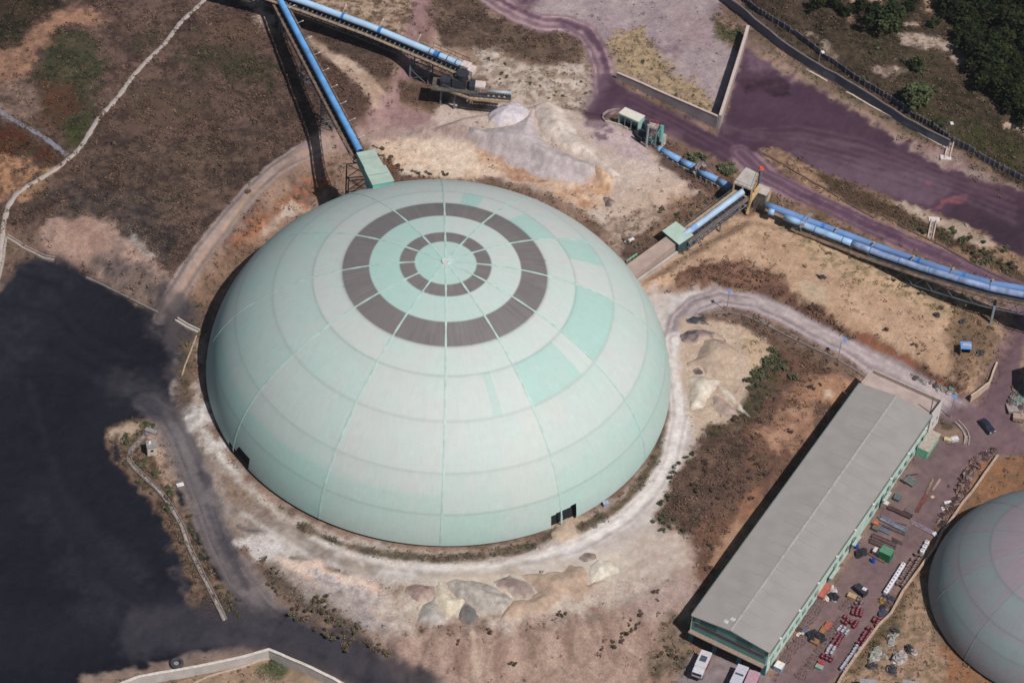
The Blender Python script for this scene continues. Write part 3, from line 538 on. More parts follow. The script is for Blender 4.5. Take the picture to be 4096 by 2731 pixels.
paint("2335,850 2352,800 2420,800 2420,990 2352,985 2325,930 2330,890", (168, 138, 118), (134, 110, 98), n='f', soft=1.5, warp=1, veg=(.1, .05, 0))
# north-east hillside behind the boundary wall
paint("1668,-300 1680,-30 1730,40 1800,98 1900,165 2000,228 2100,290 2200,345 2352,432 2900,740 2900,-600", (60, 50, 40), (84, 69, 56), soft=1.5, warp=.8, veg=(.7, .25, 0))
paint("1900,40 2000,70 2150,100 2250,250 2352,330 2352,430 2200,345 2080,250 2000,200", (58, 54, 38), (78, 66, 50), soft=8, warp=4, a=.6, veg=(.45, .45, 0))
paint("2070,260 2200,330 2352,410 2352,330 2200,280", (64, 66, 36), (76, 66, 44), soft=5, warp=2, a=.7, veg=(.2, .7, 0))
paint("2180,-60 2500,-60 2500,300 2352,260 2300,180 2240,120 2190,70", (38, 36, 26), (60, 50, 38), soft=4, warp=3, veg=(.2, .9, 0))
paint("2062,82 2100,78 2150,84 2195,105 2212,145 2200,150 2180,125 2150,112 2100,112 2068,100", (190, 170, 156), (130, 108, 96), n='f', soft=1.5, warp=1.2, veg=(.15, .03, 0))
paint("1988,152 2030,150 2055,145 2085,158 2075,175 2050,185 2010,168", (186, 166, 152), (120, 100, 86), n='f', soft=1.5, warp=1.4, veg=(.15, .03, 0))
paint("1952,-20 1970,-20 1968,20 1955,52 1943,50 1950,20", (196, 158, 128), (160, 128, 104), soft=1.5, warp=1, veg=(.03, 0, 0)); paint("1985,-30 2030,-30 2025,8 1995,5", (186, 152, 130), (150, 120, 100), soft=1.5, warp=1)
paint("2115,-30 2130,-30 2140,25 2128,25", (180, 146, 120), soft=1.5, warp=1); paint("2075,50 2110,58 2100,65 2075,60", (180, 152, 132), soft=1.2, warp=1)
stroke("2310,205 2330,235 2345,250 2370,262", 1.8, (176, 140, 112), soft=1.2, warp=1); stroke("2315,286 2340,290 2360,305", 2.2, (190, 164, 140), soft=1.2, warp=1)
stroke("1862,78 1880,82 1875,86", 1.2, (160, 140, 126), soft=1, warp=1, a=.8); stroke("1893,105 1905,120 1915,132", 2.0, (170, 150, 136), (110, 92, 80), soft=1.2, warp=1.2, a=.8)
stroke("1700,20 1760,70 1850,140 1950,205 2050,265 2150,320", 3.5, (96, 84, 76), (84, 70, 58), soft=1.5, warp=1, a=.8, veg=(.4, .3, 0))
lum_ = GC.mean(1, keepdims=True); GC = lum_ + (GC - lum_) * .95
LAYERS['coal_yard'] = np.maximum(LAYERS['coal_yard'], -np.minimum(LAYERS['island'], LAYERS['gravel']))
quiet = np.zeros(len(GX))
for k_ in ('coal_yard', 'ore_yard'): quiet = np.maximum(quiet, 1 - smooth(-.5, 1.5, LAYERS[k_]))
N4 = fbm(GX, GY, 1.15, 2, 99); amp_ = (1 - quiet * .75)
GC *= (1 + amp_ * (.30 * (N2 - .5) + .26 * (NV - .5) + .30 * (N4 - .5) + .12 * (N3 - .5)))[:, None]
for k_, c_ in (('coal_yard', 1.0),):
    m_ = (1 - smooth(-1, .5, LAYERS[k_])); VB *= 1 - m_; VG *= 1 - m_; VR *= 1 - m_
# low-contrast patches of thin and thick growth on the vegetated ground
vg_ = np.clip(VB + VG + VR, 0, 1); GC *= (1 + vg_ * (.55 * (fbm(GX * .8, GY * 1.3, 2.6, 4, 131) - .5) + .40 * (N1 - .5)))[:, None]
bare = np.maximum.reduce([1 - smooth(-1, .8, LAYERS[k_]) for k_ in ('coal_yard', 'ore_yard', 'haul_road', 'ring_road', 'dirt_road', 'ore_road', 'lower_road', 'yard')])
# small gullies and wheel ruts follow the paint noise a little
def interp_idx(x, y):
    i = np.clip(np.searchsorted(gx, x) - 1, 0, NX - 1); j = np.clip(np.searchsorted(gy, y) - 1, 0, NY - 1); return j * NX + i
ii, jj = np.meshgrid(np.arange(NX - 1), np.arange(NY - 1)); b0 = (jj * NX + ii).ravel()
FACES = np.c_[b0, b0 + 1, b0 + NX + 1, b0 + NX]
gm = vmat('earth', rough=.95, fine=.30, fscale=1.9, bump=.55)
GV = np.c_[GX, GY, GZ]
tag(mesh_np('ground', GV, FACES, gm, GC, True), kind='structure')
def sheet(name, key, lift, material):
    k = LAYERS[key]; fm = (k[FACES] < .25).all(1)
    F = FACES[fm]; used, inv = np.unique(F, return_inverse=True); V = GV[used].copy(); V[:, 2] += lift
    return tag(mesh_np(name, V, inv.reshape(F.shape), material, GC[used], True), kind='structure')
gm2 = vmat('packed_dust', rough=.9, fine=.12, fscale=1.4, bump=.25)
gm3 = vmat('coal_dust', rough=.85, fine=.12, fscale=1.2, bump=.35)
sheet('coal_yard', 'coal_yard', .012, gm3); sheet('haul_road', 'haul_road', .026, gm2)
sheet('ore_yard', 'ore_yard', .012, gm2); sheet('ore_road', 'ore_road', .026, gm2); sheet('lower_road', 'lower_road', .040, gm2)
sheet('ring_road', 'ring_road', .054, gm2); sheet('dirt_road', 'dirt_road', .068, gm2); sheet('yard', 'yard', .082, gm2)
# ---------------------------------------------------------------- the two storage domes
PHI0 = 0.0501983744
def dome(name, label, cx, cy, k, palette, nseg, sect_off, bands, tealness, seam_t, doors, floor, big):
    a, b, z0 = 52.2 * k, 35.3 * k, -1.5 * k
    root = thing(name, label, 'storage dome', (cx, cy, floor))
    NA, NT = (1560, 190) if big else (760, 110)
    tmax = math.acos(max(-1, (0.02 - z0) / b)) if z0 < 0.02 else math.pi / 2
    tmax = math.acos((0.02 - z0) / b)
    t = np.linspace(0.004, tmax, NT); az = np.linspace(0, 2 * np.pi, NA, endpoint=False)
    TT, AA = np.meshgrid(t, az, indexing='ij')
    r = a * np.sin(TT); z = z0 + b * np.cos(TT)
    fold = 0.02 * k
    X = r * np.cos(AA); Y = r * np.sin(AA)
    # colours by sheeting panel
    m = (-(AA + np.pi / 2 - sect_off) / (2 * np.pi / nseg)); sec = np.floor(m).astype(int) % nseg; fr = m - np.floor(m)
    bt = np.array([math.asin(min(1, q / 52.2)) for q in bands] + [tmax + 1]); bi = np.searchsorted(bt, TT)
    lo = np.concatenate([[0], bt])[bi]; hi = np.concatenate([bt, [tmax]])[bi]; hi = np.minimum(hi, tmax); fb = (TT - lo) / np.maximum(hi - lo, 1e-3)
    tl = tealness(sec, bi, fr, fb)
    sub = np.floor(fr * 5).astype(int); subr = np.floor(fb * 2.0).astype(int)
    hs = _hash(sec * 7 + sub, bi * 5 + subr, 5) - .5; hp = _hash(sec, bi, 9) - .5
    arc = AA * np.maximum(r, 3)
    st = vnoise(AA * 300, TT * 5, 3) * .5 + vnoise(AA * 700, TT * 14 + 9, 4) * .5 - .5          # streaks running down the sheets
    bl = fbm(X + 100, Y + 100, 7.0 * k, 4, 8) - .5
    rg = vnoise(AA * 40, TT * 90, 6) - .5
    fine_ = vnoise(AA * 1500 / (2 * np.pi) * 2, TT * 30, 14) - .5
    tl = np.clip(tl * .90 + .10 + hs * .20 + hp * .10 + st * .42 + bl * .45, 0, 1)[..., None]
    c = alb(palette[0]) * (1 - tl) + alb(palette[1]) * tl
    c = c * (1 + st[..., None] * .11 + fine_[..., None] * .07 + rg[..., None] * .03 + bl[..., None] * .06 + hs[..., None] * .03)
    # painted dark rings
    if palette[2] is not None:
        wob = (vnoise(AA * 90, TT * 0, 12) - .5) * .0016
        ring = (((TT + wob > bt[0]) & (TT + wob < bt[1])) | ((TT + wob > bt[2]) & (TT + wob < bt[3])))[..., None]
        dk = alb(palette[2]) * (1 + st[..., None] * .5 + bl[..., None] * .3 + hs[..., None] * .1)
        c = np.where(ring, dk, c)
    # grime below each horizontal joint, and the joint itself
    for q in seam_t:
        d = (TT - q) * a
        c = c * (1 - .17 * np.exp(-(d / .28) ** 2))[..., None] * (1 - .13 * np.exp(-np.clip(d, 0, 9) / 1.4) * (d > 0) * np.clip(.35 + 1.6 * st, 0, 1))[..., None]
    V = np.c_[X.ravel(), Y.ravel(), z.ravel()]
    i, j = np.meshgrid(np.arange(NT - 1), np.arange(NA), indexing='ij'); j2 = (j + 1) % NA
    F = np.c_[(i * NA + j).ravel(), ((i + 1) * NA + j).ravel(), ((i + 1) * NA + j2).ravel(), (i * NA + j2).ravel()]
    if doors:
        keep = np.ones(len(F), bool); za = z.ravel()[F].max(1); A0 = (az[j] + np.pi / NA).ravel()
        for d0, d1, h in doors:
            u = ((A0 - d0) % (2 * np.pi)) / ((d1 - d0) % (2 * np.pi)); hh = h(np.clip(u, 0, 1)) if callable(h) else h
            keep &= ~((u < 1) & (za < hh))
        F = F[keep]
    top = len(V); V = np.r_[V, [[0, 0, z0 + b]]]; c = np.r_[c.reshape(-1, 3), [c[0, 0]]]
    sm = vmat('dome_sheet', rough=.62, fine=.035, fscale=.5, bump=.02, spec=.35)
    o = mesh_np('shell', V, F, sm, c, True, root)
    mb = MB()
    for q in range(8):
        pass
    # ribs
    rm = mat('rib_big' if big else 'rib_small', palette[3], rough=.6, vary=.10, scale=.6)
    for q in range(nseg):
        A = -math.pi / 2 + sect_off - q * 2 * math.pi / nseg; mb = MB(); path = []; wv = []
        tt = np.linspace(.02, tmax * .999, 60)
        L = [];R = []
        for q2, tq in enumerate(tt):
            rr = a * math.sin(tq); zz = z0 + b * math.cos(tq); nrm = np.array([math.sin(tq) / a, math.cos(tq) / b]); nrm = nrm / np.linalg.norm(nrm)
            w = (.20 + .05 * math.sin(q2 * 1.7 + q)) * (k ** 1.3)
            er = np.array([math.cos(A), math.sin(A), 0]); et = np.array([-math.sin(A), math.cos(A), 0]); N = er * nrm[0] + np.array([0, 0, nrm[1]])
            P = er * rr + np.array([0, 0, zz])
            if doors and q2 > 50 and False: break
            L.append((P + et * w - N * .05, P + et * w + N * .07, P - et * w + N * .07, P - et * w - N * .05))
        Vv = [v for s4 in L for v in s4]; Ff = []
        for q2 in range(len(L) - 1):
            s0 = 4 * q2; s1 = s0 + 4; Ff += [(s0, s0 + 1, s1 + 1, s1), (s0 + 1, s0 + 2, s1 + 2, s1 + 1), (s0 + 2, s0 + 3, s1 + 3, s1 + 2)]
        mb.add(Vv, Ff); mb.build('rib', rm, root, local=True)
    # crown with its vents
    mb = MB(); mb.tube([(0, 0, z0 + b - .05), (0, 0, z0 + b + .35)], [1.1, .9], 24)
    mb.build('crown_cap', mat('cap_big' if big else 'cap_small', palette[0], rough=.6), root, local=True)
    # wall set back under the sheeting, coloured dark for the shaded gap and openings
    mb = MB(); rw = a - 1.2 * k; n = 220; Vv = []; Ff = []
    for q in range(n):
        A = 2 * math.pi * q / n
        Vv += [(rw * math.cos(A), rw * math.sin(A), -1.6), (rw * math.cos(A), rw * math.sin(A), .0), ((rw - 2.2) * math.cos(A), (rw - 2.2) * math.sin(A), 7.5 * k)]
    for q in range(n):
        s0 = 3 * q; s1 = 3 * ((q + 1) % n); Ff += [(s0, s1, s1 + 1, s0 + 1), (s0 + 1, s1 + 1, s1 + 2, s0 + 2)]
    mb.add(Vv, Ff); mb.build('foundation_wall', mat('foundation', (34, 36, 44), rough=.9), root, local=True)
    return root
def teal_main(sec, bi, fr, fb):
    # sec 0 lies to the left of the rib that faces the camera; sections count clockwise seen from above
    base = np.array([.62, .4, .5, .2, .16, .14, .16, .30, .62, .7])[np.clip(bi, 0, 9)]
    left = np.isin(sec, [2, 3]).astype(float) * .32 + np.isin(sec, [1, 4]) * .2 + (sec == 5) * .10
    base = base + left * (bi >= 5) + np.isin(sec, [1, 2, 3, 4]) * (bi <= 2) * .35 - np.isin(sec, [6, 7, 8, 9, 10]) * (bi == 2) * .25
    base = base + (bi == 7) * smooth(.45, .6, fb) * .38 * (sec < 6) - (bi == 7) * smooth(.5, .3, fb) * .12
    base = base + (bi == 6) * np.isin(sec, [2, 3]) * .12 - (bi == 6) * np.isin(sec, [0, 11]) * .06
    # fresh panels on the right-hand side
    fresh = ((bi == 5) & (sec == 10) & (fr > .25)) | ((bi == 5) & (sec == 9)) | ((bi == 5) & (sec == 8) & (fr < .45)) | ((bi == 4) & (sec == 7) & (fr > .30)) | ((bi == 4) & (sec == 6) & (fr > .3) & (fr < .62)) | ((bi == 4) & (sec == 11) & False)
    base = np.where(fresh, .92, base)
    base = np.where((bi == 5) & (sec == 11) & (fr > .36) & (fr < .47), .7, base)
    base = base + (bi == 7) * np.isin(sec, [10, 9, 8]) * .28 + (bi == 6) * (sec == 10) * .1 + (bi == 6) * (sec == 9) * (fr < .3) * .2
    return base
def azof(u, v, z=0.0, s=1.0):
    p = at(u, v, z, s); return math.atan2(p[1], p[0])
d0 = azof(2214, 2121, .3, 1.0); d1 = azof(2313, 2070, .3, 1.0); e0 = azof(928, 1772, .3, 1.0); e1 = azof(989, 1874, .3, 1.0)
BANDS = [6.65, 9.9, 16.5, 22.55, 28.8, 37.4, 45.6, 50.3]
SEAMS = [math.asin(q / 52.2) for q in BANDS[3:]]
dome('storage_dome', 'huge pale green sheeted storage dome with two brown rings round its crown', 0, 0, 1.0,
     [(209, 212, 209), (174, 207, 199), (124, 118, 118), (184, 210, 203)], 12, PHI0, BANDS, teal_main, SEAMS,
     [(d0, d1, lambda u: np.where(u < .30, 1.0, np.where(u < .75, 3.3, 3.8)) * 0 + 3.6 + .5 * u), (e0, e1, lambda u: 1.4 + 1.8 * smooth(.35, .5, u))], 0.0, True)
def teal_small(sec, bi, fr, fb):
    base = np.where(bi < 4, .08, .70); base = np.where((bi >= 4) & (fr < .14), .38, base); base = np.where((bi == 5) & (fb < .3), .4, base); return base - (bi > 6) * .3
p2 = at(4240, 2400, -3.6, 1.0)
dome('storage_dome', 'smaller dusty grey green storage dome with a mauve crown, cut off by the right edge', p2[0], p2[1], .545,
     [(156, 140, 148), (134, 152, 154), None, (134, 148, 150)], 12, PHI0 + .12, [3, 8, 20, 32, 43, 48.5, 51.0], teal_small, [math.asin(32 / 52.2), math.asin(43 / 52.2), math.asin(48.5 / 52.2)], [], -3.6, False)
# sand spilling out of the open doorway
# ---------------------------------------------------------------- conveyors and their machinery
BLUE = mat('blue_cover', (112, 176, 238), rough=.5, vary=.16, scale=.35, spec=.4)
BLUEF = mat('faded_blue_cover', (152, 170, 206), rough=.6, vary=.26, scale=.5)
BLUED = mat('fresh_blue_band', (60, 130, 205), rough=.45)
PALEB = mat('pale_blue_cover', (176, 200, 226), rough=.5, vary=.12, scale=.4)
BROWN = mat('rusty_walkway', (128, 104, 88), rough=.9, vary=.3, scale=.7)
STEEL = mat('grey_steel', (112, 120, 130), rough=.6, vary=.15)
DARKS = mat('dark_machinery', (52, 54, 62), rough=.7, vary=.3, scale=1.2)
TAN = mat('dusty_frame', (180, 156, 128), rough=.9, vary=.2)
CONC = mat('concrete', (190, 180, 174), rough=.9, vary=.12, scale=.5, bump=.15)
CONCD = mat('old_concrete', (160, 146, 140), rough=.95, vary=.18, scale=.6, bump=.2)
WHITE = mat('white_paint', (226, 222, 220), rough=.6, vary=.08)
GREENP = mat('pale_green_sheet', (188, 207, 194), rough=.6, vary=.07, scale=.4)
TEAL = mat('teal_sheet', (112, 182, 172), rough=.6, vary=.12, scale=.5)
def V3(p): return Vector([float(q) for q in p])
def lerp(a, b, t): return a + (b - a) * t
def resample(path, step):
    P = [V3(p) for p in path]; out = [P[0]]; acc = 0
    for a, b in zip(P[:-1], P[1:]):
        L = (b - a).length; n = max(1, int(round(L / step)))
        for i in range(1, n + 1): out.append(a.lerp(b, i / n))
    return out
def gallery(root, path, r, covers, walk=(), truss=None, bands=(), hood=1.0, joints=None, shadow_belt=True, gap=None):
    """a conveyor in its tubular cover; covers: list of (offset sideways, offset up, material)"""
    P = resample(path, 2.4)
    def off(side, up, pts=P):
        out = []
        for i, p in enumerate(pts):
            d = (pts[min(i + 1, len(pts) - 1)] - pts[max(i - 1, 0)]).normalized(); x = d.cross(Vector((0, 0, 1))).normalized(); out.append(p + x * side + Vector((0, 0, up)))
        return out
    for side, up, m_, segs in covers:
        C = off(side, up)
        if segs is None: segs = [(0, len(C) - 1)]
        for s0, s1 in segs:
            mb = MB(); c2 = C[s0:s1 + 1]
            mb.tube(c2, r, 18, cap=False, arc=(-.25 * math.pi, 1.25 * math.pi)); mb.tube(c2, r - .05, 18, cap=False, arc=(-.25 * math.pi, 1.25 * math.pi))
            mb.build('tube_cover', m_, root, smooth_=True)
        if joints:
            mb = MB()
            for q in range(joints, len(C) - 1, joints):
                d = (C[q + 1] - C[q]).normalized(); mb.tube([C[q] - d * .05, C[q] + d * .05], r + .035, 18, cap=False, arc=(-.25 * math.pi, 1.25 * math.pi))
            if mb.n: mb.build('cover_joints', m_, root)
    for side, up, q, m_ in bands:
        C = off(side, up)
        for s0, ln in q:
            mb = MB(); d = (C[min(s0 + 1, len(C) - 1)] - C[s0]).normalized(); mb.tube([C[s0], C[s0] + d * ln], r + .02, 18, cap=False, arc=(-.25 * math.pi, 1.25 * math.pi))
            mb.build('cover_band', m_, root, smooth_=True)
    for side, up, w, m_, rail in walk:
        C = off(side, up); mb = MB()
        for a, b in zip(C[:-1], C[1:]): mb.beam(a, b, w, .10)
        wk_ = mb.build('walkway', m_, root)
        if rail:
            mb = MB(); sg = rail
            A1 = off(side + sg * w / 2, up + 1.0); A2 = off(side + sg * w / 2, up + .55); A0 = off(side + sg * w / 2, up)
            for a, b in zip(A1[:-1], A1[1:]): mb.beam(a, b, .06, .06)
            for a, b in zip(A2[:-1], A2[1:]): mb.beam(a, b, .045, .045)
            for a, b in zip(A0[::1], A1[::1]): mb.beam(a, b, .05, .05)
            mb.build('handrail', STEEL, wk_)
    if truss:
        hw, top, bot, m_ = truss; mb = MB()
        TL, TR, BL, BR = off(-hw, top), off(hw, top), off(-hw, bot), off(hw, bot)
        for A in (TL, TR, BL, BR):
            for a, b in zip(A[:-1], A[1:]): mb.beam(a, b, .16, .16)
        for q in range(len(TL)):
            mb.beam(TL[q], BL[q], .1, .1); mb.beam(TR[q], BR[q], .1, .1); mb.beam(TL[q], TR[q], .1, .1); mb.beam(BL[q], BR[q], .1, .1)
            if q + 1 < len(TL):
                a, b = (q, q + 1) if q % 2 else (q + 1, q)
                mb.beam(TL[a], BL[b], .1, .1); mb.beam(TR[a], BR[b], .1, .1); mb.beam(BL[a], BR[b], .08, .08)
        mb.build('lattice_truss', m_, root)
        if shadow_belt:
            mb = MB(); C = off(0, (top + bot) / 2)
            for a, b in zip(C[:-1], C[1:]): mb.beam(a, b, hw * 1.8, .06)  # belt widened into a solid deck so the gallery casts a filled shadow
            mb.build('shadow_belt', DARKS, root)
    return P, off
def trestle(root, a, b, top_a, top_b, w=.28, m_=None, name='trestle', cross=3, base=None):
    """a braced steel leg pair under a gallery; a, b ground points"""
    mb = MB(); a = V3(a); b = V3(b); A = Vector((a.x, a.y, top_a)); B = Vector((b.x, b.y, top_b)); a.z -= .4; b.z -= .4
    mb.beam(a, A, w, w); mb.beam(b, B, w, w)
    for q in range(cross):
        t0 = q / cross; t1 = (q + 1) / cross
        mb.beam(a.lerp(A, t0), b.lerp(B, t1), .14, .14); mb.beam(b.lerp(B, t0), a.lerp(A, t1), .14, .14); mb.beam(a.lerp(A, t1), b.lerp(B, t1), .18, .18)
    mb.build(name, m_ or STEEL, root)
# --- gallery feeding the dome
zA, zB = 11.2, 19.0
pA = at(*T('d3', "400,0")[0], zA); pB = at(*T('c9', "1050,445")[0], zB)
ext = pA + (pA - pB) * .35
g1 = thing('conveyor_gallery', 'bright blue tubular conveyor gallery climbing on lattice legs to the big dome', 'conveyor', (float(pB[0]), float(pB[1]), gz(pB[0], pB[1])))
P1, off1 = gallery(g1, [ext, pA, lerp(pA, pB, .5) , pB], .80, [(0, 0, BLUE, None)], walk=[(1.75, -.75, .55, BROWN, 0), (-1.55, -.75, .4, BROWN, 0)], truss=(1.5, -1.0, -3.0, STEEL))
C = off1(-.9, .5); C2 = off1(-2.1, .9); mb = None
for q in range(3, len(C), 3):
    mb = MB(); mb.beam(C[q], C2[q], .06, .06); mb.beam(C2[q], C2[q] + (C2[q] - C[q]).normalized() * .5, .2, .08); mb.build('lamp_arm', WHITE, g1)
R0 = off1(.9, -.85); R1 = off1(1.6, -.85)
for a, b in list(zip(R0, R1))[4:]: rung = MB(); rung.beam(a, b, .14, .12); rung.build('rung', DARKS, g1)
for q in (5, 12, 20, 27):
    if q < len(P1):
        a, b = off1(1.5, 0)[q], off1(-1.5, 0)[q]; trestle(g1, (a.x, a.y, gz(a.x, a.y)), (b.x, b.y, gz(b.x, b.y)), a.z - 3.0, b.z - 3.0, w=.3)
# --- head house on the dome
n_l, n_r = at(*T('c9', "955,470")[0], zB + 1.3), at(*T('c9', "1410,385")[0], zB + 1.3)
f_l, f_r = at(*T('c9', "1385,1290")[0], zB + 4.0), at(*T('c9', "1895,1195")[0], zB + 4.0)
hh = thing('head_house', 'pale green sloping head house straddling the edge of the big dome', 'conveyor house', (float(n_l[0]), float(n_l[1]), gz(n_l[0], n_l[1])))
def slab(quadpts, depth, mbx=None):
    mbx = mbx or MB(); Q4 = [V3(p) for p in quadpts]; V = Q4 + [q - Vector((0, 0, depth)) for q in Q4]
    mbx.add(V, [(0, 1, 2, 3), (7, 6, 5, 4), (0, 4, 5, 1), (1, 5, 6, 2), (2, 6, 7, 3), (3, 7, 4, 0)]); return mbx
m1 = .54
ml, mr = lerp(n_l, f_l, m1), lerp(n_r, f_r, m1)
# walls of the two halves, the lower half a little wider
ax_ = (n_r - n_l) / np.linalg.norm(n_r - n_l)
w1 = slab([n_l + ax_ * .1, n_r - ax_ * .1, mr - ax_ * .1, ml + ax_ * .1], 3.3); w1.build('upper_walls', TEAL, hh)
w2 = slab([ml - ax_ * .12, mr + ax_ * .25, f_r + ax_ * .12 + (f_r - mr) * .06, f_l - ax_ * .12 + (f_l - ml) * .06], 4.2)
w2.build('lower_walls', TEAL, hh)
up_ = np.array([0, 0, .12])
_m = slab([n_l - ax_ * .05 + up_, n_r + ax_ * .05 + up_, mr + ax_ * .05 + up_, ml - ax_ * .05 + up_], .14, None)
ur_ = _m.build('upper_roof', GREENP, hh)
slab([ml - ax_ * .3 + up_ * 3, mr + ax_ * .42 + up_ * 3, f_r + ax_ * .3 + up_ * 2 + (f_r - mr) * .07, f_l - ax_ * .3 + up_ * 2 + (f_l - ml) * .07], .16).build('lower_roof', GREENP, hh)
sm_ = MB()
sm_.beam(lerp(n_l, ml, .45) + up_ * 1.6, lerp(n_r, mr, .45) + up_ * 1.6, .07, .05); sm_.build('roof_seam', mat('seam', (160, 172, 160)), ur_)
sm_ = MB(); sm_.beam(lerp(ml, f_l, .5) + up_ * 3.6, lerp(mr, f_r, .5) + up_ * 3.6, .07, .05); sm_.build('roof_seam', mat('seam', None), hh)
q_ = T('c9', "720,1440")[0]; a = Q('c9', 700, 1480, BASE + .3); b = at(*T('c9', "1180,1330")[0], .5)
ta = at(*T('c9', "725,480")[0], 17.0)
for (cx_, cy_, tz_) in ((float(n_l[0]) - 2.2, float(n_l[1]) + .2, 16.5), (float(n_l[0]) - 1.4, float(n_l[1]) - 6.5, 17.5)):
    trestle(hh, (cx_, cy_, gz(cx_, cy_)), (cx_ + 5.2, cy_ + 1.1, gz(cx_ + 5.2, cy_ + 1.1)), tz_, tz_, w=.34, m_=DARKS, name='support_frame', cross=4)
pf = MB(); a = V3(at(*T('c9', "770,400")[0], 17.5)); b = V3(at(*T('c9', "890,660")[0], 18.3)); pf.beam(a, b, .8, .1); pf.build('access_platform', TAN, hh)
# --- stacker gallery
h2 = 8.2
cpts = [T('d3', "560,-25")[0], T('d3', "740,35")[0], T('d3', "1600,350")[0], T('d3', "2352,665")[0], T('c5', "1235,480")[0]]
def gat(uv, h):
    g = g3([uv])[0]
    for _ in range(3): g = at(uv[0], uv[1], gz(g[0], g[1]) + h); g[2] = gz(g[0], g[1]) + h
    return g
zz2 = [gz(*g3([c_])[0][:2]) for c_ in cpts]
path2 = [at(c_[0], c_[1], z_) for c_, z_ in zip(cpts, [11.9, 11.6, 10.4, 9.2, 8.6])]
path2 = [path2[0] + (path2[0] - path2[1]) * 5] + path2
g2 = thing('conveyor_gallery', 'light blue tubular conveyor gallery on a long grey truss, ending above the stacker', 'conveyor', tuple(float(q) for q in path2[-1][:2]) + (gz(*path2[-1][:2]),))
P2, off2 = gallery(g2, path2, .82, [(0, 0, PALEB if False else mat('sky_blue_cover', (178, 210, 240), rough=.45, vary=.08, scale=.3), None)], walk=[(2.3, -1.0, .7, TAN, 1), (-1.35, -.8, .25, BROWN, 0)], truss=(1.75, -1.3, -3.4, STEEL),
     bands=[(0, 0, [(int(len(resample(path2, 2.4)) * .62), .9), (int(len(resample(path2, 2.4)) * .47), .7), (len(resample(path2, 2.4)) - 4, 1.6)], BLUED)])
R0 = off2(.8, -1.0); R1 = off2(2.1, -1.05); pr_ = []
for a, b, c_, d_ in zip(R0[:-1], R0[1:], R1[:-1], R1[1:]): pr_ += [(a, c_), (a.lerp(b, .5), c_.lerp(d_, .5))]
for a, b in pr_[-96:]: rung = MB(); rung.beam(a, b, .18, .1); rung.build('rung', BROWN, g2)
C = off2(-.9, .6); C2 = off2(-2.4, 1.2)
for q in range(4, len(C) - 3, 4):
    mb = MB(); mb.beam(C[q], C2[q], .06, .06); mb.beam(C2[q], C2[q] + (C2[q] - C[q]).normalized() * .5, .2, .08); mb.build('lamp_arm', WHITE, g2)
# braced portal under its end
fa = Q('c5', 340, 680); fb = Q('c5', 650, 800)
ta_ = 7.6 + fa[2] - 1.6
trestle(g2, fa, fb, fa[2] + 5.6, fb[2] + 5.6, w=.42, name='portal_frame', cross=2)
dx_, dy_ = (V3(fb) - V3(fa)).x, (V3(fb) - V3(fa)).y; nn_ = Vector((-dy_, dx_, 0)).normalized() * 3.0
fa2 = V3(fa) + nn_; fb2 = V3(fb) + nn_
trestle(g2, (fa2.x, fa2.y, gz(fa2.x, fa2.y)), (fb2.x, fb2.y, gz(fb2.x, fb2.y)), fa[2] + 5.6, fb[2] + 5.6, w=.36, name='portal_frame', cross=2)
# the white drive housing at the tip
e0_, e1_ = P2[-1], P2[-2]; d_ = (e0_ - e1_).normalized(); ang = math.atan2(d_.y, d_.x)
mb = MB(); mb.box((e0_.x + d_.x * 1.0, e0_.y + d_.y * 1.0, e0_.z + .1), (2.2, 2.2, 1.7), ang); mb.box((e0_.x + d_.x * 2.7, e0_.y + d_.y * 2.7, e0_.z - .5), (1.5, 2.4, 1.6), ang); mb.build('drive_housing', mat('dusty_white', (216, 200, 196), vary=.12), g2, bevel=.08)
mb = MB()
for s_ in (1, -1):
    a_ = e0_ - d_ * 9 + d_.cross(Vector((0, 0, 1))) * (-1.9 if s_ > 0 else 1.9) + Vector((0, 0, .2)); b_ = a_ + d_ * 10
    for hh_ in (0, 1.1): mb.beam(a_ + Vector((0, 0, hh_)), b_ + Vector((0, 0, hh_)), .09, .09)
    for q in range(6): mb.beam(a_.lerp(b_, q / 5), a_.lerp(b_, q / 5) + Vector((0, 0, 1.1)), .09, .09)
for q in range(4):
    c_ = e0_ - d_ * (1.5 + 2.4 * q); x_ = d_.cross(Vector((0, 0, 1)))
    mb.tube([c_ + x_ * math.cos(t) * 1.15 + Vector((0, 0, math.sin(t) * 1.15)) for t in np.linspace(0, math.pi, 9)], .07, 6)
mb.build('maintenance_frame', DARKS, g2)
mb = MB(); a_ = V3(at(*T('c5', "450,90")[0], 9.0)); b_ = V3(at(*T('c5', "540,75")[0], 9.4)); c_ = V3(at(*T('c5', "740,170")[0], 9.2)); mb.tube([a_, b_, c_], .12, 8); mb.build('cable_pipe', TAN, g2)
mb = MB()
for hgt, r_ in ((0, 1.0),):
    c_ = e0_ + d_ * .5; mb.tube([(c_.x, c_.y, c_.z - 1.2), (c_.x + .4, c_.y - .8, c_.z - 4.4)], [1.3, .8], 10)
mb.build('discharge_chute', DARKS, g2)
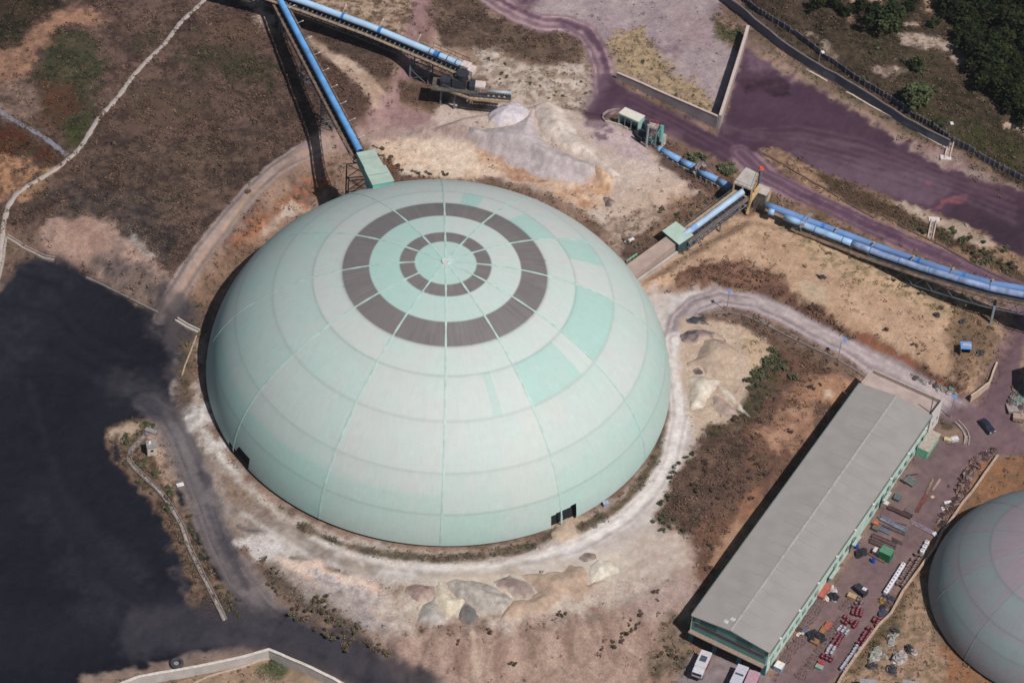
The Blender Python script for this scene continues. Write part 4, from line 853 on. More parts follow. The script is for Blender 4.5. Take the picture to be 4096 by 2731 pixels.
# --- slewing stacker on its platform
sa = Q('c5', 900, 900); sb = Q('c5', 1360, 1075); sc = Q('c5', 2060, 1120)
zp = 5.0
A = V3(at(*T('c5', "900,880")[0], zp)); B = V3(at(*T('c5', "1360,1040")[0], zp)); Cc = V3(at(*T('c5', "2060,1100")[0], zp + .3)); D = V3(at(*T('c5', "2160,1000")[0], zp + .3)); E_ = V3(at(*T('c5', "1000,640")[0], zp)); F_ = V3(at(*T('c5', "1480,760")[0], zp))
st = thing('stacker', 'black slewing stacker with a short open boom dropping pale grit beside the truss', 'machine', (A.x, A.y, gz(A.x, A.y)))
mb = MB(); mb.beam(A, B, .5, .5); mb.beam(B, Cc, .5, .45); mb.beam(Cc, D, .2, .3); mb.build('boom_beam', TAN, st)
dB = (Cc - B).normalized(); xB = dB.cross(Vector((0, 0, 1))).normalized()
mb = MB(); b0_ = B - xB * 1.2 + Vector((0, 0, .25)); b1_ = Cc - xB * 1.2 + Vector((0, 0, .25)); mb.beam(b0_, b1_, 1.7, .12); mb.build('boom_belt', DARKS, st)
mb = MB(); b0_ = B - xB * 2.6 + dB * 4 + Vector((0, 0, .5)); b1_ = Cc - xB * 2.6 + Vector((0, 0, .5)); mb.tube([b0_, b1_], .42, 14); mb.build('return_pipe', mat('galvanised', (176, 184, 192), rough=.4, vary=.08), st, smooth_=True)
mb = MB()
for q in range(14):
    t_ = .08 + q / 15; c_ = B.lerp(Cc, t_) - xB * .9; mb.beam(c_ + Vector((0, 0, .1)), c_ - xB * 1.8 + Vector((0, 0, .6)), .12, .3)
mb.build('idlers', DARKS, st)
for q in range(4):
    mb = MB(); c_ = B.lerp(Cc, .45 + q * .13) - xB * .95 + Vector((0, 0, .36)); mb.tube([c_, c_ + Vector((0, 0, .12))], .28, 10); mb.build('hatch', TAN, st)
mid = A.lerp(B, .45) - xB * 2.2
mb = MB(); ang = math.atan2(dB.y, dB.x)
mb.box((mid.x, mid.y, zp + .3), (11.5, 4.6, .35), ang); mb.build('deck', mat('deck', (96, 88, 82), vary=.25), st)
mb = MB(); mb.box((mid.x - 2.5 * dB.x, mid.y - 2.5 * dB.y, zp + 1.4), (2.6, 2.2, 2.0), ang); mb.box((mid.x + .8 * dB.x, mid.y + .8 * dB.y, zp + 1.9), (3.4, 2.4, 2.8), ang)
mb.box((mid.x + 4.0 * dB.x, mid.y + 4.0 * dB.y, zp + 1.2), (1.4, 2.6, 1.5), ang); mb.build('machine_house', DARKS, st, bevel=.06)
mb = MB(); mb.box((mid.x + .6 * dB.x - xB.x * .4, mid.y + .6 * dB.y - xB.y * .4, zp + 3.36), (2.0, .7, .06), ang); mb.build('roof_panel', WHITE, st)
mb = MB(); mb.tube([(mid.x + 1.5 * dB.x, mid.y + 1.5 * dB.y, zp + 3.1), (mid.x + 1.5 * dB.x, mid.y + 1.5 * dB.y, zp + 4.9)], [1.3, 1.6], 12); mb.build('hopper', DARKS, st)
mb = MB(); c_ = mid + dB * 5.2 - xB * .9; mb.box((c_.x, c_.y, zp + .85), (4.0, 2.3, .5), ang); mb.build('dust_cover', mat('dusty_white', None), st)
mb = MB()
for q in range(9):
    t_ = q / 8; c_ = A.lerp(B, t_); mb.beam(c_ + Vector((0, 0, .2)), c_ + Vector((0, 0, 1.3)), .07, .07); c_ = B.lerp(Cc, t_); mb.beam(c_ + Vector((0, 0, .2)), c_ + Vector((0, 0, 1.0)), .06, .06)
mb.beam(A + Vector((0, 0, 1.3)), B + Vector((0, 0, 1.3)), .07, .07); mb.beam(B + Vector((0, 0, 1.0)), Cc + Vector((0, 0, 1.0)), .06, .06); mb.build('handrail', STEEL, st)
mb = MB()
for (u_, w_) in ((-3.5, 0), (0, 1.5), (0, -1.5), (3.5, 0), (-3.5, -2)):
    c_ = mid + dB * u_ + xB * w_; mb.beam((c_.x, c_.y, gz(c_.x, c_.y) - .3), (c_.x, c_.y, zp + .2), .4, .4)
c_ = V3(sb); mb.beam((c_.x, c_.y, gz(c_.x, c_.y) - .4), (B.x, B.y, zp), .3, .3)
mb.build('leg', STEEL, st)
# --- pipe conveyor from the loading station to the transfer tower
pz = 1.7
c_ = [T('c6', "1360,1140")[0], T('c6', "1430,1180")[0], T('c6', "1450,1190")[0], T('c6', "1870,1410")[0], T('c6', "1930,1450")[0], T('c7', "330,290")[0], T('c7', "420,370")[0], T('c7', "715,505")[0], T('c7', "760,535")[0], T('c7', "960,640")[0]]
pts = [V3(g) + Vector((0, 0, pz)) for g in g3([(u, v + .0) for u, v in c_])]
pts = [V3(at(u, v, p.z)) for (u, v), p in zip(c_, pts)]
pc = thing('pipe_conveyor', 'short sectioned blue pipe conveyor lying low between the loading station and the tower', 'conveyor', (pts[0].x, pts[0].y, gz(pts[0].x, pts[0].y)))
for a, b in ((0, 1), (2, 3), (4, 5), (6, 7), (8, 9)):
    mb = MB(); mb.tube(resample([pts[a], pts[b]], 2.4), .82, 18, cap=True); mb.build('tube_cover', mat('mid_blue_cover', (130, 172, 222), rough=.5, vary=.14, scale=.5), pc, smooth_=True)
mb = MB()
mb.beam(pts[0] + Vector((0, 0, -1.0)), pts[9] + Vector((0, 0, -1.0)), 1.5, .3)
for q in range(14):
    p_ = pts[0].lerp(pts[9], q / 13); mb.box((p_.x, p_.y, gz(p_.x, p_.y) + .1), (.4, 2.0, 1.6), -.5)
mb.build('bed', CONCD, pc)
def gantry(ul, nm, m_):
    pass
def footbridge(name, label, pts2, z, w=1.1, legs=True):
    P = [V3(at(u, v, z_)) for (u, v), z_ in zip(pts2, z)]; t = thing(name, label, 'footbridge', (P[0].x, P[0].y, gz(P[0].x, P[0].y)))
    mb = MB()
    for a, b in zip(P[:-1], P[1:]): mb.beam(a, b, w, .12)
    mb.build('deck', CONCD, t); mb = MB()
    for a, b in zip(P[:-1], P[1:]):
        d = (b - a).normalized(); x = d.cross(Vector((0, 0, 1))).normalized() * w / 2
        for s_ in (1, -1):
            mb.beam(a + x * s_ + Vector((0, 0, 1)), b + x * s_ + Vector((0, 0, 1)), .06, .06)
            for q in range(5): p_ = a.lerp(b, q / 4) + x * s_; mb.beam(p_, p_ + Vector((0, 0, 1)), .05, .05)
    mb.build('handrail', STEEL, t); mb = MB()
    for p_ in P[1:-1]: mb.beam((p_.x, p_.y, gz(p_.x, p_.y) - .3), p_, .25, .25)
    if mb.n: mb.build('leg', STEEL, t)
    return t
footbridge('footbridge', 'weathered arched crossing over the short pipe conveyor', T('c7', "230,380 370,320 450,215 520,290 640,390"), [.4, 3.3, 3.6, 3.2, .6], 1.0)
footbridge('footbridge', 'weathered crossing over the twin blue pipes, just past the tower', T('c7', "1980,1350 2160,1320 2330,1080"), [.3, 3.6, 3.4], .9)
# --- loading station: shed, hopper, frames
gsh = [Q('c6', *q) for q in ((480, 590), (860, 730), (940, 640))]
zr = float(gsh[0][2]) + 3.6
ra, rb, rc, rd = [V3(at(*T('c6', q)[0], zr)) for q in ("437,320", "905,530", "1062,388", "590,185")]
sh = thing('loading_shed', 'small open fronted shed with a flat cream roof at the edge of the purple road', 'shed', (ra.x, ra.y, gz(ra.x, ra.y)))
mb = MB(); mb.prism([(p.x, p.y) for p in (ra, rb, rc, rd)], zr, zr + .22); mb.build('roof', mat('cream_roof', (224, 218, 206), vary=.05), sh)
def inset(p, c, k): return Vector((p.x + (c.x - p.x) * k, p.y + (c.y - p.y) * k, 0))
cen = (ra + rb + rc + rd) / 4; ia, ib, ic, id_ = [inset(p, cen, .05) for p in (ra, rb, rc, rd)]; g0 = gz(cen.x, cen.y) - .5
def panel(mbx, a, b, z0, z1, th=.15): mbx.beam((a.x, a.y, (z0 + z1) / 2), (b.x, b.y, (z0 + z1) / 2), th, z1 - z0)
mb = MB(); panel(mb, ic, id_, g0, zr); mb.build('back_wall', GREENP, sh); mb = MB(); panel(mb, ib, ic, g0, zr); mb.build('end_wall', mat('pale_teal_wall', (160, 204, 196)), sh)
mb = MB(); panel(mb, id_, ia, g0, zr); mb.build('end_wall', GREENP, sh); mb = MB(); panel(mb, ia.lerp(ib, .0) + Vector((0, 0, 0)), ib, zr - .35, zr); mb.build('lintel', TEAL, sh)
mb = MB()
for t_ in (0, .33, .66, 1): p_ = ia.lerp(ib, t_); mb.beam((p_.x, p_.y, g0), (p_.x, p_.y, zr), .2, .2)
mb.build('post', STEEL, sh); mb = MB(); c2_ = inset(cen, cen, 0); mb.prism([(inset(p, cen, .12).x, inset(p, cen, .12).y) for p in (ra, rb, rc, rd)], g0, g0 + .55); mb.build('pit_floor', DARKS, sh)
pw = thing('pit_wall', 'low curved concrete pit wall with weeds at the shed\'s open end', 'wall', tuple(float(q) for q in Q('c6', 150, 520)))
mb = MB(); mb.wall([Q('c6', *q) for q in ((120, 520), (280, 560), (450, 600), (640, 690), (850, 760))], .5, .35); mb.build('front_curb', CONC, pw)
mb = MB(); mb.wall([Q('c6', *q) for q in ((120, 520), (60, 450), (80, 360), (180, 290), (320, 255), (450, 250))], .55, .35); mb.build('round_curb', CONCD, pw)
tw = thing('loading_tower', 'grey skeletal loading tower with a concrete top deck next to the cream roofed shed', 'tower', tuple(float(q) for q in Q('c6', 1100, 1120)))
g0 = float(Q('c6', 1100, 1000)[2]); zt = g0 + 6.2
c4 = [V3(at(*T('c6', q)[0], zt)) for q in ("1150,640", "1330,690", "1390,590", "1180,540")]
mb = MB(); mb.prism([(p.x, p.y) for p in c4], zt - .15, zt + .15); mb.build('top_deck', CONC, tw)
mb = MB()
for i in range(4):
    a, b = c4[i], c4[(i + 1) % 4]; mb.beam((a.x, a.y, g0 - .5), (a.x, a.y, zt), .3, .3)
    for q in range(3):
        z0, z1 = g0 + q * 2, g0 + q * 2 + 2; mb.beam((a.x, a.y, z0), (b.x, b.y, z1), .12, .12); mb.beam((a.x, a.y, z1), (b.x, b.y, z1), .16, .16)
mb.build('frame', STEEL, tw)
p_ = V3(Q('c6', 1080, 1110)); t_ = V3(at(*T('c6', "1150,560")[0], p_.z + 7.0)); mb = MB(); mb.tube([(p_.x, p_.y, p_.z - .4), (p_.x, p_.y, p_.z + 7.2)], .3, 10); mb.build('standpipe', mat('pale_steel', (150, 166, 168)), tw)
mb = MB(); mb.tube([(p_.x + 1.2, p_.y + .4, p_.z + 1), (p_.x + 3.2, p_.y + 1.2, p_.z + 5.6)], .16, 8); mb.tube([(p_.x + 3.4, p_.y + .8, p_.z + 1.6), (p_.x + 3.4, p_.y + 1.5, p_.z + 5.8)], .5, 10); mb.build('duct', TEAL, tw)
mb = MB()
for i in range(4):
    a, b = c4[i], c4[(i + 1) % 4]; mb.beam((a.x, a.y, zt + 1.1), (b.x, b.y, zt + 1.1), .08, .08)
    for q in range(4): s_ = a.lerp(b, q / 3); mb.beam((s_.x, s_.y, zt), (s_.x, s_.y, zt + 1.1), .06, .06)
mb.build('railing', mat('red_rail', (190, 96, 84)), tw)
mb = MB(); c_ = V3(Q('c6', 960, 900)); mb.box((c_.x, c_.y, c_.z + .6), (2.6, 3.2, 1.8), .4); mb.box((c_.x + 1.2, c_.y + 2.5, c_.z + 1.3), (1.6, 2.0, 3.0), .4); mb.build('machinery', DARKS, tw)
hb = thing('hopper_house', 'small concrete framed hopper house where the short pipe conveyor begins', 'shed', tuple(float(q) for q in Q('c6', 1420, 1060)))
g0 = float(Q('c6', 1420, 1060)[2]); zt = g0 + 3.2
c4 = [V3(at(*T('c6', q)[0], zt)) for q in ("1300,830", "1450,900", "1560,810", "1400,750")]
mb = MB(); mb.prism([(p.x, p.y) for p in c4], zt - .2, zt); mb.build('roof', CONC, hb)
mb = MB(); panel(mb, c4[1], c4[2], g0 - .4, zt - .2, .25); mb.build('side_wall', CONC, hb); mb = MB(); panel(mb, c4[2], c4[3], g0 - .4, zt - .2, .25); panel(mb, c4[3], c4[0], g0 - .4, zt - .2, .25); mb.build('back_wall', CONCD, hb)
mb = MB(); c_ = V3(Q('c6', 1240, 1010)); mb.box((c_.x, c_.y, c_.z + .5), (2.2, 1.6, 1.4), -.4); mb.tube([(c_.x + 1.6, c_.y, c_.z + .4), (c_.x + 2.8, c_.y - .7, c_.z + .9)], .5, 10); mb.build('feeder', mat('grey_feeder', (190, 190, 196)), hb)
mb = MB(); mb.prism([tuple(Q('c6', *q)[:2]) for q in ((1100, 1050), (1300, 1080), (1340, 1350), (1180, 1300))], g0 - .4, g0 + .12); mb.build('apron', CONC, hb)
# --- transfer tower
g0 = float(g3([T('c7', "1250,1000")[0]])[0][2]) - .2; zt = g0 + 8.4
c4 = [V3(at(*T('c7', q)[0], zt)) for q in ("1000,560", "1320,685", "1430,400", "1215,295")]
tt_ = thing('transfer_tower', 'concrete roofed transfer tower where the blue conveyors meet', 'tower', (c4[0].x, c4[0].y, g0))
mb = MB(); mb.prism([(p.x, p.y) for p in c4], zt - .35, zt); mb.build('roof_slab', CONC, tt_)
cen = sum(c4, Vector()) / 4; ins = [p.lerp(cen, .06) for p in c4]
mb = MB()
for i in range(4):
    a, b = ins[i], ins[(i + 1) % 4]
    for t_ in (0, .5): p_ = a.lerp(b, t_); mb.beam((p_.x, p_.y, g0 - .5), (p_.x, p_.y, zt - .3), .4, .4)
    for z_ in (g0 + 2.7, g0 + 5.4): mb.beam((a.x, a.y, z_), (b.x, b.y, z_), .3, .35)
mb.build('frame', mat('yellow_frame', (196, 162, 112), vary=.15), tt_)
mb = MB()
for i in (1, 2, 3): panel(mb, ins[i].lerp(cen, .03), ins[(i + 1) % 4].lerp(cen, .03), g0 + 3.1, zt - .4, .12)
mb.build('cladding', mat('tower_cladding', (104, 98, 96), vary=.2), tt_)
mb = MB(); mb.box((cen.x, cen.y, g0 + 1.3), (4.2, 3.8, 2.6), .5); mb.box((cen.x + .5, cen.y - .5, g0 + 4.6), (3.0, 3.2, 2.4), .5); mb.build('machinery', DARKS, tt_)
mb = MB(); p_ = c4[2] + Vector((.5, .6, 0)); mb.tube([(p_.x, p_.y, g0), (p_.x, p_.y, zt + .9)], .42, 12); vp_ = mb.build('vent_pipe', STEEL, tt_)
mb = MB(); mb.tube([(p_.x, p_.y, zt + .9), (p_.x, p_.y, zt + 1.5)], [.75, .45], 12); mb.build('vent_cap', mat('red_cap', (205, 90, 70)), vp_)
mb = MB()
for i in range(4):
    a, b = c4[i], c4[(i + 1) % 4]
    if i == 3: continue
    mb.beam((a.x, a.y, zt + 1.0), (b.x, b.y, zt + 1.0), .07, .07)
    for q in range(5): s_ = a.lerp(b, q / 4); mb.beam((s_.x, s_.y, zt), (s_.x, s_.y, zt + 1.0), .05, .05)
mb.build('railing', STEEL, tt_)
c_ = V3(at(*T('c7', "1500,690")[0], g0 + 5.6)); mb = MB(); mb.box((c_.x, c_.y, g0 + 2.7), (2.9, 2.7, 5.8), -.45); mb.build('annex_tower', mat('annex_grey', (120, 116, 112), vary=.2), tt_)
mb = MB(); mb.box((c_.x, c_.y, g0 + 5.7), (3.2, 3.0, .25), -.45); mb.build('annex_roof', CONC, tt_)
mb = MB(); a_ = V3(at(*T('c7', "1440,640")[0], g0 + 6.4)); b_ = V3(at(*T('c7', "1290,850")[0], g0 + 4.5)); e_ = V3(at(*T('c7', "1230,1080")[0], g0 + .6)); mb.beam(a_, b_, 1.1, .25); mb.beam(b_, e_, 1.0, .6); mb.build('sand_chute', mat('sandy_chute', (206, 176, 136)), tt_)
mb = MB()
for q in ("1640,700", "1560,880", "1680,760"):
    p_ = V3(at(*T('c7', q)[0], g0 + 4.5)); mb.beam((p_.x, p_.y, g0 - .3), (p_.x, p_.y, g0 + 5), .16, .16)
a_ = V3(at(*T('c7', "1640,690")[0], g0 + 5.4)); b_ = V3(at(*T('c7', "1560,900")[0], g0 + 3.0)); mb.beam(a_, b_, .8, .1); mb.beam(a_ + Vector((0, 0, 1)), b_ + Vector((0, 0, 1)), .07, .07); mb.build('stair', TAN, tt_)
# --- gallery from the tower down to the green house
za, zb = g0 + 6.8, 2.9
a_ = at(*T('c8', "2190,110")[0], za); b_ = at(*T('c8', "1310,760")[0], zb)
g4 = thing('conveyor_gallery', 'pale faded blue conveyor gallery sloping from the tower down to the green house', 'conveyor', (float(b_[0]), float(b_[1]), gz(b_[0], b_[1])))
P4, off4 = gallery(g4, [a_, lerp(a_, b_, .5), b_, lerp(a_, b_, 1.12)], .8, [(0, 0, mat('pale_blue_cover', None), None)], walk=[(-1.75, -.8, .8, BROWN, -1), (1.75, -.8, .9, TAN, 1)], truss=(2.2, -1.0, -2.6, STEEL),
   bands=[(0, 0, [(7, 1.8)], mat('blue_patch', (140, 172, 220)))])
if True:
    q = 4; a, b = off4(2.0, 0)[q], off4(-2.0, 0)[q]; trestle(g4, (a.x, a.y, gz(a.x, a.y)), (b.x, b.y, gz(b.x, b.y)), a.z - 2.6, b.z - 2.6, cross=1)
zt = 3.3
c4 = [V3(at(*T('c8', q)[0], zt)) for q in ("860,755", "1140,985", "1380,825", "1090,600")]
gh = thing('transfer_house', 'square pale green roofed house at the top of the concrete tunnel', 'shed', (c4[0].x, c4[0].y, gz(c4[0].x, c4[0].y)))
mb = MB(); mb.prism([(p.x, p.y) for p in c4], zt - .15, zt); mb.build('roof', GREENP, gh)
cen = sum(c4, Vector()) / 4; ins = [p.lerp(cen, .12) for p in c4]; mb = MB(); mb.prism([(p.x, p.y) for p in ins], -.6, zt - .15); mb.build('walls', mat('dark_teal_wall', (64, 84, 90), vary=.15), gh)
# the tunnel
t1_, t2_ = V3(at(*T('c8', "925,850")[0], 2.5)), V3(at(*T('c8', "1075,985")[0], 2.5)); u1_, u2_ = V3(at(*T('c8', "280,1310")[0], 1.7)), V3(at(*T('c8', "430,1490")[0], 1.7))
tn = thing('conveyor_tunnel', 'flat topped concrete conveyor tunnel running from the green house into the dome', 'tunnel', (t1_.x, t1_.y, gz(t1_.x, t1_.y)))
ex_ = (u1_ - t1_) * .22; Vt = [t1_ + (t1_ - u1_) * .04, t2_ + (t2_ - u2_) * .04, u2_ + ex_, u1_ + ex_]
mb = MB(); mb.add([*Vt, *[Vector((p.x, p.y, -1.4)) for p in Vt]], [(3, 2, 1, 0), (4, 5, 6, 7), (0, 1, 5, 4), (1, 2, 6, 5), (2, 3, 7, 6), (3, 0, 4, 7)]); mb.build('tunnel_body', mat('tunnel_concrete', (180, 158, 148), rough=.95, vary=.08, scale=.5), tn)
mb = MB(); e1_ = Vt[1].lerp(Vt[2], .05); mb.wall([(Vt[1].x + .4, Vt[1].y - .5, -.7), (Vt[2].x + .4, Vt[2].y - .5, -.7)], 1.2, .5); mb.build('side_ledge', CONC, tn)
pg = thing('green_rail', 'short green handrail beside the tunnel at the dome\'s edge', 'handrail', tuple(float(q) for q in Q('c8', 290, 1290)))
mb = MB(); a_ = V3(Q('c8', 270, 1300)) ; b_ = V3(Q('c8', 440, 1180)); mb.beam(a_ + Vector((0, 0, .9)), b_ + Vector((0, 0, .9)), .3, .14); [mb.beam(a_.lerp(b_, q / 3), a_.lerp(b_, q / 3) + Vector((0, 0, .9)), .12, .12) for q in range(4)]; mb.build('rail', mat('green_rail', (130, 200, 160)), pg)
# --- twin pipe gallery leaving to the east
ctr = [T('c7', "1560,940")[0], T('c7', "2352,1240")[0], T('d4', "200,490")[0], T('d4', "660,650")[0], T('d4', "1100,790")[0], T('d4', "1500,900")[0], T('d4', "1869,960")[0]]
zs = [2.8, 3.2, 4.6, 7.2, 9.2, 10.4, 11.4]
PF = [V3(at(u, v, z_)) for (u, v), z_ in zip(ctr, zs)]; PF.append(PF[-1] + (PF[-1] - PF[-2]) * 1.5)
n_ctr = [T('c7', "1600,1050")[0], T('c7', "1700,1070")[0], T('c7', "2240,1300")[0], T('d4', "60,520")[0], T('d4', "560,690")[0], T('d4', "1060,840")[0], T('d4', "1440,950")[0], T('d4', "1869,1035")[0]]
zn = [2.3, 2.4, 3.0, 4.4, 6.9, 8.9, 10.1, 11.2]
PN = [V3(at(u, v, z_)) for (u, v), z_ in zip(n_ctr, zn)]; PN.append(PN[-1] + (PN[-1] - PN[-2]) * 1.5)
tg = thing('pipe_gallery', 'pair of long faded blue pipe conveyors side by side on a dark truss bridge', 'conveyor', (PF[0].x, PF[0].y, gz(PF[0].x, PF[0].y)))
mbf = MB(); mbf.tube(resample(PF, 2.5), .85, 18); mbf.build('tube_cover', mat('far_pipe_blue', (118, 152, 204), rough=.55, vary=.12, scale=.15), tg, smooth_=True)
RN = resample(PN, 2.5)
k1 = int(len(RN) * .30); k0 = 2
m3 = mat('near_pipe_blue', (166, 200, 236), rough=.5, vary=.14, scale=.5)
mb = MB(); mb.tube(RN[:k0], .8, 18); mb.build('tube_cover', m3, tg, smooth_=True)
mb = MB(); mb.tube(RN[k0:k1 + 1], .8, 18); mb.build('tube_cover', m3, tg, smooth_=True); mb = MB(); mb.tube(RN[k1:], .8, 18); mb.build('tube_cover', BLUEF, tg, smooth_=True)
mb = MB()
for q in range(5, len(RN) - 1, 3): d = (RN[q + 1] - RN[q]).normalized(); mb.tube([RN[q], RN[q] + d * .25], .84, 18, cap=False)
mb.build('clamp_rings', mat('ring_blue', (90, 128, 190)), tg)
RF = resample(PF, 2.5)
for q in (int(len(RF) * .2), int(len(RF) * .5), int(len(RF) * .66)): mb = MB(); d = (RF[q + 1] - RF[q]).normalized(); mb.tube([RF[q], RF[q] + d * .8], .88, 18, cap=False); mb.build('cover_band', BLUED, tg)
def side(P, s_, dz):
    out = []
    for i, p in enumerate(P):
        d = (P[min(i + 1, len(P) - 1)] - P[max(i - 1, 0)]).normalized(); x = d.cross(Vector((0, 0, 1))).normalized(); out.append(p + x * s_ + Vector((0, 0, dz)))
    return out
for q in range(int(len(RN) * .22), len(RN) - 2, 4):
    mb = MB(); a = side(RN, -.2, .9)[q]; b = side(RN, -1.4, 1.5)[q]; mb.beam(a, b, .13, .1); mb.box((b.x, b.y, b.z), (.7, .4, .12), .8); mb.build('lamp_arm', TAN, tg)
i0 = int(len(RN) * .36)
wk = side(RN, 1.9, -.9); mb = MB()
for a, b in zip(wk[3:-1], wk[4:]): mb.beam(a, b, 1.0, .12)
mb.build('walkway', BROWN, tg)
mb = MB()
for a, b in zip(wk[i0:-1], wk[i0 + 1:]): mb.beam(a + Vector((0, 0, 1)), b + Vector((0, 0, 1)), .07, .07); mb.beam(a, a + Vector((0, 0, 1)), .05, .05)
mb.build('handrail', STEEL, tg)
mb = MB(); TL, BL, TR, BR = side(RN, 2.3, -1.0), side(RN, 2.0, -4.2), side(RN, -2.6, -1.0), side(RN, -2.4, -4.2)
for A in (TL, BL, TR, BR):
    for a, b in zip(A[i0:-1], A[i0 + 1:]): mb.beam(a, b, .2, .2)
for q in range(i0, len(TL) - 2, 2):
    mb.beam(TL[q], BL[q + 1], .12, .12); mb.beam(BL[q + 1], TL[q + 2], .12, .12); mb.beam(TR[q], BR[q + 1], .12, .12); mb.beam(BR[q + 1], TR[q + 2], .12, .12); mb.beam(BL[q], BR[q + 1], .1, .1); mb.beam(BR[q], BL[q + 1], .1, .1)
mb.build('lattice_truss', STEEL, tg)
mb = MB()
for a, b, c_, d_ in zip(TL[i0:-1], TL[i0 + 1:], TR[i0:-1], TR[i0 + 1:]): mb.beam((a + c_) / 2, (b + d_) / 2, 4.4, .1)
mb.build('deck', DARKS, tg)
p1 = V3(Q('d4', 1450, 1385)); p2_ = V3(at(*T('d4', "1510,1110")[0], 4.0)); tp = V3((p2_.x, p2_.y, 3.6))
mb = MB(); mb.beam((p1.x, p1.y, p1.z - .4), (p1.x, p1.y, 6.6), .7, .5); mb.beam((p1.x + .9, p1.y + 4.2, p1.z - .4), (p1.x + .9, p1.y + 4.2, 6.5), .7, .5); mb.beam((p1.x, p1.y, 6.5), (p1.x + .9, p1.y + 4.2, 6.5), .6, .5); mb.build('pier', mat('pier_steel', (150, 162, 170)), tg)
mb = MB()
for q in range(3, i0, 2): a = RN[q]; mb.beam((a.x, a.y, gz(a.x, a.y) - .3), (a.x, a.y, a.z - .7), .5, .3); b = RF[min(q, len(RF) - 1)]; mb.beam((b.x, b.y, gz(b.x, b.y) - .3), (b.x, b.y, b.z - .7), .5, .3)
mb.build('stands', CONCD, tg)
# ---------------------------------------------------------------- the long warehouse
YZ = float(np.median([gz(*Q('d2', *q)[:2]) for q in ((1300, 1100), (1400, 300), (1000, 1400))]))
EZ = YZ + 7.9; RZ = EZ + 1.1
fl, fr = V3(at(*T('c10', "345,185")[0], EZ)), V3(at(*T('c10', "1765,865")[0], EZ))
bl, br = V3(at(*T('d1', "140,262")[0], EZ)), V3(at(*T('d1', "1012,655")[0], EZ))
rf_, rb_ = V3(at(*T('c10', "1070,470")[0], RZ)), V3(at(*T('d1', "585,430")[0], RZ))
pl, pr = V3(at(*T('d1', "285,88")[0], EZ - .2)), V3(at(*T('d1', "1150,475")[0], EZ - .2))
rf_ = (fl + fr) / 2; rf_.z = RZ; rb_ = (bl + br) / 2; rb_.z = RZ
wh = thing('warehouse', 'long warehouse with a shallow grey roof and teal sheeted front', 'warehouse', (fl.x, fl.y, YZ))
ex = (fr - fl).normalized(); ey = (bl - fl).normalized()
ROOF = mat('grey_roof', (160, 155, 152), rough=.75, vary=.05, scale=.25)
o_ = ex * .35; f_ = ey * .3
def quadslab(p, th, nm, m_, par): slab(p, th).build(nm, m_, par)
rl_ = slab([fl - o_ - f_, rf_ - f_, rb_, bl - o_], .2).build('roof_slope', ROOF, wh); rr_ = slab([rf_ - f_ + Vector((0, 0, .004)), fr + o_ - f_, br + o_, rb_ + Vector((0, 0, .004))], .2).build('roof_slope', ROOF, wh)
lap = mat('roof_lap', (142, 138, 137), rough=.8)
for q in range(1, 24):
    t_ = q / 24; a = fl.lerp(bl, t_); b = rf_.lerp(rb_, t_); c_ = fr.lerp(br, t_)
    for p_, q_, par_ in ((a, b, rl_), (b, c_, rr_)):
        mb = MB(); mb.beam(p_ + Vector((0, 0, .012)), q_ + Vector((0, 0, .012)), .07, .03); mb.build('roof_lap', lap, par_)
mb = MB(); mb.beam(rf_ - f_ + Vector((0, 0, .05)), rb_ + Vector((0, 0, .05)), .4, .12); mb.build('ridge_cap', mat('ridge', (180, 172, 168)), wh)
for a, b in ((fl, bl), (fr, br)):
    s_ = -.45 if a is fl else .45; mb = MB(); mb.beam(a + ex * s_ + Vector((0, 0, -.1)), b + ex * s_ + Vector((0, 0, -.1)), .22, .2); mb.build('gutter', mat('gutter', (110, 120, 116)), wh)
def wall_panel(a, b, z0, z1, th, nm, m_, par, off=0.0, skew=None):
    mb = MB(); d = (b - a); d.z = 0; d.normalize(); n_ = Vector((d.y, -d.x, 0)) * off
    mb.beam((a.x + n_.x, a.y + n_.y, (z0 + z1) / 2), (b.x + n_.x, b.y + n_.y, (z0 + z1) / 2), th, z1 - z0); mb.build(nm, m_, par)
TL_ = mat('front_teal', (108, 160, 156), rough=.6, vary=.10, scale=.35); SD = mat('side_green', (206, 232, 220), rough=.6, vary=.10, scale=.5)
# front: gable band, brown light strip, lower band, canopy, pillars, dark bays
mb = MB(); g_ = [fl, fr]; z1 = YZ + 3.2
V_ = [(fl.x, fl.y, z1), (fr.x, fr.y, z1), (fr.x, fr.y, EZ - .15), (rf_.x, rf_.y, RZ - .2), (fl.x, fl.y, EZ - .15)]; V_ += [(x + ey.x * .25, y + ey.y * .25, z) for x, y, z in V_]
mb.add(V_, [(0, 1, 2, 3, 4), (9, 8, 7, 6, 5), (0, 5, 6, 1), (1, 6, 7, 2), (2, 7, 8, 3), (3, 8, 9, 4), (4, 9, 5, 0)]); mb.build('front_wall', TL_, wh)
W_ = (fr - fl).length
def onf(u, off=0.0): p = fl + ex * (u * W_) - ey * off; return Vector((p.x, p.y, 0))
for u0, u1, c in ((.10, .32, 'd'), (.58, .78, 'd'), (.0, .03, 'd'), (.96, 1.0, 'd')):
    mb = MB(); a, b = onf(u0, .015), onf(u1, .015); mb.beam((a.x, a.y, EZ - 1.0), (b.x, b.y, EZ - 1.0), .05, 1.5 if u0 > .05 and u1 < .95 else 4.6 if False else 1.5); mb.build('darker_panel', mat('dark_teal', (66, 116, 116), rough=.6), wh)
a, b = onf(.035, .03), onf(.955, .03); mb = MB(); mb.beam((a.x, a.y, YZ + 5.55), (b.x, b.y, YZ + 5.55), .09, .85); mb.build('light_strip', mat('brown_strip', (104, 88, 78), vary=.15), wh)
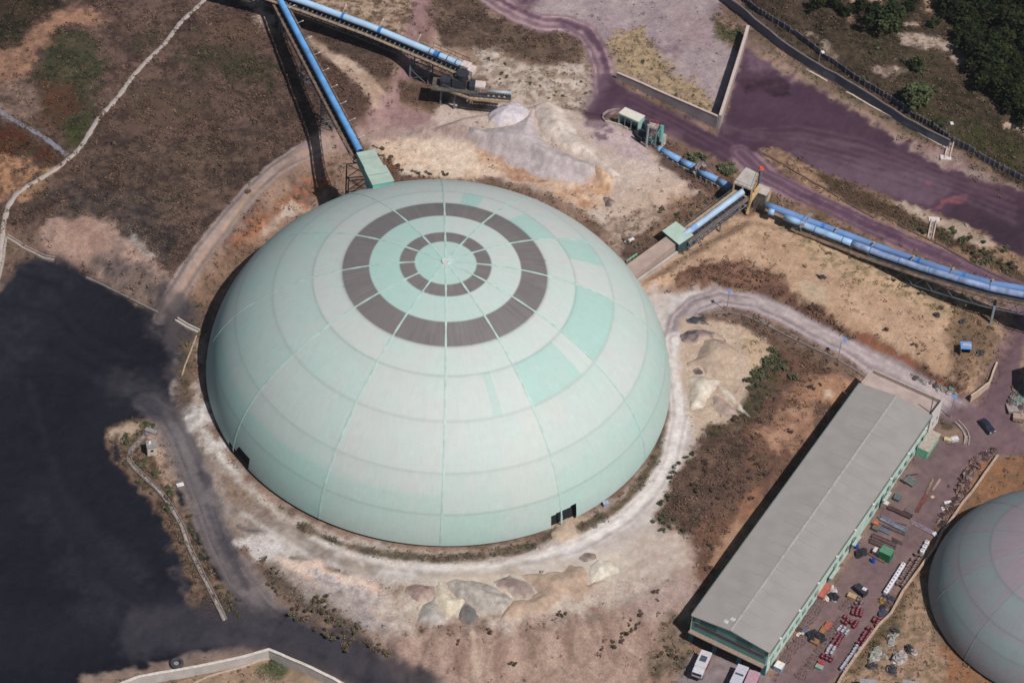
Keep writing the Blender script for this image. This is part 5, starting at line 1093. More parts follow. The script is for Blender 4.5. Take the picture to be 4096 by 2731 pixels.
a, b = onf(-.01, .55), onf(.985, .55); mb = MB(); mb.beam((a.x, a.y, YZ + 3.25), (b.x, b.y, YZ + 3.25), 1.1, .22); mb.build('canopy', mat('canopy_tan', (158, 136, 124), vary=.1), wh)
for u in (.015, .33, .655, .975):
    a = onf(u, -.1); mb = MB(); mb.beam((a.x - ex.x * .0, a.y, YZ - .4), (a.x, a.y, z1), 1.0, .5, up=ey); mb.build('pillar', mat('pillar_teal', (66, 124, 140)), wh)
a, b = onf(.0, -2.6), onf(1.0, -2.6); mb = MB(); mb.beam((a.x, a.y, YZ + 1.4), (b.x, b.y, YZ + 1.4), .2, 3.6); mb.build('bay_back_wall', mat('bay_dark', (58, 52, 58)), wh)
# sides
wall_panel(fl, bl, YZ - .5, EZ - .15, .25, 'side_wall', SD, wh, off=-.15)
wall_panel(fr, br, YZ - .5, EZ - .15, .25, 'side_wall', SD, wh, off=-.15)
BS = mat('ochre_strip', (142, 118, 92), rough=.8, vary=.12)
for z_ in (YZ + 6.75, YZ + 5.75): wall_panel(fr + ey * .6, br - ey * .5, z_ - .16, z_ + .16, .1, 'light_strip', BS, wh, off=.04)
wall_panel(fr + ey * .6, br - ey * .5, YZ + 6.0, YZ + 6.5, .06, 'side_band', mat('side_grey', (176, 190, 184)), wh, off=.02)
L_ = (br - fr).length; WN = mat('window_glass', (150, 168, 170), rough=.25, vary=.2, spec=.6)
nw = 26
for q in range(nw):
    t_ = (q + .7) / nw * .97
    a = fr + ey * (t_ * L_); b = a + ey * 1.5
    if abs(q - 8.5) < 1.2 or abs(q - 14.5) < .8: continue
    wall_panel(a, b, YZ + 2.3, YZ + 3.5, .06, 'window', WN, wh, off=.03)
for t_, w_, c_ in ((.36, 4.0, 'pale'), (.50, 3.2, 'pale'), (.69, 3.4, 'pale')):
    a = fr + ey * (t_ * L_) + ex * 1.2; b = a + ey * w_; mb = MB(); mb.beam((a.x - ex.x * .5, a.y - ex.y * .5, YZ + 3.0), (b.x - ex.x * .5, b.y - ex.y * .5, YZ + 3.0), .8, .14); mb.build('door_canopy', mat('canopy_grey', (172, 184, 172)), wh)
    a = fr + ey * (t_ * L_ + .3); b = a + ey * (w_ - .6); wall_panel(a, b, YZ, YZ + 2.8, .07, 'door', mat('grey_door', (120, 132, 138)), wh, off=.05)
for q in range(9):
    a = fr + ey * ((q + .5) / 9 * L_) + ex * .5; mb = MB(); mb.box((a.x, a.y, EZ - .05), (.5, .5, .3), 0); mb.build('roof_outlet', WHITE, wh)
for u, v in ((.44, .035), (.385, .02)):
    c_ = fl.lerp(bl, v) * (1 - u) + fr.lerp(br, v) * u; mb = MB(); zz_ = EZ + 1.1 * (1 - abs(u - .5) * 2) + .02; mb.beam(Vector((c_.x, c_.y, zz_)) - ex * .5, Vector((c_.x, c_.y, zz_ + .02)) + ex * .5, .9, .06); mb.build('skylight', mat('skylight', (200, 206, 204)), wh)
# flat roofed annex
an = thing('warehouse_annex', 'flat roofed concrete annex with raised parapets joined to the warehouse\'s far end', 'annex', (bl.x, bl.y, YZ))
AZ = EZ - 1.15
mb = MB(); b0, b1 = bl + ey * .28, br + ey * .28; mb.prism([(p.x, p.y) for p in (b0, b1, pr, pl)], YZ - .6, AZ); mb.build('block', mat('annex_roof', (186, 166, 160), rough=.95, vary=.10, scale=.4), an)
for a, b, nm in ((pl, pr, 'back_parapet'), (b0, pl, 'side_parapet'), (b1, pr, 'side_parapet')):
    mb = MB(); mb.beam((a.x, a.y, (AZ + EZ - .1) / 2), (b.x, b.y, (AZ + EZ - .1) / 2), .3, EZ - .1 - AZ); mb.build(nm, mat('parapet', (192, 176, 168), vary=.08), an)
a, b = b1 + ex * .18, pr + ex * .18
mb = MB(); mb.beam((a.x, a.y, YZ + 4.4), (b.x, b.y, YZ + 4.4), .12, EZ - YZ - 1.2 + 1.6 - 0.8); mb.build('white_wall', WHITE, an)
for t_ in (.3, .68): p_ = a.lerp(b, t_) + ex * .08; q_ = a.lerp(b, t_ + .12) + ex * .08; mb = MB(); mb.beam((p_.x, p_.y, YZ + 3.4), (q_.x, q_.y, YZ + 3.4), .06, 1.0); mb.build('window', WN, an)
a_ = V3(at(*T('d1', "1090,615")[0], AZ + 3.8)); b_ = V3(at(*T('d1', "1040,590")[0], AZ)); pz_ = b0.lerp(b1, .96) + ey * 1.4
mb = MB(); mb.tube([(pz_.x, pz_.y, AZ), (pz_.x, pz_.y, AZ + 5.0)], .12, 8); mb.build('mast', STEEL, an)
sh2 = thing('lean_to', 'small green sheeted lean-to against the warehouse beside the white wall', 'lean-to', (br.x, br.y, YZ))
a = fr.lerp(br, .93) + ex * .2; b = br + ey * 1.0 + ex * .2
mb = MB(); mb.prism([(p.x, p.y) for p in (a, a + ex * 2.6, b + ex * 2.6, b)], YZ - .4, YZ + 2.4); mb.build('walls', mat('bright_green', (120, 196, 160)), sh2)
mb = MB(); mb.prism([(p.x, p.y) for p in (a, a + ex * 2.9, b + ex * 2.9, b)], YZ + 2.4, YZ + 2.55); mb.build('roof', mat('lean_roof', (176, 164, 154)), sh2)
# ---------------------------------------------------------------- walls, kerbs, drains, fences
def wallthing(name, label, cat, pts, h, th, m_, part='panel', cap=None, drop=.8, group=None):
    P = np.asarray(pts, float); t = thing(name, label, cat, tuple(float(q) for q in P[0]), group=group)
    mb = MB(); mb.wall(P, h, th, drop=drop); mb.build(part, m_, t)
    if cap:
        P2 = P.copy(); P2[:, 2] += np.asarray(h) if not np.isscalar(h) else h; mb = MB(); mb.wall(P2, .07, th + .14, drop=.03); mb.build('coping', cap, t)
    return t
def dens(P, n=3):
    P = np.asarray(P, float); out = [P[0]]
    for a, b in zip(P[:-1], P[1:]):
        for i in range(1, n + 1): t = i / n; q = a + (b - a) * t; q = np.array([q[0], q[1], gz(q[0], q[1])]); out.append(q)
    return np.array(out)
WALLM = mat('retaining_wall', (182, 170, 170), rough=.95, vary=.12, scale=.35, bump=.2); PINKC = mat('dusty_coping', (206, 184, 176), rough=.95, vary=.08)
A1 = dens(g3(T('t2', "812,548 1510,895")), 8); hA = list(np.linspace(2.0, 3.9, len(A1)))
wallthing('retaining_wall', 'long stained concrete retaining wall with a stepped top beside the purple road', 'wall', A1, hA, .45, WALLM, cap=PINKC)
cB = at(*T('t2', "1720,185")[0], 5.0); gB = g3(T('t2', "1718,262")); B1 = np.array([A1[-1] + [.4, -.2, 0], gB[0]]); B1 = dens(B1, 8)
wallthing('retaining_wall', 'straight pale topped concrete wall running north and shading its left foot', 'wall', B1, list(np.linspace(4.4, 3.9, len(B1))), .62, WALLM, cap=PINKC)
BW = mat('boundary_wall', (112, 114, 128), rough=.95, vary=.14, scale=.3, bump=.1); BC = mat('boundary_coping', (120, 108, 106), vary=.15)
b1 = list(T('d5', "-40,10 0,48 200,195 400,378 600,530 770,672 980,815 1170,935 1340,1040 1500,1115 1760,1275 2045,1452")) + list(T('d6', "330,900 560,1050 800,1180 1030,1290"))
b1 = [q for q in b1]; b1[0] = b1[0] + np.array([-30, -18]); BWp = dens(g3(b1), 2)
wallthing('boundary_wall', 'tall dark grey boundary wall sweeping along the far side of the purple yard', 'wall', BWp, 2.7, .35, BW, cap=BC)
f1 = list(T('d5', "60,-60 230,-10 450,190 640,300 960,490 1300,760 1750,1085 2045,1260")) + list(T('d6', "420,800 680,985 830,1065 970,1170 1180,1290 1400,1425 1600,1530 1830,1650"))
FP = dens(g3(f1), 4); ft = thing('panel_fence', 'second dark panelled fence with posts on the hillside behind the boundary wall', 'fence', tuple(float(q) for q in FP[0]))
FM = mat('fence_panel', (92, 98, 116), rough=.9, vary=.25, scale=.4); FMO = mat('fence_panel_worn', (130, 126, 132), rough=.9, vary=.3, scale=.8)
for q, (a, b) in enumerate(zip(FP[:-1], FP[1:])):
    mb = MB(); a2 = a + (b - a) * .05; b2 = b - (b - a) * .05; mb.wall([a2, b2], 1.75 if q % 5 else 1.3, .12, drop=.3); mb.build('panel', FMO if (q * 7) % 10 in (2, 3, 7) else FM, ft)
    mb = MB(); mb.box((a[0], a[1], a[2] + .8), (.3, .3, 2.3), .6); mb.build('post', BC, ft)
kb = mat('white_kerb', (216, 196, 180), vary=.06)
wallthing('kerb', 'short pale kerb under the boundary wall, nearest the pale topped wall', 'kerb', dens(g3(T('d5', "1110,958 1390,1115")), 3), .28, .4, kb, part='stone')
wallthing('kerb', 'long pale kerb at the foot of the boundary wall, ending by the drain chute', 'kerb', dens(g3(list(T('d5', "1650,1262 1900,1400")) + list(T('d6', "20,735 250,870 560,1035 760,1160 1000,1290"))), 3), .28, .4, kb, part='stone')
def chute(label, a, b, w, pad=None):
    t = thing('drain_chute', label, 'drain', tuple(float(q) for q in b)); P = dens([a, b], 3); d = P[-1][:2] - P[0][:2]; d = d / np.linalg.norm(d); n_ = np.array([-d[1], d[0], 0]) * w / 2
    for s_ in (1, -1): mb = MB(); mb.wall(P + n_ * s_, .5, .28, drop=.3); mb.build('side_wall', mat('chute_pale', (206, 184, 172)), t)
    mb = MB(); mb.wall(P, .12, w - .3, drop=.3); mb.build('channel', CONCD, t)
    if pad is not None: mb = MB(); mb.box((pad[0], pad[1], pad[2] + .1), (2.6, 1.5, .35), 0); mb.build('pad', mat('white_pad', (220, 208, 204)), t)
chute('pale concrete drain chute dropping from the end of the boundary wall', Q('d6', 1058, 1225), Q('d6', 1015, 1385), 1.2, Q('d6', 1000, 1392))
chute('pale concrete drain chute crossing the scrub between the two purple levels', Q('d4', 740, 100), Q('d4', 690, 340), 1.2, Q('d4', 740, 92))
# bottom left wall
w1_ = g3(T('t8', "560,1700 900,1590 1090,1532 1330,1480 1620,1462 1815,1402"))
w1_ = g3(T('t8', "640,1700 930,1582 1330,1510 1620,1450 1815,1395")); w2_ = g3(T('t9', "132,1398 350,1490 560,1590 700,1670"))
wallthing('retaining_wall', 'long white concrete retaining wall bending along the bottom edge of the coal yard', 'wall', dens(np.r_[w1_, w2_], 3), 2.7, .5, mat('white_wall', (200, 192, 188), rough=.9, vary=.07, scale=.5), cap=mat('white_coping', (214, 204, 196)), part='face')
wallthing('kerb', 'low tan kerb just inside the white wall at the bottom left', 'kerb', dens(g3(T('t8', "1100,1660 1400,1530 1600,1475 1760,1420 1815,1410")), 3), .35, .4, mat('tan_kerb', (190, 166, 148)), part='stone')
# curb lines on the left
def curb(label, pts, h=.45, w=.5, m_=None, double=0.0, cat='kerb', name='kerb'):
    P = dens(g3(pts), 3); t = thing(name, label, cat, tuple(float(q) for q in P[0]))
    if double:
        n_ = []
        for i in range(len(P)): d = P[min(i + 1, len(P) - 1), :2] - P[max(i - 1, 0), :2]; d = d / np.linalg.norm(d); n_.append([-d[1] * double / 2, d[0] * double / 2, 0])
        n_ = np.array(n_)
        for s_ in (1, -1): mb = MB(); mb.wall(P + n_ * s_, h, w * .4, drop=.4); mb.build('side_wall', m_ or CONC, t)
        mb = MB(); mb.wall(P, .08, double * .9, drop=.3); mb.build('channel', CONCD, t)
    else: mb = MB(); mb.wall(P, h, w, drop=.4); mb.build('stone', m_ or CONC, t)
    return t
GC1 = mat('grey_curb', (168, 156, 148), vary=.15); GC2 = mat('dark_curb', (128, 122, 122), vary=.15)
curb('winding concrete drain channel through the weedy island beside the coal yard', np.r_[T('d7', "600,415 480,540 385,640 365,760 440,860 560,970 700,1100 800,1210 900,1350 980,1490 1040,1600"), T('t8', "1270,640 1370,850 1450,1010 1515,1145")], h=.35, w=.6, m_=GC2, double=.9, cat='drain', name='drain_channel')
curb('pale concrete drain channel at the top left corner of the coal yard', T('t4', "48,82 130,130 200,172 300,222 380,240"), h=.35, w=.6, m_=GC1, double=.9, cat='drain', name='drain_channel')
curb('pale narrow kerb running down the far left edge', T('t4', "44,92 30,200 15,300 -15,420 -60,540"), h=.4, w=.5, m_=GC1)
curb('buried concrete kerb along the upper edge of the black coal', T('t4', "600,368 700,412 800,462 900,512 1000,562 1100,612"), h=.3, w=.45, m_=GC2)
curb('bright white concrete channel between the coal yard and the big dome', T('t4', "1228,662 1300,708 1385,748"), h=.6, w=.6, m_=mat('bright_curb', (208, 200, 192)), double=.9, cat='drain', name='drain_channel')
curb('thin tan kerb below the bright white channel left of the dome', T('t4', "1370,775 1330,880 1290,980 1268,1050"), h=.3, w=.3, m_=mat('tan_kerb', None))
curb('concrete edge kerb along the inside of the loop road', np.r_[T('t6', "1480,620 1600,612 1720,640 1840,692 1916,735"), T('t7', "60,660 200,745 340,815 500,890 650,965 770,1040 830,1080")], h=.3, w=.35, m_=GC2)
curb('rounded concrete kerb with a channel at the corner of the warehouse garden', T('d1', "1330,740 1400,810 1450,880 1470,950 1455,1040"), h=.4, w=.6, m_=GC1, double=1.0)
pathp = np.r_[T('t0', "1470,-60 1425,0 1362,62 1275,140 1210,220 1150,300 1080,370 990,460 915,545 850,640 780,725 700,805 640,900 580,1000 520,1070 440,1140 330,1215 200,1290 110,1355 55,1440 30,1540"), T('t4', "18,60 12,160 0,260 -20,360")]
def strip(name, label_pts, w, m_, lift=.05, steps=6):
    P = dens(g3(label_pts), steps); L = [];
    for i in range(len(P)):
        d = P[min(i + 1, len(P) - 1), :2] - P[max(i - 1, 0), :2]; d = d / np.linalg.norm(d); n_ = np.array([-d[1], d[0]]); w_ = w * (1 + .12 * math.sin(i * 1.3) + random.uniform(-.08, .08))
        for k in range(5): q = P[i, :2] + n_ * w_ * (k / 4 - .5); L.append((q[0], q[1], gz(q[0], q[1]) + lift + (.05 if 0 < k < 4 else -.25)))
    F = [(5 * i + k, 5 * i + k + 1, 5 * i + 6 + k, 5 * i + 5 + k) for i in range(len(P) - 1) for k in range(4)]
    return tag(mesh_np(name, np.array(L), np.array(F)[:, ::-1], m_), kind='structure')
strip('path', pathp, 1.35, mat('path_concrete', (176, 164, 158), rough=.95, vary=.10, scale=.9, bump=.3), .18)
strip('path', T('t0', "-60,745 0,775 80,832 200,892 310,960 400,1030 470,1085"), 1.7, mat('path_grey', (128, 126, 136), rough=.95, vary=.15, scale=.8, bump=.3), .12)
low = list(T('d1', "1850,1190 1780,1290 1700,1400 1640,1490 1540,1620")) + list(T('d2', "2060,430 1900,700 1760,860 1620,1070 1500,1240 1440,1300 1320,1560")) + list(T('c12', "1990,30 1860,260 1680,590 1500,760 1320,1010 1120,1280 960,1520 900,1640"))
lp = [low[0], low[1], low[2], low[3]] + low[6:12] + low[13:]
wallthing('low_wall', 'low tan topped boundary wall separating the storage yard from the small dome', 'wall', dens(g3(lp), 2), .95, .42, mat('low_wall', (150, 128, 114), vary=.15), cap=mat('tan_coping', (186, 160, 140)))
for q, (u, v) in enumerate(T('d2', "2060,425 1840,740 1490,1255")): pass
rw = np.r_[T('t7', "1530,1215 1600,1155 1650,1120"), T('t7', "1700,1000 1730,930 1790,800")]
wallthing('roadside_wall', 'cream roadside wall along the junction, tallest at its near end', 'wall', dens(g3(T('d1', "1500,495 1600,420 1730,315 1760,240 1790,140 1840,20")), 3), [2.2, 2.2, 2.1, 2.1, 2.0, 2.0, 1.8, 1.4, 1.2, 1.0, .9, .8, .8, .8, .8, .8][:16], .4, mat('cream_wall', (206, 182, 164), vary=.08))
lw = np.r_[T('t3', "90,1070 250,1160 400,1250 560,1340 700,1430 860,1520"), T('d4', "60,20 300,150 550,290 690,350 850,430 1050,545 1250,655 1450,760 1700,880 1869,965")]
curb('thin dark drain line along the upper edge of the lower purple road', lw, h=.25, w=.4, m_=mat('rust_curb', (104, 84, 78)), cat='drain', name='drain_line')
# ---------------------------------------------------------------- huts, lamps, car, trucks
hz = float(Q('d7', 660, 690)[2]); hr = [V3(at(*T('d7', q)[0], hz + 2.7)) for q in ("570,510", "590,608", "722,590", "715,490")]
ht = thing('hut', 'small cream hut with a flat grey roof on the weedy island', 'hut', (hr[1].x, hr[1].y, hz)); mb = MB(); mb.prism([(p.x, p.y) for p in hr], hz + 2.6, hz + 2.78); mb.build('roof', mat('hut_roof', (150, 144, 144)), ht)
cen = sum(hr, Vector()) / 4; ins = [p.lerp(cen, .08) for p in hr]; mb = MB(); mb.prism([(p.x, p.y) for p in ins], hz - .4, hz + 2.6); mb.build('walls', mat('cream_hut', (214, 204, 188), vary=.05), ht)
a, b = ins[1], ins[2]; mb = MB(); c_ = a.lerp(b, .33); e_ = a.lerp(b, .62); n_ = (b - a).cross(Vector((0, 0, 1))).normalized() * .05; mb.beam((c_.x + n_.x, c_.y + n_.y, hz + 1.7), (e_.x + n_.x, e_.y + n_.y, hz + 1.7), .1, .5); mb.build('window', DARKS, ht)
c_ = hr[0].lerp(hr[2], .36); mb = MB(); mb.box((c_.x, c_.y, hz + 2.83), (.45, .9, .1)); mb.build('roof_hatch', WHITE, ht)
hz = float(Q('t7', 1495, 900)[2]); hr = [V3(at(*T('t7', q)[0], hz + 2.4)) for q in ("1465,810", "1470,862", "1545,866", "1543,812")]
ht = thing('hut', 'little sentry hut with a blue and white striped roof on the sand', 'hut', (hr[1].x, hr[1].y, hz)); mb = MB(); mb.prism([(p.x, p.y) for p in hr], hz + 2.3, hz + 2.45); mb.build('roof', mat('blue_roof', (104, 158, 222)), ht)
mb = MB(); cen = sum(hr, Vector()) / 4; mb.box((cen.x + .2, cen.y + .1, hz + 2.47), (1.9, .8, .05), -.1); mb.build('roof_stripe', mat('stripe_pink', (200, 176, 172)), ht)
ins = [p.lerp(cen, .14) for p in hr]
for q, (a, b) in enumerate(zip(ins, ins[1:] + ins[:1])): mb = MB(); mb.beam((a.x, a.y, hz + (1.2 if q != 1 else .5)), (b.x, b.y, hz + (1.2 if q != 1 else .5)), .1, 2.4 if q != 1 else 1.0); mb.build('wall', mat('ochre_wall', (160, 134, 104)), ht)
def lamp(label, base, head, blue=True, group=None):
    b = V3(g3([base])[0]); hgt = 6.4
    for _ in range(4):
        p = V3(at(head[0], head[1], b.z + hgt)); off = (p - b); off.z = 0
        if off.length > 1.6: hgt += (off.y * .7) * .5
    t = thing('street_lamp', label, 'street lamp', tuple(b)); mb = MB(); mb.tube([(b.x, b.y, b.z - .2), (b.x, b.y, b.z + hgt)], [.11, .07], 8); mb.build('pole', mat('lamp_pole', (150, 150, 160)), t)
    mb = MB(); mb.beam((b.x, b.y, b.z + hgt - .1), (p.x, p.y, p.z), .07, .07); ar_ = mb.build('arm', mat('lamp_pole', None), t)
    mb = MB(); mb.box((p.x, p.y, p.z + .05), (.75, 1.0, .1), .2); mb.build('solar_panel' if blue else 'lantern', mat('panel_blue', (96, 160, 230), rough=.35, vary=.04) if blue else WHITE, ar_); return t
lamp('street lamp with a blue panel at the bend of the loop road', T('t6', "1578,600")[0], T('t6', "1597,465")[0])
lamp('street lamp with a blue panel halfway along the straight road', T('t7', "612,945")[0], T('t7', "660,800")[0])
lamp('street lamp with a blue panel by the rubble behind the warehouse annex', T('t7', "1393,1340")[0], T('t7', "1428,1197")[0])
lamp('tall white headed lamp rising through the panelled fence', T('d5', "1275,850")[0], T('d5', "1335,715")[0], False)
lamp('white headed lamp standing in the grass behind the drain chute', T('d6', "1000,1135")[0], T('d6', "1065,1030")[0], False)
def car(label, p0, p1, col, name='parked_car'):
    a, b = V3(p0), V3(p1); d = b - a; ang = math.atan2(d.y, d.x); c = (a + b) / 2; t = thing(name, label, 'car', (c.x, c.y, c.z + .02), ang)
    def prof(xs, zs, hw, nm, m_, hw2=None):
        V = []; n = len(xs)
        for s_ in (-1, 1):
            for x, z in zip(xs, zs): V.append((x, s_ * (hw if z < .95 else (hw2 or hw)), z))
        F = [tuple(range(n)), tuple(range(2 * n - 1, n - 1, -1))] + [(i, n + i, n + (i + 1) % n, (i + 1) % n) for i in range(n)]
        mb = MB(); mb.add(V, F); return mb.build(nm, m_, t, local=True, bevel=.09)
    body = mat(name + '_paint', col, rough=.25, vary=.03, spec=.6)
    prof([-2.25, -2.3, -2.1, -1.2, 1.0, 2.0, 2.28, 2.25], [.3, .75, .88, .93, .93, .82, .6, .3], .88, 'body', body)
    prof([-1.75, -1.25, .35, 1.05], [.9, 1.38, 1.42, .92], .80, 'cabin', mat('car_glass', (34, 40, 52), rough=.15, vary=.02, spec=.7), .66)
    mb = MB(); mb.box((-.45, 0, 1.43), (1.55, 1.2, .05)); mb.build('roof', body, t, local=True, bevel=.02)
    for x in (-1.4, 1.4):
        for y in (-.86, .86): mb = MB(); mb.tube([(x, y - .1, .32), (x, y + .1, .32)], .33, 14); w_ = mb.build('wheel', mat('tyre', (34, 34, 36)), t, local=True); mb = MB(); mb.tube([(x, y - .11, .32), (x, y + .11, .32)], .19, 12); mb.build('rim', STEEL, w_, local=True)
    for y in (-.6, .6): mb = MB(); mb.box((2.22, y, .62), (.12, .36, .16)); mb.build('headlight', WHITE, t, local=True)
    mb = MB(); mb.box((-2.24, 0, .5), (.14, 1.5, .22)); mb.build('bumper', body, t, local=True)
    return t
ca = V3(Q('d1', 1652, 742)); cb = V3(Q('d1', 1772, 890)); dd = (cb - ca).normalized(); mm = (ca + cb) / 2
car('dark navy saloon car parked alone at the road junction', mm - dd * 2.2, mm + dd * 2.2, (44, 48, 66))
def truck(label, p_top, ang, col, L=6.6, Wd=2.4, hole=None):
    t = thing('truck', label, 'truck', p_top, ang); m_ = mat('bed_' + str(col[0]), col, vary=.06)
    mb = MB(); mb.box((0, 0, 1.05), (L, 2.2, .3)); mb.build('chassis', DARKS, t, local=True)
    mb = MB(); mb.box((-.9, 0, 2.0), (L - 1.8, Wd, 1.5)); mb.build('body', m_, t, local=True, bevel=.05)
    mb = MB(); mb.box((-.9, Wd / 2 + .012, 1.65), (L - 1.9, .04, .7)); mb.build('red_side', mat('truck_red', (176, 60, 66)), t, local=True)
    mb = MB(); mb.box((-.9, -Wd / 2 - .012, 1.65), (L - 1.9, .04, .7)); mb.build('red_side', mat('truck_red', None), t, local=True)
    mb = MB(); mb.box((L / 2 - .95, 0, 1.75), (1.8, Wd - .1, 1.7)); mb.build('cab', mat('cab_white', (206, 204, 210)), t, local=True, bevel=.12)
    mb = MB(); mb.box((L / 2 - .08, 0, 2.1), (.1, Wd - .5, .7)); mb.build('windscreen', mat('car_glass', None), t, local=True)
    if hole: mb = MB(); mb.box((-.9, 0, 2.77), hole); mb.build('roof_hatch', mat('dark_hatch', (76, 82, 104)), t, local=True)
    for x in (-L / 2 + 1.1, -L / 2 + 2.3, L / 2 - 1.2):
        for y in (-1.05, 1.05): mb = MB(); mb.tube([(x, y - .14, .5), (x, y + .14, .5)], .5, 14); w_ = mb.build('wheel', mat('tyre', None), t, local=True); mb = MB(); mb.tube([(x, y - .15, .5), (x, y + .15, .5)], .26, 12); mb.build('rim', STEEL, w_, local=True)
    return t
def tr_at(s0, s1, label, col, hole):
    a = V3(at(*T('c10', s0)[0], YZ + 2.7)); b = V3(at(*T('c10', s1)[0], YZ + 2.7)); d = b - a; c = (a + b) / 2; truck(label, (c.x, c.y, gz(c.x, c.y)), math.atan2(d.y, d.x), col, L=max(5.5, min(9, d.length + .6)), hole=hole)
tr_at("595,860", "425,1230", 'white topped lorry with a dark roof hatch parked left in front of the warehouse bays', (206, 202, 206), (1.6, 1.4, .05))
tr_at("1285,1140", "1080,1560", 'white lorry with a narrow roof slit parked in the middle before the warehouse bays', (196, 194, 206), (.5, 1.8, .05))
tr_at("1500,1250", "1330,1640", 'dusty pink topped lorry parked close beside the narrow slit lorry', (186, 150, 162), None)
# tyre lying by the wall
c_ = V3(Q('t8', 1190, 1440)); ty = thing('tyre', 'huge old tyre lying flat near the white retaining wall', 'tyre', tuple(c_)); mb = MB(); V = []; F = []
for i in range(28):
    A = 2 * math.pi * i / 28
    for k in range(10): B_ = 2 * math.pi * k / 10; rr = 1.05 + .42 * math.cos(B_); V.append((rr * math.cos(A), rr * math.sin(A), .36 + .40 * math.sin(B_)))
for i in range(28):
    for k in range(10): i2 = (i + 1) % 28; k2 = (k + 1) % 10; F.append((i * 10 + k, i2 * 10 + k, i2 * 10 + k2, i * 10 + k2))
mb.add(V, F); mb.build('tread', mat('tyre_grey', (66, 66, 74)), ty, smooth_=True, local=True)
mb = MB(); mb.tube([(0, 0, .02), (0, 0, .12)], .66, 20); mb.build('dirt_fill', CONCD, ty, local=True)
# ---------------------------------------------------------------- heaps of material
HM = vmat('heap_grit', rough=.95, fine=.2, fscale=2.2, bump=.35)
def heap(name, label, outline, h, c1, c2, slope=.65, rough=.35, ridges=0.0, cat='stockpile', z_in=0.0, sc=2.5):
    P = (G(outline) if isinstance(outline, str) else g3(outline))[:, :2]; st_ = .38
    x = np.arange(P[:, 0].min() - 1, P[:, 0].max() + 1.5, st_); y = np.arange(P[:, 1].min() - 1, P[:, 1].max() + 1.5, st_)
    X, Y = np.meshgrid(x, y); xf, yf = X.ravel(), Y.ravel(); sd = sdist(xf, yf, P) + (fbm(xf, yf, 3.0, 3, 77) - .5) * 1.6
    d = np.clip(-sd, 0, None); hh = h *  (1 - np.exp(-d * slope / max(h, .1) * 1.25))
    hh = hh * (1 + (fbm(xf, yf, sc, 4, 91) - .5) * rough * 2) + (np.abs(np.sin((xf * .7 + yf * .55) * 1.1 + fbm(xf, yf, 4, 3, 5) * 7)) - .5) * ridges * smooth(0, 1.5, d)
    gzv = H(xf, yf); z = np.where(sd < .6, gzv + hh - smooth(-.1, .6, sd) * .5, gzv - .8)
    nx, ny = len(x), len(y); ii, jj = np.meshgrid(np.arange(nx - 1), np.arange(ny - 1)); b = (jj * nx + ii).ravel(); F = np.c_[b, b + 1, b + nx + 1, b + nx]
    F = F[(sd[F] < .6).all(1)]; used, inv = np.unique(F, return_inverse=True)
    t = smooth(.3, .7, fbm(xf, yf, 2.2, 4, 15) * .6 + NVf(xf, yf) * .4)[:, None]; C = alb(c1) * (1 - t) + alb(c2) * t; C = C.mean(1, keepdims=True) + (C - C.mean(1, keepdims=True)) * .9
    C = C * (1 + .5 * (fbm(xf, yf, .9, 3, 44) - .5) + .3 * (fbm(xf, yf, 3.0, 2, 46) - .5))[:, None]; e_ = smooth(-1.0, .35, sd + (vnoise(xf * 1.1, yf * 1.1, 8) - .5) * 1.8)[:, None] * .75; C = C * (1 - e_) + GC[interp_idx(xf, yf)] * e_
    cx, cy = P.mean(0); cz = gz(cx, cy); V = np.c_[xf, yf, z][used]; V -= [cx, cy, cz]
    o = mesh_np(name, V, inv.reshape(F.shape), HM, C[used], True); o.location = (cx, cy, cz); return tag(o, label, cat)
def NVf(x, y): return vnoise(x * 1.3, y * 1.3, 31)
def TT_(t, s): return T(t, s)
heap('grit_heap', 'fresh pale lilac cone of grit right under the tip of the stacker boom', T('t2', "-90,790 -10,740 60,700 130,715 185,760 192,800 160,840 90,870 -10,885 -70,850"), 3.2, (214, 204, 210), (200, 190, 198), rough=.08)
heap('grit_heap', 'broad smooth grey grit heap spreading below the stacker', T('t2', "-220,880 -120,900 0,890 110,870 190,820 235,760 235,850 270,930 330,990 420,1050 520,1090 620,1130 660,1160 655,1260 560,1290 440,1270 300,1250 180,1200 60,1150 -40,1100 -140,1040 -230,960"), 4.2, (198, 184, 184), (184, 170, 172), rough=.10, slope=.55)
heap('sand_heap', 'long cream sand ridge along the grey grit heap\'s upper edge', T('t2', "240,745 330,730 420,760 520,880 560,960 640,1030 700,1110 800,1180 830,1220 780,1240 700,1180 600,1110 480,1060 380,1010 300,950 250,860"), 3.0, (220, 204, 192), (208, 190, 178), rough=.15)
heap('sand_heap', 'orange streaked clay bank at the end of the grey grit heap', T('t2', "665,1140 720,1180 790,1230 800,1290 760,1330 690,1330 660,1260"), 1.6, (196, 140, 96), (214, 186, 160), rough=.3)
heap('rubble_heap', 'dark rubble lump at the eastern end of the orange bank', T('t2', "715,1370 760,1370 800,1410 780,1450 730,1445"), 1.2, (112, 96, 96), (150, 130, 124), rough=.6)
heap('grit_heap', 'round pale grey grit heap at the left end of the southern row', T('t9', "1230,1010 1290,1070 1330,1130 1300,1180 1210,1210 1130,1170 1140,1100 1180,1040"), 2.17, (190, 180, 172), (176, 166, 160), rough=.08)
heap('sand_heap', 'cream yellow sand heap between the grey heaps of the southern row', T('t9', "1280,880 1310,920 1360,980 1440,1000 1440,1040 1380,1090 1360,1150 1310,1140 1260,1060 1230,1000 1250,930"), 1.84, (222, 210, 184), (208, 194, 170), rough=.12)
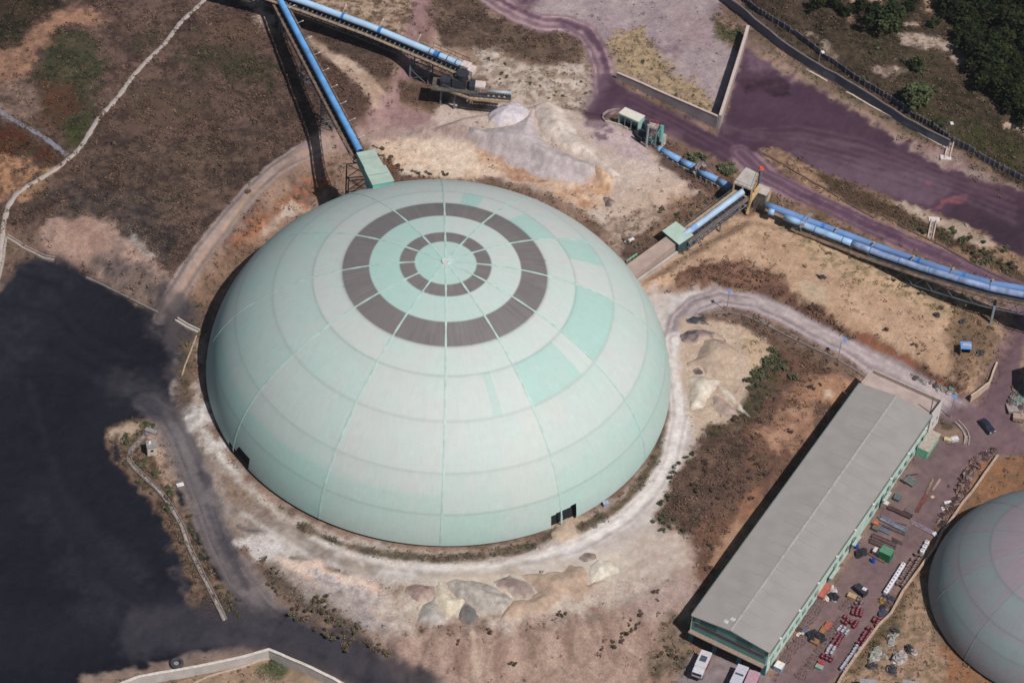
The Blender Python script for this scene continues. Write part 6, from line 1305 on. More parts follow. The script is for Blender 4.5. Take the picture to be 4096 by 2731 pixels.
heap('ash_heap', 'small charcoal grey heap in the middle of the southern row', T('t9', "1440,1030 1480,1030 1520,1080 1535,1140 1500,1165 1430,1160 1400,1140 1420,1090"), 1.51, (128, 124, 122), (112, 108, 108), rough=.12)
heap('grit_heap', 'ribbed grey grit heap with scalloped ridges in the southern row', T('t9', "1310,890 1400,870 1500,870 1600,900 1680,930 1740,970 1780,1010 1770,1070 1700,1110 1600,1110 1530,1100 1490,1040 1440,1010 1390,1000 1340,950"), 2.01, (188, 178, 168), (164, 154, 146), rough=.15, ridges=.5)
heap('clay_heap', 'reddish brown rubble clod heap beside the pink patch', T('t9', "1060,920 1120,900 1180,920 1250,920 1275,950 1240,1000 1160,1020 1090,1000 1045,960"), 1.09, (146, 120, 116), (176, 150, 138), rough=.7, sc=1.2)
heap('soil_heap', 'mauve brown soil heap on the crest of the southern row', T('t10', "-60,880 20,850 70,830 120,860 180,880 240,930 240,970 180,1000 100,1000 40,950 -20,930"), 1.42, (142, 122, 116), (164, 144, 136), rough=.3)
heap('sand_heap', 'wide tan sand heap filling the right part of the southern row', T('t10', "100,840 200,820 300,830 420,820 470,780 560,780 600,850 600,900 700,870 720,890 620,960 560,1010 440,1010 300,1090 150,1130 0,1140 30,1050 90,1010 200,1000 250,960 210,900"), 2.09, (196, 168, 146), (180, 152, 132), rough=.12)
heap('ash_heap', 'dark slate grey wedge heap lying across the tan sand', T('t10', "415,850 450,830 510,860 575,910 560,930 585,980 560,1010 510,1005 480,960 440,900"), 1.59, (112, 102, 104), (88, 82, 90), rough=.15, z_in=2)
heap('sand_heap', 'cream white sand heap at the right end of the southern row', T('t10', "600,780 660,740 740,740 790,790 800,830 740,850 700,870 610,900 600,840"), 1.67, (228, 218, 200), (212, 200, 184), rough=.15)
heap('rubble_heap', 'brown rubble knob at the top right of the southern row', T('t10', "520,720 590,690 650,690 660,730 600,760 560,760"), 1.00, (128, 110, 100), (160, 140, 126), rough=.6, sc=1.2)
heap('sand_heap', 'tan sand ramp spilling from the open doorway of the big dome', T('t10', "370,500 450,450 480,470 540,560 540,600 450,640 360,620 350,560"), 1.42, (202, 178, 154), (188, 164, 142), rough=.08, slope=.45)
heap('coal_heap', 'flat black heap at the top of the east heaps beside the loop road', T('t6', "1285,655 1340,640 1430,645 1455,665 1420,690 1360,697 1300,685"), 1.0, (58, 56, 66), (76, 72, 80), rough=.15)
heap('ash_heap', 'crusted purplish black ash heap in the east heaps', T('t6', "1255,770 1300,740 1400,720 1500,735 1560,765 1575,785 1520,790 1440,800 1380,815 1320,832 1270,810"), 1.5, (92, 80, 86), (140, 122, 122), rough=.6, ridges=.3, sc=1.3)
heap('sand_heap', 'tan sand heap with rounded shoulders in the middle of the east heaps', T('t6', "1420,800 1500,790 1580,820 1640,870 1650,930 1570,980 1550,1060 1500,1070 1430,1040 1410,990 1360,980 1300,985 1300,960 1380,920 1400,860"), 2.4, (190, 166, 146), (172, 148, 132), rough=.12)
heap('coal_heap', 'small black pointed heap lying on the tan sand of the east heaps', T('t6', "1335,1020 1360,990 1390,985 1420,1030 1400,1048 1360,1048"), 1.5, (86, 82, 88), (72, 70, 78), rough=.1)
heap('sand_heap', 'cream white sand heap at the lower end of the east heaps', T('t6', "1310,1060 1400,1045 1500,1070 1540,1090 1500,1160 1440,1240 1350,1300 1310,1290 1320,1180"), 2.2, (222, 210, 194), (204, 190, 176), rough=.12)
heap('sand_heap', 'thin cream tail of sand trailing down the east slope', T('t6', "1500,1080 1560,1120 1620,1180 1690,1270 1750,1340 1730,1350 1660,1290 1580,1220 1510,1170"), .9, (218, 206, 190), (200, 186, 172), rough=.2)
heap('soil_heap', 'pink beige earth heap left of the sand tail on the east slope', T('t6', "1470,1190 1520,1180 1600,1240 1660,1310 1640,1370 1540,1330 1480,1260"), 1.3, (190, 166, 154), (174, 150, 138), rough=.15)
heap('sand_heap', 'isolated pale sand mound on the orange slope near the warehouse', T('t7', "500,1140 560,1130 590,1170 560,1230 510,1220 490,1180"), 1.1, (204, 178, 152), (190, 162, 138), rough=.12)
heap('rock_pile', 'white rocky rubble at the north rim of the dark pit by the big dome', T('t4', "1330,1270 1400,1260 1440,1320 1450,1390 1380,1400 1300,1360 1270,1320"), .8, (226, 220, 216), (176, 168, 164), rough=.9, sc=.9)
# ---------------------------------------------------------------- yard goods
def pos(t, x, y): return V3(g3([T(t, [(x, y)])[0]])[0])
EXA = math.atan2(ex.y, ex.x); EYA = math.atan2(ey.y, ey.x)
def row(t, a, b, n): A, B = T(t, [a])[0], T(t, [b])[0]; return [V3(q) for q in g3([A + (B - A) * i / max(1, n - 1) for i in range(n)])]
def bag():
    t = thing('bulk_bag', '', 'bulk bag'); mb = MB(); mb.box((0, 0, .52), (1.02, .94, 1.04)); mb.build('sack', mat('bag_white', (232, 230, 238), rough=.8, vary=.05), t, local=True, bevel=.16)
    mb = MB(); mb.tube([(0, 0, 1.03), (0, 0, 1.12)], [.26, .16], 10); mb.build('spout', mat('bag_grey', (150, 144, 150)), t, local=True); return t
def fix(o, label, group): o['label'] = label; o['group'] = group
b0_ = bag(); first = True
for (t, a, b, n, lab) in (('c11', (2120, 930), (2025, 1105), 3, 'white bulk bag in the short row of three by the low wall'), ('c11', (1622, 1392), (1622 - 355, 1392 + 560), 10, 'white bulk bag in the long row beside the coils')):
    for p in row(t, a, b, n):
        if first: b0_.location = p; b0_.rotation_euler.z = EYA; o = b0_; first = False
        else: o = dup(b0_, p, EYA + random.uniform(-.06, .06))
        fix(o, lab, lab.replace('white bulk bag', 'white bulk bags'))
def drum(c, top, nm):
    t = thing(nm, '', 'drum'); mb = MB(); mb.tube([(0, 0, 0), (0, 0, .06), (0, 0, .08), (0, 0, .78), (0, 0, .82), (0, 0, .86)], [.36, .36, .33, .33, .36, .36], 12); mb.build('barrel', mat('drum_%d' % c[0], c, rough=.5, vary=.15), t, local=True)
    mb = MB(); mb.tube([(0, 0, .86), (0, 0, .9)], .2, 10); mb.build('lid', mat('lid_%d' % top[0], top), t, local=True); return t
RED = drum((116, 48, 62), (156, 108, 114), 'drum'); WHT = drum((158, 154, 164), (206, 204, 210), 'drum'); BRN = drum((120, 98, 96), (158, 140, 134), 'spool')
used_ = set()
def drums(proto, t, a, b, n, wide, lab, grp, sp=.9):
    A, B = pos(t, *a), pos(t, *b); d = (B - A).normalized(); x = d.cross(Vector((0, 0, 1))).normalized()
    for i in range(n):
        for j in range(wide):
            if random.random() < .06: continue
            p = A.lerp(B, i / max(1, n - 1)) + x * ((j - (wide - 1) / 2) * sp) + Vector((random.uniform(-.08, .08), random.uniform(-.08, .08), 0)); p.z = gz(p.x, p.y)
            if id(proto) not in used_: used_.add(id(proto)); o = proto; o.location = p
            else: o = dup(proto, p, random.uniform(0, 6), scale=(1, 1, random.uniform(.8, 1.15)))
            o['label'] = lab; o['group'] = grp
drums(RED, 'c12', (1490, 650), (1440, 730), 4, 2, 'crimson drum in the short block at the wall, top of the right-hand drum rows', 'crimson drums in the top block by the wall')
drums(RED, 'c12', (1390, 790), (1240, 1030), 11, 2, 'crimson drum in the long block along the wall, above the white drums', 'crimson drums in the long block by the wall')
drums(WHT, 'c12', (1215, 1070), (985, 1400), 15, 2, 'white topped drum in the long row at the lower end of the wall', 'white topped drums in the row by the wall')
drums(RED, 'c12', (1205, 510), (1180, 590), 4, 3, 'crimson drum at the upper end of the left-hand drum rows', 'crimson drums heading the left rows')
drums(RED, 'c12', (1110, 650), (1060, 730), 4, 4, 'crimson drum in the square block of the left-hand drum rows', 'crimson drums in the square block of the left rows')
drums(WHT, 'c12', (1010, 800), (970, 850), 3, 3, 'grey white drum between two crimson blocks of the left-hand rows', 'grey white drums between the crimson blocks')
drums(RED, 'c12', (950, 890), (860, 1030), 7, 2, 'crimson drum in the middle block of the left-hand rows', 'crimson drums in the middle block of the left rows')
drums(WHT, 'c12', (840, 1060), (770, 1170), 6, 2, 'pale drum in the left-hand rows just above the last crimson ones', 'pale drums low in the left rows')
drums(RED, 'c12', (760, 1200), (740, 1240), 2, 3, 'crimson drum at the lowest end of the left-hand drum rows', 'crimson drums ending the left rows')
drums(BRN, 'c11', (1940, 1190), (1560, 1800), 15, 2, 'dusty brown spool in the double row between the bulk bags and low wall', 'dusty brown spools by the low wall', 1.2)
drums(BRN, 'c12', (1250, 370), (1190, 480), 5, 2, 'grey brown spool in the yard behind the first crimson drums', 'grey brown spools behind the crimson drums', 1.0)
def bundle():
    t = thing('bundle', '', 'bundle'); V = []; F = []; n = 9; k_ = 8
    for i in range(n):
        x = -1.3 + 2.6 * i / (n - 1); r_ = .42 * (1 - abs(x / 1.5) ** 4 * .6)
        for k in range(k_): a = math.pi * k / (k_ - 1); V.append((x, .75 * r_ / .42 * math.cos(a) * (1 + .1 * math.sin(i * 2)), r_ * 1.1 * math.sin(a) + .04 * math.sin(i * 3 + k * 2)))
    for i in range(n - 1):
        for k in range(k_ - 1): F.append((i * k_ + k, i * k_ + k + 1, (i + 1) * k_ + k + 1, (i + 1) * k_ + k))
    F += [tuple(range(k_)), tuple(range(n * k_ - 1, (n - 1) * k_ - 1, -1))]
    mb = MB(); mb.add(V, [tuple(reversed(f)) for f in F]); mb.build('sheet', mat('tarp_brown', (116, 94, 92), vary=.3, scale=2.5, bump=.4), t, local=True, smooth_=True)
    for x in (-.7, .7): mb = MB(); mb.tube([(x, .62 * math.cos(a), .5 * math.sin(a) + .01) for a in np.linspace(0, math.pi, 8)], .035, 5); mb.build('strap', DARKS, t, local=True)
    return t
bd = bundle(); first = True
for (t, a, b, n, lab, rz) in (('c12', (665, 385), (420, 740), 10, 'brown tarped bundle in the upper row against the warehouse side', EXA), ('c12', (390, 900), (60, 1300), 12, 'brown tarped bundle in the lower row against the warehouse side', EXA),
                          ('c12', (1120, 340), (1030, 470), 4, 'brown tarped bundle stacked behind the black machine', EXA), ('c12', (960, 660), (830, 860), 5, 'brown tarped bundle between the ochre crates and crimson drums', EXA), ('c12', (740, 900), (600, 1110), 5, 'brown tarped bundle by the black heap in mid yard', EXA), ('c12', (560, 1200), (380, 1470), 6, 'brown tarped bundle near the bottom of the yard', EXA)):
    for p in row(t, a, b, n):
        p = p + Vector((random.uniform(-.3, .3), random.uniform(-.3, .3), 0))
        if first: bd.location = p; bd.rotation_euler.z = rz; o = bd; first = False
        else: o = dup(bd, p, rz + random.uniform(-.25, .25), scale=(random.uniform(.75, 1.1), random.uniform(.8, 1.2), random.uniform(.7, 1.3)))
        fix(o, lab, lab.replace('bundle', 'bundles', 1))
def crate(name, label, t, x, y, size, col, rz=None, cat='crate', lidc=None, z=0):
    p = pos(t, x, y); o = thing(name, label, cat, tuple(p), EXA if rz is None else rz); m_ = mat('crate_%d_%d' % (col[0], col[2]), col, vary=.15, rough=.7)
    mb = MB(); mb.box((0, 0, size[2] / 2), size); mb.build('body', m_, o, local=True, bevel=.05)
    mb = MB(); mb.box((0, 0, size[2] + .04), (size[0] + .06, size[1] + .06, .08)); mb.build('lid', mat('crate_%d_%d' % ((lidc or col)[0], (lidc or col)[2]), lidc or col), o, local=True); return o
crate('container', 'tall green container standing among the steel bars', 'c11', 1260, 1210, (2.7, 2.2, 2.5), (44, 118, 80), EXA, 'container', (92, 140, 112))
crate('crate', 'white topped crate touching the green container', 'c11', 1090, 1130, (1.9, 1.4, 1.2), (150, 138, 146), None, 'crate', (214, 204, 196))
crate('crate', 'grey green box below the small orange object', 'c11', 1065, 610, (1.4, 1.7, .9), (108, 104, 98)); crate('crate', 'small bright orange box on the edge of the grey green box', 'c11', 1050, 555, (.9, .6, 1.3), (226, 110, 50))
crate('crate', 'flat blue grey box beside the grey green box', 'c11', 1240, 650, (2.6, 1.2, .35), (100, 108, 122)); crate('crate', 'flat brown box at the end of the dark bar stack', 'c11', 1770, 250, (2.2, 1.1, .3), (116, 98, 100))
crate('crate', 'grey square crate near the warehouse side, above the bar stack', 'd2', 742, 765, (1.4, 1.8, .8), (100, 108, 110)); crate('crate', 'tilted grey green tarp box near the warehouse, upper yard', 'd2', 945, 500, (2.6, 2.2, .5), (104, 108, 106), EXA - .2)
for (x, y, lab) in ((650, 985, 'blue drum by the warehouse door'), (1000, 1290, 'blue drum with a dark top in the open yard')):
    p = pos('c11', x, y); o = thing('drum', lab, 'drum', tuple(p)); mb = MB(); mb.tube([(0, 0, 0), (0, 0, .95)], .52, 14); mb.build('barrel', mat('drum_blue', (40, 84, 186), rough=.4), o, local=True); mb = MB(); mb.tube([(0, 0, .95), (0, 0, 1.0)], .3, 10); mb.build('lid', DARKS if x > 800 else mat('drum_blue', None), o, local=True)
def bars(label, t, a, b, w, n, col, h=.5, name='bar_stack'):
    A, B = pos(t, *a), pos(t, *b); o = thing(name, label, 'bar stack', tuple((A + B) / 2)); d = (B - A).normalized(); x = d.cross(Vector((0, 0, 1))).normalized(); m_ = mat('bars_%d' % col[0], col, rough=.8, vary=.25)
    for i in range(n):
        off = x * ((i + .5) / n - .5) * w; mb = MB(); hh = h * random.uniform(.6, 1.1); z = Vector((0, 0, hh / 2 + .1)); s_ = random.uniform(-.25, .25); mb.beam(A + off + z + d * s_, B + off + z + d * s_, w / n * .8, hh); mb.build('bar', m_, o)
    for q in (.15, .5, .85): p = A.lerp(B, q) + Vector((0, 0, .05)); mb = MB(); mb.beam(p - x * w * .6, p + x * w * .6, .2, .12); mb.build('sleeper', BROWN, o)
bars('dark rusty bar stack in two long strips across the yard', 'c11', (1320, 170), (1790, 380), 1.1, 4, (88, 66, 66), .6)
bars('stack of steel blue pipes across the yard', 'c11', (1150, 390), (1690, 660), 1.1, 5, (128, 134, 152), .55, 'pipe_stack')
bars('thin brown bar stack just below the blue pipes', 'c11', (1060, 480), (1680, 740), .5, 2, (110, 86, 82), .3)
bars('broad brown bar stack above the green container', 'c11', (980, 780), (1480, 1000), 1.9, 6, (98, 78, 80), .6)
bars('narrow brown bar stack left of the green container', 'c11', (930, 880), (1250, 1010), .9, 3, (96, 76, 78), .5)
bars('short dark bar stack at the end of the broad stack', 'c11', (1400, 820), (1600, 920), .8, 3, (92, 74, 74), .45)
bars('thin bars lying beside the white topped crate', 'c11', (900, 1120), (1240, 1310), .6, 3, (120, 92, 80), .35)
bars('pinkish timber strip standing alone in the middle of the upper yard', 'd2', (1410, 470), (1290, 650), .5, 2, (176, 146, 140), .3); bars('tan timber strip next to the pinkish one', 'd2', (1300, 470), (1190, 700), .5, 2, (150, 126, 100), .3)
bars('rust red plate strip trailing down the upper yard', 'd2', (1200, 720), (1040, 980), .9, 3, (124, 76, 72), .25); bars('dark bar leaning by the warehouse side', 'd2', (800, 480), (880, 540), .5, 2, (74, 54, 58), .5); bars('dark cross bar in the upper yard', 'd2', (870, 410), (1050, 385), .25, 1, (84, 60, 60), .3)
bars('grey roof truss frame lying across the open yard', 'd2', (950, 1130), (1310, 1310), 1.2, 2, (132, 120, 134), .2, 'truss_frame'); bars('dark rail lying in the middle yard', 'd2', (430, 1060), (900, 1190), .3, 1, (110, 90, 88), .25)
def lumps(name, label, cat, t, pts, size, cols, group, flat_=.6, n=1):
    for k_, (x, y) in enumerate(pts):
        p = pos(t, x, y); s_ = size * random.uniform(.65, 1.35); c = cols[k_ % len(cols)]
        key = 'lump_%s_%d' % (name, k_ % 5); me = bpy.data.meshes.get(key + '_%d' % (cols.index(c)))
        if me is None:
            mb = MB(); V = []; F = []; n1, n2 = 7, 10; rr_ = random.Random(k_ * 13 + 5)
            for i in range(n1):
                th = math.pi * .5 * i / (n1 - 1)
                for j in range(n2): ph = 2 * math.pi * j / n2; r_ = 1 + rr_.uniform(-.28, .28); V.append((math.cos(ph) * math.sin(th + .05) * r_, math.sin(ph) * math.sin(th + .05) * r_ * .8, math.cos(th) * r_ * flat_))
            for i in range(n1 - 1):
                for j in range(n2): F.append((i * n2 + j, (i + 1) * n2 + j, (i + 1) * n2 + (j + 1) % n2, i * n2 + (j + 1) % n2))
            F.append(tuple(range(n2))); me = bpy.data.meshes.new(key + '_%d' % (cols.index(c))); me.from_pydata(V, [], F); me.update(); me.materials.append(mat('lump_%d_%d' % (c[0], c[2]), c, rough=.9, vary=.25, scale=2, bump=.3))
        o = bpy.data.objects.new(name, me); COL.objects.link(o); o.location = (p.x, p.y, p.z - .06); o.scale = (s_, s_ * random.uniform(.6, 1.2), s_ * random.uniform(.7, 1.2)); o.rotation_euler = (0, 0, random.uniform(0, 6)); tag(o, label, cat, group if len(pts) > 1 else None)
lumps('rock', 'grey black boulder standing alone on the sand bench', 'boulder', 't7', [(505, 368)], 1.3, [(76, 72, 76)], None, .9)
lumps('rock', 'small flat dark rock left of the lone boulder', 'rock', 't7', [(468, 352)], .6, [(84, 76, 76)], None)
lumps('rock', 'pale rock by the pipe bridge pier on the sand bench', 'rock', 'd4', [(1090, 1380)], .8, [(214, 184, 156)], None); lumps('rock', 'dark grey rock below the pipe gallery', 'rock', 'd4', [(775, 1290)], .9, [(96, 90, 96)], None)
lumps('rock', 'cream rock beside the striped sentry hut', 'rock', 't7', [(1600, 900)], 1.2, [(214, 190, 164)], None)
lumps('rubble', 'rubble lump in the strip behind the warehouse annex', 'rubble', 'd1', [(780, 150), (830, 190), (900, 230), (960, 245), (1040, 235), (1070, 290), (1130, 300), (1100, 330), (1180, 340), (1220, 350), (1260, 330), (1240, 380), (1310, 380), (1010, 250), (1280, 350)], 0.75, [(150, 136, 130), (100, 90, 90), (130, 142, 136), (176, 168, 166)], 'rubble lumps behind the annex')
lumps('rubble', 'broken concrete lump in the heap at the right edge, east of the junction', 'rubble', 'd1', [(2040, 440), (2080, 410), (2130, 450), (2160, 520), (2020, 480), (2100, 500), (2170, 640), (2120, 700), (2170, 720), (2080, 380), (2060, 330), (2150, 420), (2170, 330), (2130, 560), (2080, 470)], 1.2, [(158, 138, 130), (128, 110, 106), (184, 166, 158)], 'broken concrete lumps at the right edge')
crate('slab', 'flat tilted concrete slab in the rubble east of the junction', 'd1', 2055, 580, (3.2, 2.6, .5), (160, 146, 144), .2, 'slab'); crate('slab', 'long concrete block at the right edge below the tilted slab', 'd1', 2140, 710, (3.6, 1.6, .9), (176, 150, 136), -.1, 'slab')
sp_ = [(1700 + random.uniform(-90, 90), 1130 + random.uniform(-50, 40)) for _ in range(10)]
sc_ = []
L0 = list(T('d1', "1800,1110 1640,1190 1560,1280 1490,1350 1440,1450 1400,1550")) + list(T('d2', "1830,400 1780,560 1720,700 1640,820 1540,960 1440,1080 1400,1190"))
pts_ = []
for a, b in zip(L0[:-1], L0[1:]):
    for q in range(7): c_ = a + (b - a) * (q / 7) + np.array([random.uniform(-6, 9), random.uniform(-3, 4)]); pts_.append(((c_[0] * VS - 3400) * 3.92, (c_[1] * VS - 1800) * 3.92))
lumps('scrap_piece', 'rusty scrap lump in the long heap lining the low wall', 'scrap', 'd2', pts_, .95, [(112, 82, 78), (92, 72, 72), (132, 104, 96), (84, 66, 68), (140, 120, 114)], 'rusty scrap lumps lining the low wall', .8)
mb = None
for q in range(46):
    c_ = random.choice(pts_); p = pos('d2', c_[0] + random.uniform(-25, 25), c_[1] + random.uniform(-20, 20)); a_ = random.uniform(0, 6.3); l_ = random.uniform(1.0, 2.6)
    mb = MB(); mb.beam((-l_ / 2, 0, .3), (l_ / 2, 0, random.uniform(.4, 1.3)), random.uniform(.1, .5), .12); o = mb.build('scrap_beam', mat('scrap_%d' % (q % 4), [(122, 84, 78), (166, 148, 142), (96, 70, 68), (150, 124, 112)][q % 4], vary=.2)); o.location = p; o.rotation_euler.z = a_
    tag(o, 'thin rusty beam sticking out of the long scrap heap', 'scrap', 'thin rusty beams in the scrap heap')
for (x, y, s_, c, lab) in ((1670, 795, .8, (60, 140, 220), 'bright blue scrap box near the white sheets'), (2040, 115, 1.0, (120, 164, 224), 'light blue sheet lying near the top of the scrap heap'), (1930, 240, 1.1, (226, 220, 222), 'white sheet on the upper part of the scrap heap'), (1550, 860, 1.6, (222, 214, 218), 'large white panel in the lower scrap heap'), (1465, 925, .8, (216, 208, 214), 'small white sheet lying apart on the yard'), (1620, 800, 1.1, (206, 196, 200), 'white plate beside the bright blue scrap box'), (1545, 570, .5, (84, 66, 68), 'small dark lid lying alone on the yard'), (1290, 742, .6, (226, 176, 140), 'small pale orange plate in the upper yard'), (560, 830, 1.0, (226, 214, 206), 'white sack at the warehouse side door'), (1330, 1325, .9, (216, 214, 220), 'white box on the low wall corner by the truss frame'), (2170, 45, .9, (214, 200, 200), 'white lump at the top end of the scrap heap')):
    crate('scrap_sheet', lab, 'd2', x, y, (s_ * 1.3, s_, .18), c, random.uniform(0, 3), 'sheet')
crate('machine', 'black yard machine with white fittings in mid yard', 'c12', 1240, 250, (2.9, 1.6, 1.3), (52, 50, 58), EXA - .3, 'machine'); crate('machine_part', 'white bin riding on the black yard machine\'s right side', 'c12', 1290, 265, (.9, .8, 1.5), (206, 204, 210), None, 'bin')
crate('crate', 'tan crate on the bundles behind the black machine', 'c12', 1115, 335, (1.9, 1.2, .9), (190, 160, 126)); crate('skip', 'orange red skip against the warehouse side', 'c12', 705, 260, (1.6, 4.2, 1.0), (176, 98, 84), EXA, 'skip')
crate('crate', 'ochre crate in the middle of the yard', 'c12', 760, 760, (2.2, 1.2, .7), (176, 132, 84), EYA); crate('crate', 'ochre brown crate left of the ochre crate', 'c12', 700, 815, (2.0, 1.1, .6), (158, 116, 76), EYA); crate('crate', 'dull orange crate under the black heap', 'c12', 580, 985, (1.9, 1.3, .7), (150, 110, 80))
crate('crate', 'small red crate near the bottom of the yard', 'c12', 662, 1300, (1.0, .8, .8), (196, 52, 66)); crate('crate', 'pale green crate under the small red crate', 'c12', 640, 1355, (1.6, 1.1, .7), (150, 164, 152)); crate('crate', 'white and blue box near the corner of the warehouse', 'c12', 55, 1360, (1.8, 1.8, 1.3), (150, 170, 206), None, 'crate', (226, 222, 216))
lumps('heap', 'black heap in the middle of the yard', 'heap', 'c12', [(580, 910)], 1.8, [(48, 46, 54)], None, .5); lumps('heap', 'dark tangled heap by the blue drum and warehouse door', 'heap', 'c11', [(740, 1120)], 1.7, [(86, 82, 84)], None, .35)
lumps('sack', 'white grey sack in the spill by the orange red skip', 'sack', 'c12', [(820, 180), (850, 210), (790, 240), (860, 230), (760, 250), (820, 260), (740, 340), (860, 360)], .8, [(214, 206, 200), (176, 170, 176), (150, 140, 140)], 'white grey sacks by the orange red skip')
lumps('scrap_piece', 'mixed white and rust scrap lump by the warehouse corner rows', 'scrap', 'c12', [(330, 800), (370, 790), (430, 780), (350, 840), (400, 850), (300, 850), (440, 810), (380, 880), (340, 870)], .7, [(206, 196, 190), (170, 110, 84), (110, 120, 150), (130, 110, 104)], 'mixed scrap lumps between the bundle rows')
lumps('heap', 'dark crimson heap right of the orange red skip', 'heap', 'c12', [(850, 320)], 1.2, [(110, 60, 72)], None); lumps('heap', 'dark navy drum heap at the wall end of the spools', 'heap', 'c12', [(1560, 470), (1600, 400), (1640, 420), (1590, 330), (1680, 350), (1560, 380), (1640, 310), (1590, 540), (1540, 560)], 0.85, [(72, 70, 90), (150, 120, 70), (110, 92, 92), (84, 84, 104)], 'dark mixed heaps beside the low wall', .8)
lumps('rock', 'pale green grey boulder in the weeds right of the low wall', 'boulder', 'c12', [(1740, 815), (1760, 860), (1690, 890), (1700, 930), (1690, 985), (1490, 1090), (1500, 1130), (1440, 1180), (1460, 1230), (1400, 1280), (1420, 1330), (1590, 1180)], 1.0, [(176, 176, 166), (158, 160, 150)], 'pale boulders in the weeds', .8)
lumps('rock', 'white rock near the foot of the small dome', 'rock', 'd8', [(180, 950), (250, 985)], .9, [(214, 210, 210)], 'white rocks near the small dome'); lumps('rock', 'grey brown rubble lump in the grass below the low wall', 'rubble', 'c12', [(1700, 1390), (1650, 1360), (1840, 1180), (1880, 1220), (1780, 1230)], 1.3, [(120, 106, 104)], 'rubble lumps in the grass', .5)
for (pts_s, h_, lab) in (("740,1535 745,1700 880,1700 850,1545", 2.6, 'grey roofed shed at the very bottom edge, left of the pair'), ("1030,1540 1020,1700 1200,1700 1135,1560", 2.6, 'grey roofed shed at the very bottom edge, right of the pair')):
    q_ = T('t11', pts_s); z_ = YZ + h_; P = [V3(at(u, v, z_)) for u, v in q_]; o = thing('shed', lab, 'shed', (P[0].x, P[0].y, YZ)); mb = MB(); mb.prism([(p.x, p.y) for p in P], z_ - .15, z_); mb.build('roof', mat('shed_roof', (156, 152, 156)), o)
    cen = sum(P, Vector()) / 4; mb = MB(); mb.prism([(p.lerp(cen, .08).x, p.lerp(cen, .08).y) for p in P], YZ - .5, z_ - .15); mb.build('walls', CONCD, o)
P = [V3(at(*T('t7', [q])[0], -.5)) for q in ((1893, 1040), (2100, 1010), (2100, 1240), (1893, 1260))]; P = [V3(at(*T('t7', [q])[0], 4.6)) for q in ((1932, 960), (2150, 900), (2150, 1120), (1932, 1100))]
o = thing('shed', 'teal edged building barely entering the picture at the right edge', 'building', (P[0].x, P[0].y, gz(P[0].x, P[0].y))); mb = MB(); mb.prism([(p.x, p.y) for p in P], -4, 4.4); mb.build('walls', TEAL, o); mb = MB(); mb.prism([(p.x, p.y) for p in P], 4.4, 4.6); mb.build('roof', GREENP, o)
crate('barrel', 'white box in the warehouse garden', 'd1', 1310, 975, (1.6, 1.1, .7), (216, 214, 220), .3, 'box'); crate('crate', 'cream box left of the white box in the warehouse garden', 'd1', 1225, 985, (1.7, 1.0, .7), (206, 188, 160), -.3, 'box')
crate('sheet', 'white sheet lying on the coal dusted haul road', 'd7', 1005, 1065, (1.5, .9, .15), (226, 224, 224), .4, 'sheet'); crate('sheet', 'white curved plate in the scrub beside the dome and tunnel', 'c8', 320, 930, (2.6, .7, .3), (220, 218, 224), .7, 'sheet')
crate('box', 'grey white cube lying against the weeds at the dome foot', 't10', 710, 370, (1.2, 1.0, .9), (170, 176, 190), .4, 'box'); crate('box', 'concrete culvert head at the top of the island drain channel', 'd7', 640, 400, (2.6, 1.0, .5), (150, 146, 150), -.35, 'culvert')
# ---------------------------------------------------------------- plants
def leafmat(key, rough=.9):
    m = vmat(key, rough=rough, fine=.25, fscale=3.0, bump=0.0, spec=.1); return m
LM = leafmat('foliage')
def quads(cx, cy, cz, sx, sz, ang, tilt):
    n = len(cx); ca, sa = np.cos(ang), np.sin(ang); ct, st = np.cos(tilt), np.sin(tilt)
    u = np.c_[ca, sa, np.zeros(n)] * sx[:, None]; v = np.c_[-sa * ct, ca * ct, st] * sz[:, None]; c = np.c_[cx, cy, cz]
    V = np.stack([c - u - v, c + u - v * .6, c + u * .7 + v, c - u * .8 + v * .9], 1).reshape(-1, 3); F = np.arange(4 * n).reshape(n, 4); return V, F
def scrub(name, label, field, cols, per_m2, leaves, r0, h0, seed):
    r_ = np.random.default_rng(seed); area = (158 + 132) * (160 + 112); n = int(area * per_m2); x = r_.uniform(-132, 158, n); y = r_.uniform(-112, 160, n)
    f = field[interp_idx(x, y)]; cl = fbm(x, y, 3.5, 3, seed + 3); keep = (r_.random(n) < f * smooth(.34, .56, cl) * 1.15) & (np.hypot(x, y) > 53); x, y, cl = x[keep], y[keep], cl[keep]; n = len(x); z = H(x, y)
    rad = r0 * r_.uniform(.45, 1.5, n) * (.6 + cl); hh = h0 * r_.uniform(.5, 1.6, n) * (.5 + cl)
    X = np.repeat(x, leaves); Y = np.repeat(y, leaves); Z = np.repeat(z, leaves); R = np.repeat(rad, leaves); HH = np.repeat(hh, leaves); m = len(X)
    a = r_.uniform(0, 6.283, m); q = np.sqrt(r_.random(m)); zz = r_.random(m) * np.sqrt(np.clip(1 - q * q * .8, .1, 1))
    V, F = quads(X + np.cos(a) * q * R, Y + np.sin(a) * q * R, Z + zz * HH + .02, R * r_.uniform(.10, .28, m) + .03, R * r_.uniform(.10, .26, m) + .03, r_.uniform(0, 6.283, m), r_.uniform(-.7, 1.2, m))
    ci = np.repeat(r_.integers(0, len(cols), n), leaves); gidx = interp_idx(x, y); C = (np.array([alb(c) for c in cols])[ci] * .45 + np.repeat(GC[gidx] * .62, leaves, 0)) * np.repeat(r_.uniform(.62, 1.3, n), leaves)[:, None] * r_.uniform(.75, 1.3, m)[:, None]
    o = mesh_np(name, V, F, LM, np.repeat(C, 4, 0)); tag(o, label, 'scrub', kind='stuff'); return n
